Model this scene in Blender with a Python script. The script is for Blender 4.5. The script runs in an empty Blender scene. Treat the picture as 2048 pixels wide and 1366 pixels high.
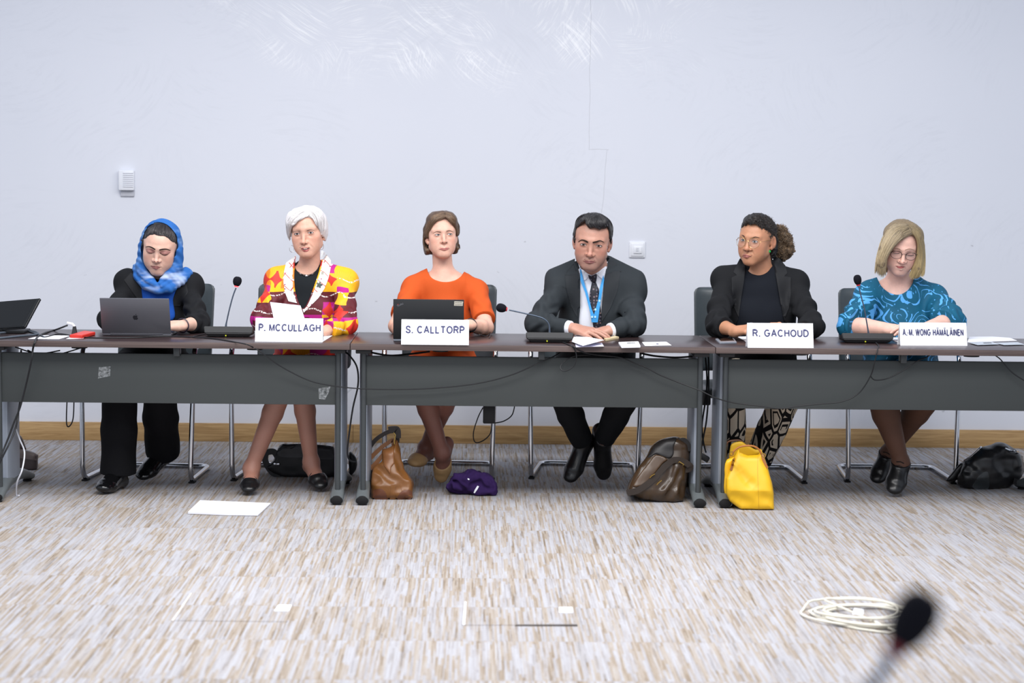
import bpy, bmesh, math, random
import numpy as np
from mathutils import Vector, Matrix, Euler
from mathutils.geometry import delaunay_2d_cdt

random.seed(7)
RNG = np.random.default_rng(7)
SC = bpy.context.scene
COL = SC.collection
PI = math.pi
V3 = lambda *a: np.array(a, float)

# ---------------------------------------------------------------- camera (70 mm, standing photographer)
FPX = 3982.0
CAM = V3(0, 0, 1.5176)
def _axes(pitch, yaw, roll):
    cy, sy, cp, sp = math.cos(yaw), math.sin(yaw), math.cos(pitch), math.sin(pitch)
    F = V3(sy * cp, cy * cp, -sp); R = V3(cy, -sy, 0); U = np.cross(R, F)
    c, s = math.cos(roll), math.sin(roll)
    return c * R + s * U, -s * R + c * U, F
CR, CU, CF = _axes(.0852, .0218, .0116)
cd = bpy.data.cameras.new('camera'); cam = bpy.data.objects.new('camera', cd); COL.objects.link(cam)
cam.matrix_world = Matrix(((CR[0], CU[0], -CF[0], CAM[0]), (CR[1], CU[1], -CF[1], CAM[1]),
                           (CR[2], CU[2], -CF[2], CAM[2]), (0, 0, 0, 1)))
cd.sensor_width = 36; cd.lens = FPX / 2048 * 36; cd.clip_start = .05
cd.dof.use_dof = True; cd.dof.focus_distance = 9.5; cd.dof.aperture_fstop = 2.8
SC.camera = cam

# ---------------------------------------------------------------- light
SC.view_settings.view_transform = 'Standard'; SC.view_settings.look = 'None'
SC.view_settings.gamma = 1; SC.view_settings.use_curve_mapping = False
SC.view_settings.exposure = 0.86
W = bpy.data.worlds.new('room_ambient'); SC.world = W; W.use_nodes = True
W.node_tree.nodes['Background'].inputs[0].default_value = (.80, .87, 1, 1)
W.node_tree.nodes['Background'].inputs[1].default_value = .42
def lamp(name, loc, sx, sy, power, col=(1, .98, .965)):
    l = bpy.data.lights.new(name, 'AREA'); l.shape = 'RECTANGLE'; l.size = sx; l.size_y = sy
    l.energy = power; l.color = col
    o = bpy.data.objects.new(name, l); COL.objects.link(o); o.location = loc
    return o
lamp('ceiling_lamp', (-1.4, 8.2, 3.35), 1.3, 1.0, 30)
lamp('ceiling_lamp', (1.4, 8.2, 3.35), 1.3, 1.0, 30)
lamp('ceiling_lamp', (-1.6, 6.6, 3.35), 1.3, 1.3, 34)
lamp('ceiling_lamp', (.1, 6.6, 3.35), 1.3, 1.3, 34)
lamp('ceiling_lamp', (1.8, 6.6, 3.35), 1.3, 1.3, 34)
lamp('ceiling_lamp', (-1.2, 3.6, 3.35), 1.3, 1.3, 22)
lamp('ceiling_lamp', (1.2, 3.6, 3.35), 1.3, 1.3, 22)

# ---------------------------------------------------------------- pixel <-> place helpers
def ray(px, py):
    return CF + ((px - 1024) / FPX) * CR + ((683 - py) / FPX) * CU
def at(px, py, Y):
    d = ray(px, py); return CAM + d * ((Y - CAM[1]) / d[1])
def onz(px, py, z):
    d = ray(px, py); return CAM + d * ((z - CAM[2]) / d[2])
def proj(P):
    v = np.asarray(P) - CAM; d = v @ CF
    return np.stack([1024 + FPX * (v @ CR) / d, 683 - FPX * (v @ CU) / d], -1)

# ---------------------------------------------------------------- objects, tags
def tag(o, label=None, cat=None, group=None, kind=None):
    if label: o['label'] = label
    if cat: o['category'] = cat
    if group: o['group'] = group
    if kind: o['kind'] = kind
    return o
def empty(name, loc, rz=0, label=None, cat=None, group=None):
    o = bpy.data.objects.new(name, None); COL.objects.link(o); o.empty_display_size = .1
    o.location = tuple(loc); o.rotation_euler = (0, 0, rz)
    return tag(o, label, cat, group)
def link(name, me, m, parent=None, smooth=True):
    o = bpy.data.objects.new(name, me); COL.objects.link(o)
    if m: me.materials.append(m)
    if smooth: me.shade_smooth()
    if parent:
        o.parent = parent
        bpy.context.view_layer.update()
        o.matrix_parent_inverse = parent.matrix_world.inverted()
    return o
def child_local(o, parent):          # child whose mesh is already in the parent's own coordinates
    o.parent = parent; o.matrix_parent_inverse = Matrix.Identity(4)
def copy_tree(o, parent=None):
    c = o.copy(); COL.objects.link(c)
    if parent: c.parent = parent
    for ch in list(o.children): copy_tree(ch, c)
    return c
def arr_mesh(name, V, Q, col=None):
    me = bpy.data.meshes.new(name); V = np.asarray(V, np.float32); Q = np.asarray(Q, np.int32)
    me.vertices.add(len(V)); me.vertices.foreach_set('co', V.ravel())
    n, k = Q.shape
    me.loops.add(n * k); me.loops.foreach_set('vertex_index', Q.ravel())
    me.polygons.add(n); me.polygons.foreach_set('loop_start', np.arange(0, n * k, k, dtype=np.int32))
    me.update(calc_edges=True); me.validate()
    if col is not None:
        a = me.color_attributes.new('Col', 'FLOAT_COLOR', 'POINT')
        c4 = np.ones((len(V), 4), np.float32); c4[:, :3] = col
        a.data.foreach_set('color', c4.ravel())
    return me

def lin(c):
    c = np.asarray(c, float) / 255
    return np.where(c <= .04045, c / 12.92, ((c + .055) / 1.055) ** 2.4)

class MB:                               # collects shapes, then links them as ONE mesh object
    def __init__(s): s.bm = bmesh.new()
    def box(s, c, d, M=None, bev=0, seg=2):
        r = bmesh.ops.create_cube(s.bm, size=1)['verts']
        bmesh.ops.scale(s.bm, vec=Vector(d), verts=r)
        if bev:
            e = list({e for v in r for e in v.link_edges})
            g = bmesh.ops.bevel(s.bm, geom=e, offset=bev, segments=seg, affect='EDGES', profile=.5)
            r = list({v for f in g['faces'] for v in f.verts} | {v for v in r if v.is_valid})
        T = Matrix.Translation(Vector(c)) @ (M.to_4x4() if M else Matrix.Identity(4))
        bmesh.ops.transform(s.bm, matrix=T, verts=r)
        return s
    def tube(s, pts, rad, n=10, closed=False, flat=1.0, cap=True):
        pts = [Vector(p) for p in pts]; N = len(pts)
        R = rad if hasattr(rad, '__len__') else [rad] * N
        rings = []; prev = None
        for i, p in enumerate(pts):
            a = pts[(i - 1) % N] if (closed or i > 0) else p
            b = pts[(i + 1) % N] if (closed or i < N - 1) else p
            t = (b - a).normalized()
            if prev is None:
                prev = t.cross(Vector((0, 0, 1)))
                if prev.length < .2: prev = t.cross(Vector((0, 1, 0)))
            u = (prev - t * prev.dot(t)).normalized(); v = t.cross(u); prev = u
            rings.append([s.bm.verts.new(p + (u * math.cos(2 * PI * k / n) + v * math.sin(2 * PI * k / n) * flat) * R[i]) for k in range(n)])
        s._skin(rings, n, closed, cap); return s
    def _skin(s, rings, n, closed=False, cap=True):
        m = len(rings)
        for i in range(m if closed else m - 1):
            A, B = rings[i], rings[(i + 1) % m]
            for k in range(n):
                s.bm.faces.new((A[k], A[(k + 1) % n], B[(k + 1) % n], B[k]))
        if cap and not closed:
            s.bm.faces.new(rings[0][::-1]); s.bm.faces.new(rings[-1])
    def loft(s, rings, cap=True, closed=False):
        rr = [[s.bm.verts.new(Vector(p)) for p in r] for r in rings]
        s._skin(rr, len(rr[0]), closed, cap); return s
    def lathe(s, prof, c, M=None, n=28):          # prof [(r,z)]
        M = M or Matrix.Identity(3); c = Vector(c)
        s.loft([[c + M @ Vector((r * math.cos(2 * PI * k / n), r * math.sin(2 * PI * k / n), z)) for k in range(n)] for r, z in prof])
        return s
    def prism(s, poly, depth, T):                  # poly in local xy, extruded along local z, T 4x4
        a = [s.bm.verts.new(T @ Vector((x, y, 0))) for x, y in poly]
        b = [s.bm.verts.new(T @ Vector((x, y, depth))) for x, y in poly]
        n = len(poly); s.bm.faces.new(a[::-1]); s.bm.faces.new(b)
        for k in range(n): s.bm.faces.new((a[k], a[(k + 1) % n], b[(k + 1) % n], b[k]))
        return s
    def build(s, name, m, parent=None, smooth=True, auto=None, local=False):
        bmesh.ops.recalc_face_normals(s.bm, faces=s.bm.faces[:])
        me = bpy.data.meshes.new(name); s.bm.to_mesh(me); s.bm.free()
        o = link(name, me, m, None if local else parent, smooth)
        if local and parent: child_local(o, parent)
        if smooth and auto is not None:
            me.set_sharp_from_angle(angle=auto)
        elif smooth: me.set_sharp_from_angle(angle=.7)
        return o
def spline(pts, n=8, closed=False):                # Catmull-Rom through the points
    P = [np.asarray(p, float) for p in pts]; N = len(P); out = []
    for i in range(N if closed else N - 1):
        if closed: a, b, c, d = (P[(i + j) % N] for j in (-1, 0, 1, 2))
        else: a, b, c, d = P[max(i - 1, 0)], P[i], P[i + 1], P[min(i + 2, N - 1)]
        for k in range(n):
            t = k / n
            out.append(.5 * (2 * b + (c - a) * t + (2 * a - 5 * b + 4 * c - d) * t * t + (3 * b - a - 3 * c + d) * t ** 3))
    if not closed: out.append(P[-1])
    return out
def fillet(pts, r, n=6):                           # polyline with rounded corners
    P = [Vector(p) for p in pts]; out = [P[0]]
    for i in range(1, len(P) - 1):
        a = (P[i - 1] - P[i]); b = (P[i + 1] - P[i]); q = min(r, a.length * .49, b.length * .49)
        s0 = P[i] + a.normalized() * q; s1 = P[i] + b.normalized() * q
        for k in range(n + 1):
            t = k / n; out.append(s0 * (1 - t) ** 2 + P[i] * 2 * t * (1 - t) + s1 * t * t)
    out.append(P[-1]); return out

# ---------------------------------------------------------------- node materials
class S:                                           # a socket with arithmetic
    def __init__(s, g, k): s.g = g; s.k = k
    def _m(s, op, *a): return s.g.math(op, s, *a)
    def __add__(s, o): return s._m('ADD', o)
    def __radd__(s, o): return s._m('ADD', o)
    def __sub__(s, o): return s._m('SUBTRACT', o)
    def __rsub__(s, o): return s.g.math('SUBTRACT', o, s)
    def __mul__(s, o): return s._m('MULTIPLY', o)
    def __rmul__(s, o): return s._m('MULTIPLY', o)
    def __truediv__(s, o): return s._m('DIVIDE', o)
    def abs(s): return s._m('ABSOLUTE')
    def floor(s): return s._m('FLOOR')
    def fract(s): return s._m('FRACT')
    def sin(s): return s._m('SINE')
    def pow(s, e): return s._m('POWER', e)
    def lt(s, o): return s._m('LESS_THAN', o)
    def gt(s, o): return s._m('GREATER_THAN', o)
    def min(s, o): return s._m('MINIMUM', o)
    def max(s, o): return s._m('MAXIMUM', o)
    def step(s, a, b):
        n = s.g.node('ShaderNodeMapRange'); n.interpolation_type = 'SMOOTHSTEP'
        s.g.put(n.inputs[0], s); n.inputs[1].default_value = a; n.inputs[2].default_value = b
        return S(s.g, n.outputs[0])
class Graph:
    def __init__(s, name):
        s.m = bpy.data.materials.new(name); s.m.use_nodes = True; s.t = s.m.node_tree
        s.b = s.t.nodes['Principled BSDF']
    def node(s, k): return s.t.nodes.new(k)
    def put(s, i, v):
        if isinstance(v, S): s.t.links.new(v.k, i)
        elif hasattr(v, '__len__') and len(v) == 3 and i.type == 'RGBA': i.default_value = (*v, 1)
        else: i.default_value = v
    def math(s, op, *a):
        n = s.node('ShaderNodeMath'); n.operation = op
        for i, v in enumerate(a): s.put(n.inputs[i], v)
        return S(s, n.outputs[0])
    def coords(s, kind='Object'):
        n = s.node('ShaderNodeTexCoord'); x = s.node('ShaderNodeSeparateXYZ')
        s.t.links.new(n.outputs[kind], x.inputs[0])
        return [S(s, x.outputs[i]) for i in range(3)]
    def vec(s, x=0., y=0., z=0.):
        n = s.node('ShaderNodeCombineXYZ')
        for i, v in enumerate((x, y, z)): s.put(n.inputs[i], v)
        return S(s, n.outputs[0])
    def noise(s, v, scale=1, detail=3, rough=.5, dist=0, col=False):
        n = s.node('ShaderNodeTexNoise')
        if v is not None: s.put(n.inputs['Vector'], v)
        for k, x in (('Scale', scale), ('Detail', detail), ('Roughness', rough), ('Distortion', dist)): n.inputs[k].default_value = x
        return S(s, n.outputs[1 if col else 0])
    def white(s, v):
        n = s.node('ShaderNodeTexWhiteNoise'); s.put(n.inputs['Vector'], v); return S(s, n.outputs[0])
    def voro(s, v, scale=1, out=0, feature='F1', rnd=1.0):
        n = s.node('ShaderNodeTexVoronoi'); n.feature = feature; s.put(n.inputs['Vector'], v)
        n.inputs['Scale'].default_value = scale; n.inputs['Randomness'].default_value = rnd
        return S(s, n.outputs[out])
    def mix(s, f, a, b):
        n = s.node('ShaderNodeMix'); n.data_type = 'RGBA'
        s.put(n.inputs[0], f); s.put(n.inputs[6], a); s.put(n.inputs[7], b)
        return S(s, n.outputs[2])
    def ramp(s, f, stops, const=False):
        n = s.node('ShaderNodeValToRGB'); r = n.color_ramp
        if const: r.interpolation = 'CONSTANT'
        while len(r.elements) < len(stops): r.elements.new(.5)
        for e, (p, c) in zip(r.elements, stops): e.position = p; e.color = (*c, 1)
        s.put(n.inputs[0], f); return S(s, n.outputs[0])
    def attr(s, name='Col'):
        n = s.node('ShaderNodeAttribute'); n.attribute_name = name; return S(s, n.outputs[0])
    def bump(s, h, strength=.3, dist=.002):
        n = s.node('ShaderNodeBump'); n.inputs['Strength'].default_value = strength; n.inputs['Distance'].default_value = dist
        s.put(n.inputs['Height'], h); s.t.links.new(n.outputs[0], s.b.inputs['Normal'])
    def done(s, col=None, rough=.5, metal=0, spec=.5, **kw):
        if col is not None: s.put(s.b.inputs['Base Color'], col)
        s.put(s.b.inputs['Roughness'], rough); s.put(s.b.inputs['Metallic'], metal)
        s.put(s.b.inputs['Specular IOR Level'], spec)
        for k, v in kw.items(): s.put(s.b.inputs[k.replace('_', ' ')], v)
        return s.m
MATS = {}
def mat(name, rgb, rough=.5, metal=0, spec=.5, var=.08, scale=40, bump=0, bdist=.001, attr=False, **kw):
    if name in MATS: return MATS[name]
    g = Graph(name); c = lin(rgb)
    n = g.noise(g.vec(*g.coords()), scale, 3)
    if attr:
        base = g.attr(); lo = g.mix(1.0, base, base)
        v = g.node('ShaderNodeHueSaturation'); g.put(v.inputs['Color'], base); g.put(v.inputs['Value'], n * (2 * var) + (1 - var)); col = S(g, v.outputs[0])
    else: col = g.mix(n, tuple(np.clip(c * (1 - var), 0, 1)), tuple(np.clip(c * (1 + var), 0, 1)))
    if bump: g.bump(n, bump, bdist)
    MATS[name] = g.done(col, rough, metal, spec, **kw); return MATS[name]
# ================================================================ the setting
FE, BE, WALL = 8.9535, 9.608, 11.047
TX, TL, TZ = -.5344, 1.6514, .735                    # left edge of the middle table, table length, top height
def wall_material():
    g = Graph('trowelled white plaster'); x, y, z = g.coords()
    v = g.vec(x, 0., z)
    base = g.mix(g.noise(v, .9, 4), tuple(lin((214, 217, 226))), tuple(lin((222, 224, 232))))
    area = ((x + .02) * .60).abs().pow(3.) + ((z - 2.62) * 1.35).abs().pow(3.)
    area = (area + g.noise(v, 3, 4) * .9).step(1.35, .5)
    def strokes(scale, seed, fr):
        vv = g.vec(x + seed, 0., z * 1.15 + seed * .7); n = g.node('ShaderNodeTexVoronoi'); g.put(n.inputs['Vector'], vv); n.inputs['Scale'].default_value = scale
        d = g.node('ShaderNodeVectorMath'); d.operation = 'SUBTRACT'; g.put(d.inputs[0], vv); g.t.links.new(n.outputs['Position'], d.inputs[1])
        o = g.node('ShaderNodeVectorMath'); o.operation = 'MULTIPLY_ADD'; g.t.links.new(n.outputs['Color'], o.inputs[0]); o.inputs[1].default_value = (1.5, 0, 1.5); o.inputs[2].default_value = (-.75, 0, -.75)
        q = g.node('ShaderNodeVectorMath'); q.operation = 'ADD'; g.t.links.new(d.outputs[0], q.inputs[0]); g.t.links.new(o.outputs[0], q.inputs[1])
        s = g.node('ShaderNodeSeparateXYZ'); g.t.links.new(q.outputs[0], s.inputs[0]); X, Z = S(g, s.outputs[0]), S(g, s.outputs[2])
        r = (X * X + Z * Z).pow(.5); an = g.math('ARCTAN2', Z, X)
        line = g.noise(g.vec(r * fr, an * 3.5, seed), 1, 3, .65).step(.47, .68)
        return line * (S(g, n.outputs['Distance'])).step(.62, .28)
    sheen_streak = (strokes(3.1, 1.3, 90.) + strokes(4.6, 5.1, 130.) * .7 + strokes(2.3, 9.4, 60.) * .5) * area
    sheen_streak = sheen_streak.min(1.)
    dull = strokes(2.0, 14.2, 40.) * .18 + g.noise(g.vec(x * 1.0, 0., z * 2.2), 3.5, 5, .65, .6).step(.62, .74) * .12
    col = g.mix(sheen_streak * .55, base, tuple(lin((255, 255, 255))))  # lamp sheen on the trowel strokes, painted as white into the wall colour
    col = g.mix(dull, col, tuple(lin((200, 203, 212))))
    scuff = g.noise(g.vec(x * 9, 0., z * 14), 1.6, 3).step(.735, .76) * z.lt(1.2)
    col = g.mix(scuff * .35, col, tuple(lin((120, 120, 128))))
    # hairline crack
    c0, c1, zj = at(1180, 150, WALL)[0], at(1213, 360, WALL)[0], at(1190, 299, WALL)[2]
    wv = (g.noise(g.vec(0., 0., z), 2.5, 5) - .5) * .05
    crack = (x - c0 - wv).abs().lt(.0013) * z.gt(zj)
    crack = crack.max((x - c1 - wv - (z - zj) * .08).abs().lt(.0013) * z.lt(zj) * z.gt(1.28))
    crack = crack.max((z - zj - (g.noise(g.vec(x, 0., 0.), 8) - .5) * .015).abs().lt(.0013) * x.gt(c0) * x.lt(c1 + .01))
    col = g.mix(crack * .38, col, tuple(lin((140, 140, 146))))
    g.bump(sheen_streak * .4 + g.noise(v, 7, 5) * .5, .2, .003)
    return g.done(col, .62 - sheen_streak * .25, 0, .35)
def carpet_material():
    g = Graph('streaked carpet tiles'); x, y, z = g.coords()
    tx, ty = (x * 2. + 100.13).floor(), (y * 2. + .31).floor()
    tile = g.white(g.vec(tx, ty, 3.))
    wob = (g.noise(g.vec(x * 30, y * 3, 0.), 1, 2) - .5) * .006
    def line(wd, ln, seed):
        xi = ((x + wob) / wd + seed).floor()
        yo = g.white(g.vec(xi, seed, tx)) * 7.
        return g.white(g.vec(xi, (y / ln + yo).floor(), tile * 9. + seed))
    a = line(.0064, .26, 1.7); b = line(.0040, .15, 5.3)
    soft = g.noise(g.vec(x * 80, y * 3.2, tile * 30.), 1, 3, .6)
    f = a * .22 + b * .20 + soft * .50 + g.noise(g.vec(x * 260, y * 9, 4.), 1, 2) * .08
    hue = g.white(g.vec((x / .0085).floor(), (y / .24 + g.white(g.vec((x / .0085).floor(), 3., tx)) * 5.).floor(), tile))
    beige = g.ramp(f, [(.22, lin((128, 114, 100))), (.38, lin((166, 150, 132))), (.52, lin((184, 172, 160))), (.75, lin((194, 186, 178)))])
    cool = g.ramp(f, [(.22, lin((150, 147, 148))), (.38, lin((180, 177, 180))), (.52, lin((191, 190, 196))), (.75, lin((200, 201, 209)))])
    col = g.mix((hue * .45 + soft * .55).step(.33, .62), beige, cool)
    pile = g.noise(g.vec(x, y, 0.), 420, 2)
    speck = (pile - .5) * .7 + 1.
    hsv = g.node('ShaderNodeHueSaturation'); g.put(hsv.inputs['Color'], col); g.put(hsv.inputs['Value'], speck * (tile * .05 + .66)); hsv.inputs['Saturation'].default_value = .95
    col = S(g, hsv.outputs[0])
    sx, sy = (x * 2. + 100.13).fract(), (y * 2. + .31).fract()
    seam = sy.lt(.006).max(sx.lt(.003)) * .22
    col = g.mix(seam, col, tuple(lin((120, 105, 92))))
    g.bump(pile + f, .5, .003)
    return g.done(col, .95, 0, .1)
def wood_material(name, dark, light, sx=2., sz=40., rough=.45, spec=.4, coat=0.):
    g = Graph(name); x, y, z = g.coords()
    n = g.noise(g.vec(x * sx, y * 12, z * sz), 1, 5, .6, 1.2)
    return g.done(g.mix(n.step(.3, .7), tuple(lin(dark)), tuple(lin(light))), rough, 0, spec, Coat_Weight=coat)
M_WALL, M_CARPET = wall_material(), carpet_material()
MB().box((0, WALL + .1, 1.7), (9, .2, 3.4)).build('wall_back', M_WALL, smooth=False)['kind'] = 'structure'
MB().box((0, 5.75, -.05), (9, 11.5, .1)).build('floor', M_CARPET, smooth=False)['kind'] = 'structure'
M_OAK = wood_material('oak skirting', (160, 126, 82), (192, 158, 110), 3.5, 55)
bb = MB(); sk = .102
for i in range(-3, 4):
    a, b = -3.55 + (i + 3) * 1.27 - .9, -3.55 + (i + 3) * 1.27 + .37
    bb.box(((a + b) / 2, WALL - .008, sk / 2), (b - a - .0015, .016, sk), bev=.002)
bb.build('baseboard_back', M_OAK)['kind'] = 'structure'

# ---------------------------------------------------------------- tables
M_TOP = wood_material('dark wenge laminate', (42, 30, 31), (56, 41, 41), 1.6, 30, .28, .5)
M_EDGE = wood_material('taupe edge band', (76, 64, 62), (98, 84, 80), 2.0, 90, .45, .4)
M_STEEL = mat('grey powder coated steel', (64, 68, 70), .45, .25, .5, .05)
M_PANEL = mat('dark grey panel laminate', (62, 66, 66), .55, 0, .4, .04, 300)
M_ALU = mat('pale aluminium cover', (158, 166, 178), .4, .4, .5, .04)
M_BLACKP = mat('black plastic', (26, 27, 30), .5, 0, .5, .1)
M_RUBBER = mat('black rubber', (20, 20, 22), .8, 0, .3)
M_CHROME = mat('chrome tube', (205, 207, 212), .12, 1, .5, .03)
def make_table(i, label):
    X0 = TX + TL * i; xm = X0 + TL / 2; r = empty('conference_table', (xm, (FE + BE) / 2, 0), 0, label, 'table', 'conference tables in a row')
    MB().box((xm, (FE + BE) / 2 + .001, TZ - .0135), (TL - .003, BE - FE, .027), bev=.0012).build('tabletop', M_TOP, r)
    MB().box((xm, FE - .0008, TZ - .0138), (TL - .003, .003, .0268), bev=.001).build('edge_band', M_EDGE, r)
    xa, xb = X0 + .058, X0 + TL - .058
    MB().box((xm, FE + .085, .5615), (xb - xa - .02, .018, .226), bev=.002).build('modesty_panel', M_PANEL, r)
    MB().box((xm + .04, FE + .062, .688), (.028, .05, .042), bev=.003).build('support_bracket', M_STEEL, r)
    for dx in (-.42, .38):
        MB().lathe([(.0, 0), (.036, 0), (.036, .012), (.03, .017), (0, .017)], (xm + dx, FE + .16, .690)).build('cable_port', M_BLACKP, r)
    for x in (xa, xb):
        MB().tube([(x, FE + .075, .055), (x, FE + .075, .705)], .0125, 18).build('leg_post', M_STEEL, r)
        rings = []
        for z in (.075, .70):
            rings.append([(x + .028 * (abs(math.cos(t)) ** .6) * (1 if math.cos(t) > 0 else -1), FE + .29 + .13 * math.sin(t) * .9, z) for t in np.linspace(0, 2 * PI, 28, endpoint=False)])
        MB().loft(rings).build('leg_cover', M_ALU, r)
        MB().box((x, FE + .2, .698), (.07, .34, .02), bev=.004).build('top_bracket', M_BLACKP, r)
        # arched foot beam
        rings = []
        for k in range(15):
            t = k / 14; y = FE - .005 + t * .66; zc = .022 + .048 * math.sin(PI * min(1, max(0, (t * 1.06 - .03)))) ** .8; hh = .018 + .012 * math.sin(PI * t); ww = .032 - .006 * math.sin(PI * t)
            rings.append([(x + ww * math.cos(a), y, zc + hh * (abs(math.sin(a)) ** .7) * (1 if math.sin(a) > 0 else -1)) for a in np.linspace(0, 2 * PI, 20, endpoint=False)])
        ft = MB().loft(rings).build('foot', mat('grey cast foot', (100, 106, 108), .45, .3), r)
        for y in (FE - .006, FE + .656):
            s = -1 if y < FE + .3 else 1
            MB().lathe([(0, .006), (.5, .006), (.9, .002), (1, -.004), (1, -.012)], (x, y, .022), Matrix(((.0305, 0, 0), (0, 0, s), (0, .0205, 0))), 24).build('end_cap', M_RUBBER, ft)
            MB().lathe([(0, 0), (.021, 0), (.021, .008), (.008, .012), (.008, .02)], (x, y - s * .03, .0), None, 16).build('glide', M_RUBBER, ft)
    return r
make_table(-1, 'dark conference table at the left, carrying the silver laptop and the monitor')
make_table(0, 'dark conference table in the middle, carrying the black laptop')
make_table(1, 'dark conference table at the right, yellow tote bag standing at its left leg')

# ---------------------------------------------------------------- chairs
M_LEATHER = mat('dark grey leather', (58, 66, 71), .38, 0, .5, .12, 60, .15)
def make_chair():
    r = empty('cantilever_chair', (0, 0, 0))
    w = .262                                       # local: front uprights at y=0, back at +y
    for s in (-1, 1):
        # one tube: rear cross centre -> floor rail -> upright -> arm -> back
        path = [(0, .50, .014), (s * w * .93, .50, .014), (s * w, .03, .014), (s * (w + .002), 0, .06), (s * (w + .012), .03, .60), (s * (w + .012), .06, .655), (s * (w + .012), .44, .66), (s * (w - .03), .62, .62)]
        p = fillet(path, .055, 7)
        MB().tube(p, .0125, 12).build('chrome_frame', M_CHROME, r, local=True)
        MB().box((s * (w + .012), .235, .675), (.045, .27, .022), bev=.009, seg=3).build('armrest', M_BLACKP, r, local=True)
        MB().tube([(s * w, .05, .425), (s * w * .95, .48, .415)], .011, 10).build('seat_rail', M_CHROME, r, local=True)
        MB().box((s * w, .045, .004), (.03, .05, .008), bev=.003).build('floor_glide', M_RUBBER, r, local=True)
    n = 40
    def slab(fn, m, name):
        rings = []
        for t in .5 - .5 * np.cos(np.linspace(.0, PI, 20)): rings.append(fn(t))
        return MB().loft(rings).build(name, m, r, local=True)
    def seat(t):
        e = min(1, math.sin(PI * (t * .94 + .03)) * 6) ** .5
        return [(.235 * e ** .2 * np.sign(math.cos(a)) * abs(math.cos(a)) ** .35, .02 + .47 * t, .445 + .032 * e * np.sign(math.sin(a)) * abs(math.sin(a)) ** .6 - .01 * t) for a in np.linspace(0, 2 * PI, n, endpoint=False)]
    def back(t):
        e = max(.02, min(1, min(t, 1 - t) / .07 * (2 - min(1, min(t, 1 - t) / .07)))) ** .5; z = .50 + .43 * t; y = .56 + .07 * t
        return [((.240 + .006 * t) * (.86 + .14 * e) * np.sign(math.cos(a)) * abs(math.cos(a)) ** .3, y + .026 * e * np.sign(math.sin(a)) * abs(math.sin(a)) ** .6 + .03 * (1 - math.cos(a) ** 2) , z) for a in np.linspace(0, 2 * PI, n, endpoint=False)]
    slab(seat, M_LEATHER, 'seat'); slab(back, M_LEATHER, 'backrest')
    MB().tube([(-.20, .64, .62), (.20, .64, .62)], .011, 10).build('back_bar', M_CHROME, r, local=True)
    return r
CH = [(273, 966, -.09, 'grey leather cantilever chair of the woman in the blue headscarf'),
      (572, 966, -.07, 'grey leather cantilever chair of the woman in the patterned jacket'),
      (876, 960, -.07, 'grey leather cantilever chair of the woman in the orange top'),
      (1168, 962, -.09, 'grey leather cantilever chair of the man in the suit'),
      (1504, 968, -.02, 'grey leather cantilever chair of the woman in the black blazer with round glasses'),
      (1803, 968, -.04, 'grey leather cantilever chair of the woman in the teal blouse')]
proto = make_chair(); CHAIRS = []
for k, (px, py, rz, lab) in enumerate(CH):
    c = proto if k == 0 else copy_tree(proto)
    p = onz(px, py, 0); c.location = (p[0], p[1], 0); c.rotation_euler = (0, 0, rz)
    tag(c, lab, 'chair', 'cantilever conference chairs behind the tables'); CHAIRS.append(c)
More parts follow.
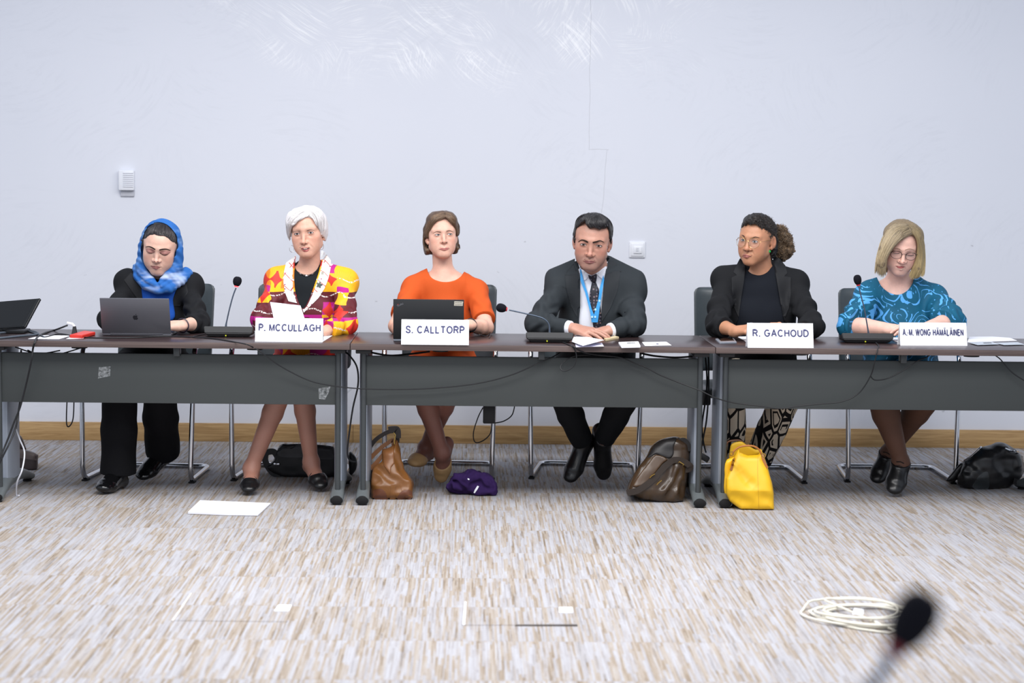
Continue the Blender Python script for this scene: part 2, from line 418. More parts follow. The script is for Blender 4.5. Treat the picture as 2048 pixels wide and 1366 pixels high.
# ================================================================ sculpting: fields, surface nets, draped patches
F4 = np.float32
def nrm(v): v = np.asarray(v, float); return v / np.linalg.norm(v)
def vnoise(P, seed=0):
    i = np.floor(P).astype(np.int64); f = (P - i).astype(F4); u = f * f * (3 - 2 * f); out = 0
    for dx in (0, 1):
        for dy in (0, 1):
            for dz in (0, 1):
                h = (i[:, 0] + dx) * 73856093 ^ (i[:, 1] + dy) * 19349663 ^ (i[:, 2] + dz) * 83492791 ^ (seed * 2654435761)
                h = ((h ^ (h >> 13)) * 1274126177) & 0xffffff
                w = (u[:, 0] if dx else 1 - u[:, 0]) * (u[:, 1] if dy else 1 - u[:, 1]) * (u[:, 2] if dz else 1 - u[:, 2])
                out = out + w * (h / 8388607.5 - 1)
    return out.astype(F4)
class Fld:
    def __init__(s): s.ops = []
    def add(s, fn, c, r, k=.01, mode='u'): s.ops.append((fn, np.asarray(c, F4), float(r), max(k, 1e-5), mode)); return s
    def rc(s, a, b, ra, rb=None, k=.012, mode='u', flat=None):
        rb = ra if rb is None else rb; a = np.asarray(a, F4); b = np.asarray(b, F4); ba = b - a; L2 = max(float(ba @ ba), 1e-9)
        if flat is None:
            def fn(P):
                t = np.clip((P - a) @ ba / L2, 0, 1)
                q = (P - a) - t[:, None] * ba; return np.sqrt(np.einsum('ij,ij->i', q, q)) - (ra + (rb - ra) * t)
        else:                                   # flat = (unit axis, factor): squashed along that axis
            ax, ff = np.asarray(flat[0], F4), flat[1]
            def fn(P):
                t = np.clip((P - a) @ ba / L2, 0, 1); q = (P - a) - t[:, None] * ba; h = q @ ax
                return (np.sqrt(np.einsum('ij,ij->i', q, q) + h * h * (1 / ff ** 2 - 1)) - (ra + (rb - ra) * t)) * ff ** .5
        return s.add(fn, (a + b) / 2, math.sqrt(L2) / 2 + max(ra, rb), k, mode)
    def chain(s, pts, rad, k=.012, **kw):
        for i in range(len(pts) - 1): s.rc(pts[i], pts[i + 1], rad[i], rad[i + 1], k if i == 0 else .004 if kw.get('flat') is None else .006, **kw)
        return s
    def el(s, c, r, k=.02, M=None, mode='u'):
        c = np.asarray(c, F4); r = np.asarray(r, F4); Mi = None if M is None else np.asarray(M, F4)
        def fn(P):
            q = P - c
            if Mi is not None: q = q @ Mi
            a = q / r; b = a / r; a = np.sqrt(np.einsum('ij,ij->i', a, a)); b = np.sqrt(np.einsum('ij,ij->i', b, b))
            return np.where(a < 1e-3, -r.min(), a * (a - 1) / np.maximum(b, 1e-6))
        return s.add(fn, c, float(r.max()), k, mode)
    def dent(s, a, b, amp, sig):                  # soft groove (or ridge when amp < 0) along a segment
        a = np.asarray(a, F4); b = np.asarray(b, F4); ba = b - a; L2 = max(float(ba @ ba), 1e-9)
        def fn(P):
            t = np.clip((P - a) @ ba / L2, 0, 1); q = (P - a) - t[:, None] * ba
            return (amp * np.exp(-np.einsum('ij,ij->i', q, q) / (2 * sig * sig)) * (.4 + .6 * np.sin(PI * (t * .8 + .1)))).astype(F4)
        return s.add(fn, (a + b) / 2, math.sqrt(L2) / 2 + 3 * sig, 1, 'disp')
    def plane(s, p, n, k=.002):                  # keeps the side the normal points away from
        p = np.asarray(p, F4); n = np.asarray(nrm(n), F4)
        return s.add(lambda P: (P - p) @ n, (0, 0, 0), 1e3, k, 'int')
    def disp(s, fn, c, r): return s.add(fn, c, r, 1, 'disp')
    def __call__(s, P):
        P = np.asarray(P, F4); d = np.full(len(P), 1, F4)
        for fn, c, r, k, mode in s.ops:
            if r > 100: m = slice(None)
            else:
                X = P - c; m = np.nonzero(np.einsum('ij,ij->i', X, X) < (r + .06) ** 2)[0]
                if len(m) == 0: continue
            q = fn(P[m]); a = d[m]
            if mode == 'u': d[m] = np.minimum(a, q) - np.maximum(k - np.abs(a - q), 0) ** 2 / (4 * k)
            elif mode == 'disp': d[m] = a + q
            else:
                if mode == 'sub': q = -q
                d[m] = np.maximum(a, q) + np.maximum(k - np.abs(a - q), 0) ** 2 / (4 * k)
        return d
    def bounds(s, pad=.03):
        b = [(c - r, c + r) for fn, c, r, k, m in s.ops if m == 'u' and r < 100]
        return np.min([x[0] for x in b], 0) - pad, np.max([x[1] for x in b], 0) + pad
    def merge(s, o): s.ops += o.ops; return s
class Infl:
    def __init__(s, f, d): s.f = f; s.d = d
    def __call__(s, P): return s.f(P) - s.d
    def bounds(s, pad=.03): return s.f.bounds(pad)
def limb_folds(a, b, amp, freq, t0=0, t1=1, seed=0, r=.09):
    a = np.asarray(a, F4); b = np.asarray(b, F4); ba = b - a; L = float(np.linalg.norm(ba)); w = ba / L
    u = nrm(np.cross(w, (.3, .5, .8))); v = np.cross(w, u)
    def fn(P):
        q = P - a; t = q @ w / L; an = np.arctan2(q @ v, q @ u)
        win = np.clip(1 - ((t - (t0 + t1) / 2) / ((t1 - t0) / 2)) ** 2, 0, 1)
        return (-amp * win * np.sin(freq * L * t + 1.6 * np.sin(an * 2 + seed) + 1.1 * np.sin(3 * an + 2 * seed))).astype(F4)
    return fn, (a + b) / 2, L / 2 + r
def cloth_noise(amp, sc, seed=0):
    sc = np.asarray(sc, F4)
    return (lambda P: (amp * vnoise(P * sc, seed)).astype(F4)), (0, 0, 0), 1e3

def field_mesh(f, h, lo=None, hi=None, B=8):
    """sparse surface nets"""
    if lo is None: lo, hi = f.bounds()
    lo = np.asarray(lo, float); n = np.ceil((np.asarray(hi) - lo) / (h * B)).astype(int)
    bi = np.stack(np.meshgrid(*[np.arange(k) for k in n], indexing='ij'), -1).reshape(-1, 3)
    d = f(lo + (bi + .5) * B * h); bi = bi[np.abs(d) < B * h * 1.05]
    a9 = np.arange(B + 1); off = np.stack(np.meshgrid(a9, a9, a9, indexing='ij'), -1).reshape(-1, 3)
    NZ = int(n[2]) * B + 2; NY = int(n[1]) * B + 2
    VV, KK, EE = [], [], []
    cc = np.array([(i, j, k) for i in (0, 1) for j in (0, 1) for k in (0, 1)])
    edges = [(p, q) for p in range(8) for q in range(p + 1, 8) if np.abs(cc[p] - cc[q]).sum() == 1]
    for s in range(0, len(bi), 1500):
        b = bi[s:s + 1500]; g = b[:, None] * B + off
        D = f((lo + g * h).reshape(-1, 3)).reshape(-1, B + 1, B + 1, B + 1)
        ins = D < 0; cnt = sum(ins[:, i:B + i, j:B + j, k:B + k].astype(np.int8) for i, j, k in cc)
        w = np.argwhere((cnt > 0) & (cnt < 8))
        if len(w) == 0: continue
        val = np.stack([D[w[:, 0], w[:, 1] + i, w[:, 2] + j, w[:, 3] + k] for i, j, k in cc], 1)
        pos = np.zeros((len(w), 3)); m = np.zeros(len(w))
        for p, q in edges:
            x = (val[:, p] < 0) != (val[:, q] < 0); t = val[:, p] / np.where(x, val[:, p] - val[:, q], 1)
            pos += np.where(x[:, None], cc[p] + t[:, None] * (cc[q] - cc[p]), 0); m += x
        cell = b[w[:, 0]] * B + w[:, 1:]
        VV.append(lo + (cell + pos / m[:, None]) * h); KK.append((cell[:, 0] * NY + cell[:, 1]) * NZ + cell[:, 2]); EE.append(val[:, [0, 4, 2, 1]] < 0)
    V = np.concatenate(VV); K = np.concatenate(KK); E = np.concatenate(EE)
    o = np.argsort(K); V, K, E = V[o], K[o], E[o]; st = (NY * NZ, NZ, 1); Q = []
    for ax in range(3):
        m = E[:, 0] != E[:, ax + 1]; k0 = K[m]; flip = E[m, 0]; s1, s2 = st[(ax + 1) % 3], st[(ax + 2) % 3]
        ks = np.stack([k0, k0 - s1, k0 - s1 - s2, k0 - s2], 1); ix = np.clip(np.searchsorted(K, ks), 0, len(K) - 1)
        ok = (K[ix] == ks).all(1); ix, fl = ix[ok], flip[ok]
        Q.append(np.where(fl[:, None], ix, ix[:, ::-1]))
    return V, np.concatenate(Q)
def sculpt(name, f, m, h=.004, parent=None, colfn=None, lo=None, hi=None):
    V, Q = field_mesh(f, h, lo, hi)
    me = arr_mesh(name, V, Q, None if colfn is None else colfn(V))
    return link(name, me, m, parent)

def in_poly(p, poly, cull=True):                              # signed distance, negative inside
    p = np.asarray(p, float); A = np.asarray(poly, float); Bq = np.roll(A, -1, 0)
    if cull:
        o = np.maximum(A.min(0) - p, p - A.max(0)).max(1); m = o < 9
        if not m.all():
            if m.any(): o[m] = in_poly(p[m], poly, False)
            return o
    d = np.full(len(p), 1e9); ins = np.zeros(len(p), bool)
    for a, b in zip(A, Bq):
        e = b - a; q = p - a; t = np.clip(q @ e / max(e @ e, 1e-9), 0, 1)
        d = np.minimum(d, ((q - t[:, None] * e) ** 2).sum(1))
        c = (a[1] > p[:, 1]) != (b[1] > p[:, 1])
        if c.any(): ins ^= c & (p[:, 0] < e[0] * (p[:, 1] - a[1]) / (e[1] if abs(e[1]) > 1e-12 else 1e-12) + a[0])
    return np.where(ins, -1, 1) * np.sqrt(d)
def prism(poly, ymax, pxm=.00243, smooth=True):    # region behind an outline, nearer than ymax
    if smooth: poly = spline(poly, 5, True)
    poly = np.asarray(poly)
    def fn(P):
        o = (P[:, 1] - ymax).astype(F4); m = o < .02
        if m.any(): o[m] = np.maximum(in_poly(proj(P[m]), poly) * pxm, o[m])
        return o
    return fn
def trace(f, px, y0, y1=11.0):
    px = np.asarray(px, float); D = CF + ((px[:, :1] - 1024) / FPX) * CR + ((683 - px[:, 1:]) / FPX) * CU
    t = (y0 - CAM[1]) / D[:, 1]; t1 = (y1 - CAM[1]) / D[:, 1]; hit = np.zeros(len(px), bool); act = np.arange(len(px))
    for _ in range(160):
        d = f(CAM + D[act] * t[act, None]); t[act] += np.minimum(d, .035) * .85
        h = np.abs(d) < .0003; hit[act[h]] = True
        act = act[~h & (t[act] < t1[act])]
        if len(act) == 0: break
    hit[act[t[act] < t1[act]]] = True
    if hit.any() and not hit.all():                # misses take the depth of the nearest hit
        for i in np.nonzero(~hit)[0]:
            j = np.nonzero(hit)[0][np.argmin(((px[hit] - px[i]) ** 2).sum(1))]; t[i] = t[j]
    return CAM + D * t[:, None], D / np.linalg.norm(D, axis=1)[:, None]
def patch(name, f, poly, m, parent=None, off=.001, thick=.002, grid=2., y0=9.0, puff=0, puffr=3., smooth=True, sm=0, wav=0):
    """a piece lying on a sculpted surface, outlined from the front"""
    poly = np.asarray(spline(poly, 5, True) if smooth else poly, float)
    P = []
    for a, b in zip(poly, np.roll(poly, -1, 0)):
        k = max(1, int(np.linalg.norm(b - a) / grid)); P += [a + (b - a) * i / k for i in range(k)]
    P = np.array(P); nb = len(P); lo, hi = P.min(0), P.max(0)
    g = np.stack(np.meshgrid(np.arange(lo[0] + grid * .5, hi[0], grid), np.arange(lo[1] + grid * .5, hi[1], grid)), -1).reshape(-1, 2)
    if len(g): g = g[in_poly(g, P) < -grid * .45]
    A = np.concatenate([P, g]) if len(g) else P
    r = delaunay_2d_cdt([Vector(p) for p in A], [(i, (i + 1) % nb) for i in range(nb)], [], 1, 1e-4)
    X = np.array([tuple(v) for v in r[0]]); T = [t for t in r[2]]
    W_, D = trace(f, X, y0)
    e = np.maximum(-in_poly(X, P), 0)
    if sm:                                          # flatten depth jitter
        for _ in range(sm):
            t = np.linalg.norm(W_ - CAM, axis=1); acc = t.copy(); c = np.ones(len(t))
            for tri in T:
                for i in range(len(tri)):
                    a, b = tri[i], tri[i - 1]; acc[a] += t[b]; c[a] += 1; acc[b] += t[a]; c[b] += 1
            W_ = CAM + D * (acc / c)[:, None]
    o = off + puff * np.sqrt(np.clip(1 - (1 - np.minimum(e / puffr, 1)) ** 2, 0, 1)) + (wav * vnoise(W_ * 40, 5) if wav else 0)
    top = W_ - D * np.reshape(o, (-1, 1)); bot = W_ - D * (off - thick)
    n = len(X); F = [tuple(t) for t in T]; edge = {}
    for t in F:
        for i in range(len(t)): edge[(t[i], t[(i + 1) % len(t)])] = 1
    F2 = [tuple(i + n for i in t[::-1]) for t in F] + [(b, a, a + n, b + n) for a, b in edge if (b, a) not in edge]
    me = bpy.data.meshes.new(name); me.from_pydata(np.concatenate([top, bot]).tolist(), [], F + F2); me.update()
    bm = bmesh.new(); bm.from_mesh(me); bmesh.ops.recalc_face_normals(bm, faces=bm.faces[:]); bm.to_mesh(me); bm.free()
    o = link(name, me, m, parent); me.set_sharp_from_angle(angle=1.0); return o
def strip(pts, w0, w1=None, n=6, lens=False):                  # outline of a tapered stroke (pixels)
    p = np.array(spline(pts, n)); w1 = w0 if w1 is None else w1; t = np.gradient(p, axis=0); t /= np.linalg.norm(t, axis=1)[:, None]
    nn = np.stack([-t[:, 1], t[:, 0]], 1); w = np.linspace(w0, w1, len(p))[:, None] / 2
    if lens: w = w * (.35 + .65 * np.sin(np.linspace(.35, PI - .12, len(p)))[:, None] ** .6)
    return np.concatenate([p + nn * w, (p - nn * w)[::-1]])
def strands(name, f, guides, count, m, parent, rad=.0011, off=.001, lift=.004, y0=9.0, col=None, seed=1, npt=12, jit=1.2, taper=True, grad=False):
    """hair locks running between neighbouring guide lines, lying on a hair volume"""
    rng = np.random.default_rng(seed); G = [np.array([np.array(spline(g, 12))[int(round(i))] for i in np.linspace(0, 12 * (len(g) - 1), npt)]) for g in guides]
    L = []
    for _ in range(count):
        u = rng.uniform(0, len(G) - 1.001); i = int(u); a = u - i
        p = G[i] * (1 - a) + G[i + 1] * a + rng.normal(0, jit, 2) * .5 + np.cumsum(rng.normal(0, jit * .12, (npt, 2)), 0)
        s = rng.uniform(0, .18); e = rng.uniform(.86, 1.04)
        k = np.linspace(s, e, npt) * (npt - 1); k0 = np.clip(k.astype(int), 0, npt - 2); p = p[k0] + (p[k0 + 1] - p[k0]) * (k - k0)[:, None]
        L.append(p)
    X = np.array(L); W_, D = trace(f, X.reshape(-1, 2), y0); W_ = W_.reshape(count, npt, 3); D = D.reshape(count, npt, 3)
    dep = np.linalg.norm(W_ - CAM, axis=2)          # keep each lock from jumping in depth
    for _ in range(3): dep[:, 1:-1] = (dep[:, :-2] + dep[:, 1:-1] * 2 + dep[:, 2:]) / 4
    o = off + rng.uniform(0, 1, (count, 1)) * lift * np.sin(np.linspace(.3, PI * .95, npt))[None]
    W_ = CAM + D * (dep - o)[..., None]
    T = np.gradient(W_, axis=1); T /= np.linalg.norm(T, axis=2)[..., None] + 1e-9
    U = np.cross(T, D); U /= np.linalg.norm(U, axis=2)[..., None] + 1e-9; N_ = np.cross(T, U)
    r = rad * rng.uniform(.6, 1.5, (count, 1)) * (np.sin(np.linspace(.35, PI * .97, npt))[None] ** .6 if taper else 1.0)
    ring = np.stack([W_ + (U * math.cos(a) + N_ * math.sin(a)) * r[..., None] for a in (0, PI / 2, PI, 3 * PI / 2)], 2)
    V = ring.reshape(-1, 3); base = (np.arange(count)[:, None] * npt + np.arange(npt - 1)[None]).reshape(-1)
    Q = np.concatenate([np.stack([base * 4 + k, base * 4 + (k + 1) % 4, (base + 1) * 4 + (k + 1) % 4, (base + 1) * 4 + k], 1) for k in range(4)])
    c = None
    if col is not None:
        c0, c1 = lin(col[0]), lin(col[1]); q = rng.uniform(0, 1, (count, 1, 1)) * (.45 if grad else 1.0) + (np.linspace(0, .55, npt)[None, :, None] if grad else 0); q = np.broadcast_to(q, (count, npt, 1)); c = np.broadcast_to((c0 * (1 - q) + c1 * q)[:, :, None], (count, npt, 4, 3)).reshape(-1, 3)
    return link(name, arr_mesh(name, V, Q, c), m, parent)

# ---------------------------------------------------------------- heads, hands, bodies
def head_field(age=0., jaw=1., face=1., nose=1., nosew=1., chin=1., cheek=1., lip=1., ear=1., brow=1., plump=0., muz=1., eyes=1.):
    f = Fld(); X = lambda x, y, z: V3(x, y, z)
    f.el((0, .006, .030), (.0735 * face, .096, .083)); f.el((0, -.012, .020), (.0700 * face, .078, .066), .02)
    f.el((0, -.034, -.030), (.0585 * face, .0555, .070), .03)
    for s in (-1, 1):
        f.rc((s * .047 * jaw, -.010, -.058), (s * .015 * chin, -.072, -.096), .0175 + .004 * plump, .0155, .035)
        f.el((s * .043 * cheek * face, -.056, -.022), (.018, .017, .016), .03)
        f.el((s * .034 * face, -.056, -.055), (.022 + .005 * plump, .020 + .006 * plump, .026), .03)
        f.rc((s * .010, -.0885, .019), (s * .045, -.070, .021), .0085 * brow, .0075, .016)
        f.el((s * .0305 * eyes, -.103, .0015), (.0175, .0145, .0118), .012, mode='sub')
        f.el((s * .0315 * eyes, -.0765, 0), (.0148, .0132, .0125), .005)
    f.el((0, -.074, -.094), (.018 * chin, .018, .015), .02)
    f.el((0, -.076, -.062), (.026, .0215 * muz, .021), .022)
    z = -.036 * nose
    f.rc((0, -.089, .010), (0, -.1065, z), .0062, .0088 * nosew, .012)
    f.el((0, -.1085, z - .001), (.0098 * nosew, .0100, .0088), .008)
    for s in (-1, 1): f.el((s * .0125 * nosew, -.0950, z - .0035), (.0078 * nosew, .0110, .0078), .0055)
    for s in (-1, 1):                                # lips
        f.rc((s * .020, -.0840, -.0662), (s * .004, -.0968, -.0622), .0030, .0050 * lip, .006)
        f.rc((s * .018, -.0850, -.0685), (0, -.0960, -.0718), .0032, .0058 * lip, .006)
    f.rc((-.021, -.0925, -.0672), (.021, -.0925, -.0672), .0012, .0012, .004, mode='sub')
    f.rc((0, -.1005, -.046), (0, -.0995, -.057), .0025, .003, .004, mode='sub')
    for s in (-1, 1):
        f.dent((s * .0175, -.098, -.041), (s * .031, -.083, -.066), .0010 + .0017 * age, .0036)
        f.dent((s * .018, -.0905, -.0130), (s * .038, -.080, -.0170), .0006 + .0014 * age, .0030)
        f.dent((s * .0265, -.0835, -.0675), (s * .030, -.080, -.0745), .0008 + .0006 * age, .0030)
        f.dent((s * .006, -.092, .012), (s * .007, -.095, .022), .0006 * age, .002)
    f.dent((-.012, -.088, -.081), (.012, -.088, -.081), .0016, .0045)
    if age:
        for zz in (.048, .062): f.dent((-.03, -.086, zz), (.03, -.086, zz), .0006 * age, .0022)
    if ear:
        for s in (-1, 1):
            a = .35 * s; M = np.array(Euler((.12, 0, -a * .9)).to_matrix())
            f.el((s * .0775 * face, .014, -.006), (.0085, .019 * ear, .0315 * ear), .005, M)
            f.el((s * .0860 * face, .010, -.002), (.006, .010, .018), .004, M, 'sub')
            f.el((s * .074 * face, .006, -.034), (.006, .009, .010), .006)
    return f
class Head:
    def __init__(s, px, py, Y, scale, yaw=0, pitch=0, roll=0, **kw):
        s.loc = head_field(**kw); s.s = scale
        s.M = np.array((Matrix.Rotation(math.radians(yaw), 3, 'Z') @ Matrix.Rotation(math.radians(pitch), 3, 'X') @ Matrix.Rotation(math.radians(roll), 3, 'Y')))
        s.c = at(px, py, Y) - s.M @ (V3(0, -.088, 0) * scale)
    def w(s, x, y, z): return s.c + s.M @ (V3(x, y, z) * s.s)
    def l(s, P): return ((np.asarray(P) - s.c) @ s.M / s.s).astype(F4)
    def __call__(s, P): return s.loc(s.l(P)) * s.s
    def op(s, fld, k=.02): return fld.add(s, s.w(0, 0, -.005), .135 * s.s, k)
    def hair(s, els, opening=None, ylim=.02, k=.012):   # hair volume: local ellipsoids (c, r[, k]) minus the face opening
        f = Fld()
        for e in els:
            c, r = e[0], e[1]; kk = e[2] if len(e) > 2 else .02; M = e[3] if len(e) > 3 else None
            f.el(s.w(*c), V3(*r) * s.s, kk, s.M if M is None else s.M @ M)
        if opening is not None:
            op = spline(opening, 5, True); op = np.asarray(op)
            f.add(lambda P: np.maximum(in_poly(proj(P), op) * .0024, (s.l(P)[:, 1] - ylim) * s.s).astype(F4), s.c, .3, k, 'sub')
        return f
def hand(f, W_, D, N_, T, size=1., curl=(.3, .4, .3), spread=.10, thumb=(.7, .35), fc=None):
    """wrist, finger direction, back-of-hand normal, direction towards the thumb"""
    D = nrm(D); N_ = nrm(np.asarray(N_) - D * np.dot(N_, D)); T = nrm(np.asarray(T) - D * np.dot(T, D) - N_ * np.dot(T, N_)); z = size
    W_ = np.asarray(W_, float); lens = ((.042, .025, .019), (.046, .029, .020), (.043, .027, .020), (.033, .020, .018))
    f.rc(W_ - D * .02 * z, W_ + D * .012 * z, .024 * z, .025 * z, .02, flat=(N_, .72))
    for i in range(4):
        sx = (.030, .0105, -.0095, -.0285)[i] * z; K = W_ + D * (.088, .092, .087, .078)[i] * z + T * sx + N_ * (0, .003, .002, -.002)[i] * z
        f.rc(W_ + D * .012 * z + T * sx * .55, K, .0135 * z, .0112 * z, .016)
        d0 = nrm(D + T * spread * (1.2, .3, -.45, -1.3)[i]); p = K; a = 0; r = (.0097, .0090, .0081, .0068)
        cu = curl if fc is None else fc[i]; rr = (1, 1.03, .98, .88)[i] * z
        for j in range(3):
            a += cu[j]; q = p + (d0 * math.cos(a) - N_ * math.sin(a)) * lens[i][j] * z
            f.rc(p, q, r[j] * rr, r[j + 1] * rr, .005 if j == 0 else .002); p = q
    b = W_ + D * .022 * z + T * .022 * z - N_ * .006 * z; a = thumb[0]; p = b
    for j, (L, r0, r1) in enumerate(((.042, .0145, .0118), (.032, .0112, .0100), (.026, .0098, .0075))):
        dd = nrm(D * math.cos(a) + T * math.sin(a) - N_ * thumb[1]); q = p + dd * L * z
        f.rc(p, q, r0 * z, r1 * z, .014 if j == 0 else .003); p = q; a -= .22
    return f
def foot_axes(an, to):
    d0 = nrm(to - an); L = np.linalg.norm(to - an); r = V3(0, -.6, 1); u0 = nrm(r - d0 * (r @ d0)); b = math.asin(min(.9, .052 / L))
    return d0 * math.cos(b) + u0 * math.sin(b), u0 * math.cos(b) - d0 * math.sin(b)
class Person:
    """all joints in metres; builds the body field and the pieces clothing is cut from"""
    def __init__(s, head, neck, sh, el, wr, pelvis, knees, ankles, toes, build=1., belly=1., bust=0, shr=.052, armr=1., legr=1., neckr=.052, chest=1., nb=.045):
        s.H = head; s.NB = neck; s.sh, s.el, s.wr = sh, el, wr; s.pel = pelvis; s.kn, s.an, s.toe = knees, ankles, toes
        sw = np.linalg.norm(sh[0] - sh[1]); s.sw = sw; mid = (sh[0] + sh[1]) / 2; ax = nrm(sh[1] - sh[0]); up = nrm(mid - pelvis); fw = np.cross(up, ax)
        if fw[1] > 0: fw = -fw
        Mt = np.stack([ax, -fw, up], 1); s.Mt = Mt; s.up, s.fw, s.ax = up, fw, ax; Lt = np.linalg.norm(mid - pelvis)
        t = Fld(); s.torso = t
        t.el(mid - up * .15, (sw * .43 * build, .112 * chest, .185), .03, Mt)
        t.el(mid - up * .26 + fw * .01, (sw * .42 * build, .112 * belly, .19), .05, Mt)
        t.el(pelvis + up * .10 + fw * .02 * belly, (sw * .45 * build, .125 * belly, .16), .05, Mt)
        t.el(pelvis, (sw * .50 * build, .135, .115), .05)
        if bust:
            for q in (-1, 1): t.el(mid - up * .165 + ax * q * .072 + fw * .075, (.062, .045 * bust, .062), .04, Mt)
        for q in (0, 1): t.rc(s.NB - up * .045, sh[q] - up * .012, shr * .92, shr, .055)
        for q in (0, 1): t.rc(s.NB + up * nb - fw * .015, sh[q] * .55 + s.NB * .45 - fw * .01, .028, .034, .05)
        s.arm = []
        for q in (0, 1):
            a = Fld(); a.rc(sh[q] - up * .01, sh[q] * .5 + el[q] * .5, .050 * armr, .046 * armr, .03); a.rc(sh[q] * .5 + el[q] * .5, el[q], .046 * armr, .039 * armr, .01)
            m = el[q] * .68 + wr[q] * .32; a.rc(el[q], m, .039 * armr, .0395 * armr, .012); a.rc(m, wr[q], .0395 * armr, .0265 * armr, .01)
            s.arm.append(a)
        s.neck = Fld(); hb = head.w(0, .026, -.055); s.neck.rc(hb, s.NB - up * .03, neckr, neckr * 1.08, .02)
        s.leg = []
        for q in (0, 1):
            g = Fld(); hip = pelvis + ax * (-.092, .092)[q] + V3(0, -.01, 0); kn, an = knees[q], ankles[q]
            g.rc(hip, kn, .082 * legr, .058 * legr, .04)
            cv = kn * .66 + an * .34 + V3(0, .022, 0); g.rc(kn, cv, .055 * legr, .054 * legr, .02); g.rc(cv, an, .052 * legr, .033, .012)
            s.leg.append(g)
        s.foot = []
        for q in (0, 1):
            g = Fld(); an, to = ankles[q], toes[q]; d, upf = foot_axes(an, to)
            heel = an - d * .036 - upf * .05; ball = to - d * .055
            g.rc(an, heel, .033, .027, .02); g.rc(an - upf * .01 + d * .01, ball + upf * .008, .033, .024, .03, flat=(upf, .85)); g.rc(heel, ball, .027, .033, .03, flat=(upf, .75)); g.rc(ball, to - d * .018, .034, .024, .015, flat=(upf, .55))
            s.foot.append(g)
        s.hands = Fld()
    def body(s):
        f = Fld(); f.merge(s.torso).merge(s.neck)
        for q in (0, 1): f.merge(s.arm[q]).merge(s.leg[q]).merge(s.foot[q])
        f.merge(s.hands); s.H.op(f, .022); s.F = f; return f
def skin_color(P, base, blush=(200, 120, 105), lipc=None, stub=None, legs=None, seed=0):
    base, blush = lin(base), lin(blush)
    def fn(V):
        l = P.H.l(V); c = np.tile(base, (len(V), 1)); c *= (1 + .06 * vnoise(V * 60, seed) + .04 * vnoise(V * 220, seed + 1))[:, None]
        def mixc(w, col): return c * (1 - w[:, None]) + col * w[:, None]
        g = lambda x, y, z, r: np.exp(-(((l - np.array((x, y, z))) / np.array(r)) ** 2).sum(1))
        w = sum(g(q * .045, -.06, -.030, (.020, .04, .020)) for q in (-1, 1)) * .45 + g(0, -.108, -.034, (.014, .03, .014)) * .35 + sum(g(q * .08, .014, -.01, (.012, .03, .03)) for q in (-1, 1)) * .35
        c = mixc(np.clip(w, 0, 1), blush)
        if stub is not None:
            w = np.clip((-.040 - l[:, 2]) / .02, 0, 1) * np.clip((.02 - l[:, 1]) / .02, 0, 1) * np.clip((l[:, 2] + .13) / .02, 0, 1) * (1 - g(0, -.095, -.067, (.022, .03, .008)))
            c = mixc(w * stub[1], lin(stub[0]))
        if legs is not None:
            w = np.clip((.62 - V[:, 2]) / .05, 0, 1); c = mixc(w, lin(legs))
        return np.clip(c, 0, 1)
    return fn
M_SKIN = mat('skin', (200, 160, 140), .46, 0, .45, .07, 260, .10, .0005, attr=True, Subsurface_Weight=.10, Subsurface_Scale=.006)
M_SCLERA = mat('eye white', (196, 188, 184), .3, 0, .5, .02)
M_PUPIL = mat('pupil', (12, 11, 12), .15)
M_LASH = mat('dark lashes', (34, 26, 24), .6)
M_HAIR = mat('hair locks', (60, 45, 38), .42, 0, .5, .1, 90, attr=True)
def open_eye(P, pxy, w, hu, hl, tilt, iris, ir, irc, lash=1.0, lashm=None, lid=None):
    """almond-shaped eye: centre, half width, lid heights, iris offset (pixels)"""
    cx, cy = pxy; ca, sa = math.cos(tilt), math.sin(tilt)
    R_ = lambda x, y: (cx + x * ca - y * sa, cy + x * sa + y * ca)
    U = lambda x: -hu * max(0, 1 - abs(x / w) ** 2.0) ** .8; Lw = lambda x: hl * max(0, 1 - abs(x / w) ** 2.2) ** .8
    xs = np.linspace(-w, w, 17)
    poly = [R_(x, U(x)) for x in xs] + [R_(x, Lw(x)) for x in xs[::-1][1:-1]]
    if lid:
        ml = mat('eyelid %d %d %d' % lid, lid, .5, 0, .4, .05, 200)
        xl = np.linspace(-w * 1.12, w * 1.12, 13)
        patch('upper_eyelid', P.F, [R_(x, U(x * .9) - 2.3 * (1 - (x / w / 1.15) ** 2) - .2) for x in xl] + [R_(x, U(x) + .15) for x in xl[::-1]], ml, P.o, .0008, .003, .8, puff=.0012, puffr=1.5, smooth=False)
        patch('lower_eyelid', P.F, [R_(x, Lw(x) - .1) for x in xl] + [R_(x, Lw(x * .9) + 1.5 * (1 - (x / w / 1.15) ** 2)) for x in xl[::-1]], ml, P.o, .0006, .003, .8, puff=.0008, puffr=1., smooth=False)
    e = patch('eye', P.F, poly, M_SCLERA, P.o, .0006, .003, .8, smooth=False)
    def disc(r):
        out = []
        for t in np.linspace(0, 2 * PI, 26, endpoint=False):
            x = np.clip(iris[0] + r * math.cos(t), -w * .97, w * .97); y = iris[1] + r * math.sin(t)
            out.append(R_(x, min(max(y, U(x) + .02), Lw(x) - .02)))
        q = []
        for p in out:
            if not q or np.hypot(p[0] - q[-1][0], p[1] - q[-1][1]) > .06: q.append(p)
        return q
    patch('iris', P.F, disc(ir), mat('iris %d %d %d' % irc, irc, .15), e, .0010, .0006, .6, smooth=False)
    patch('pupil', P.F, disc(ir * .48), M_PUPIL, e, .0013, .0005, .6, smooth=False)
    patch('upper_eyelashes', P.F, strip([R_(x, U(x) - .25) for x in xs[::2]], .9 * lash, 1.1 * lash), lashm or M_LASH, P.o, .0018, .0018, .7, smooth=False)
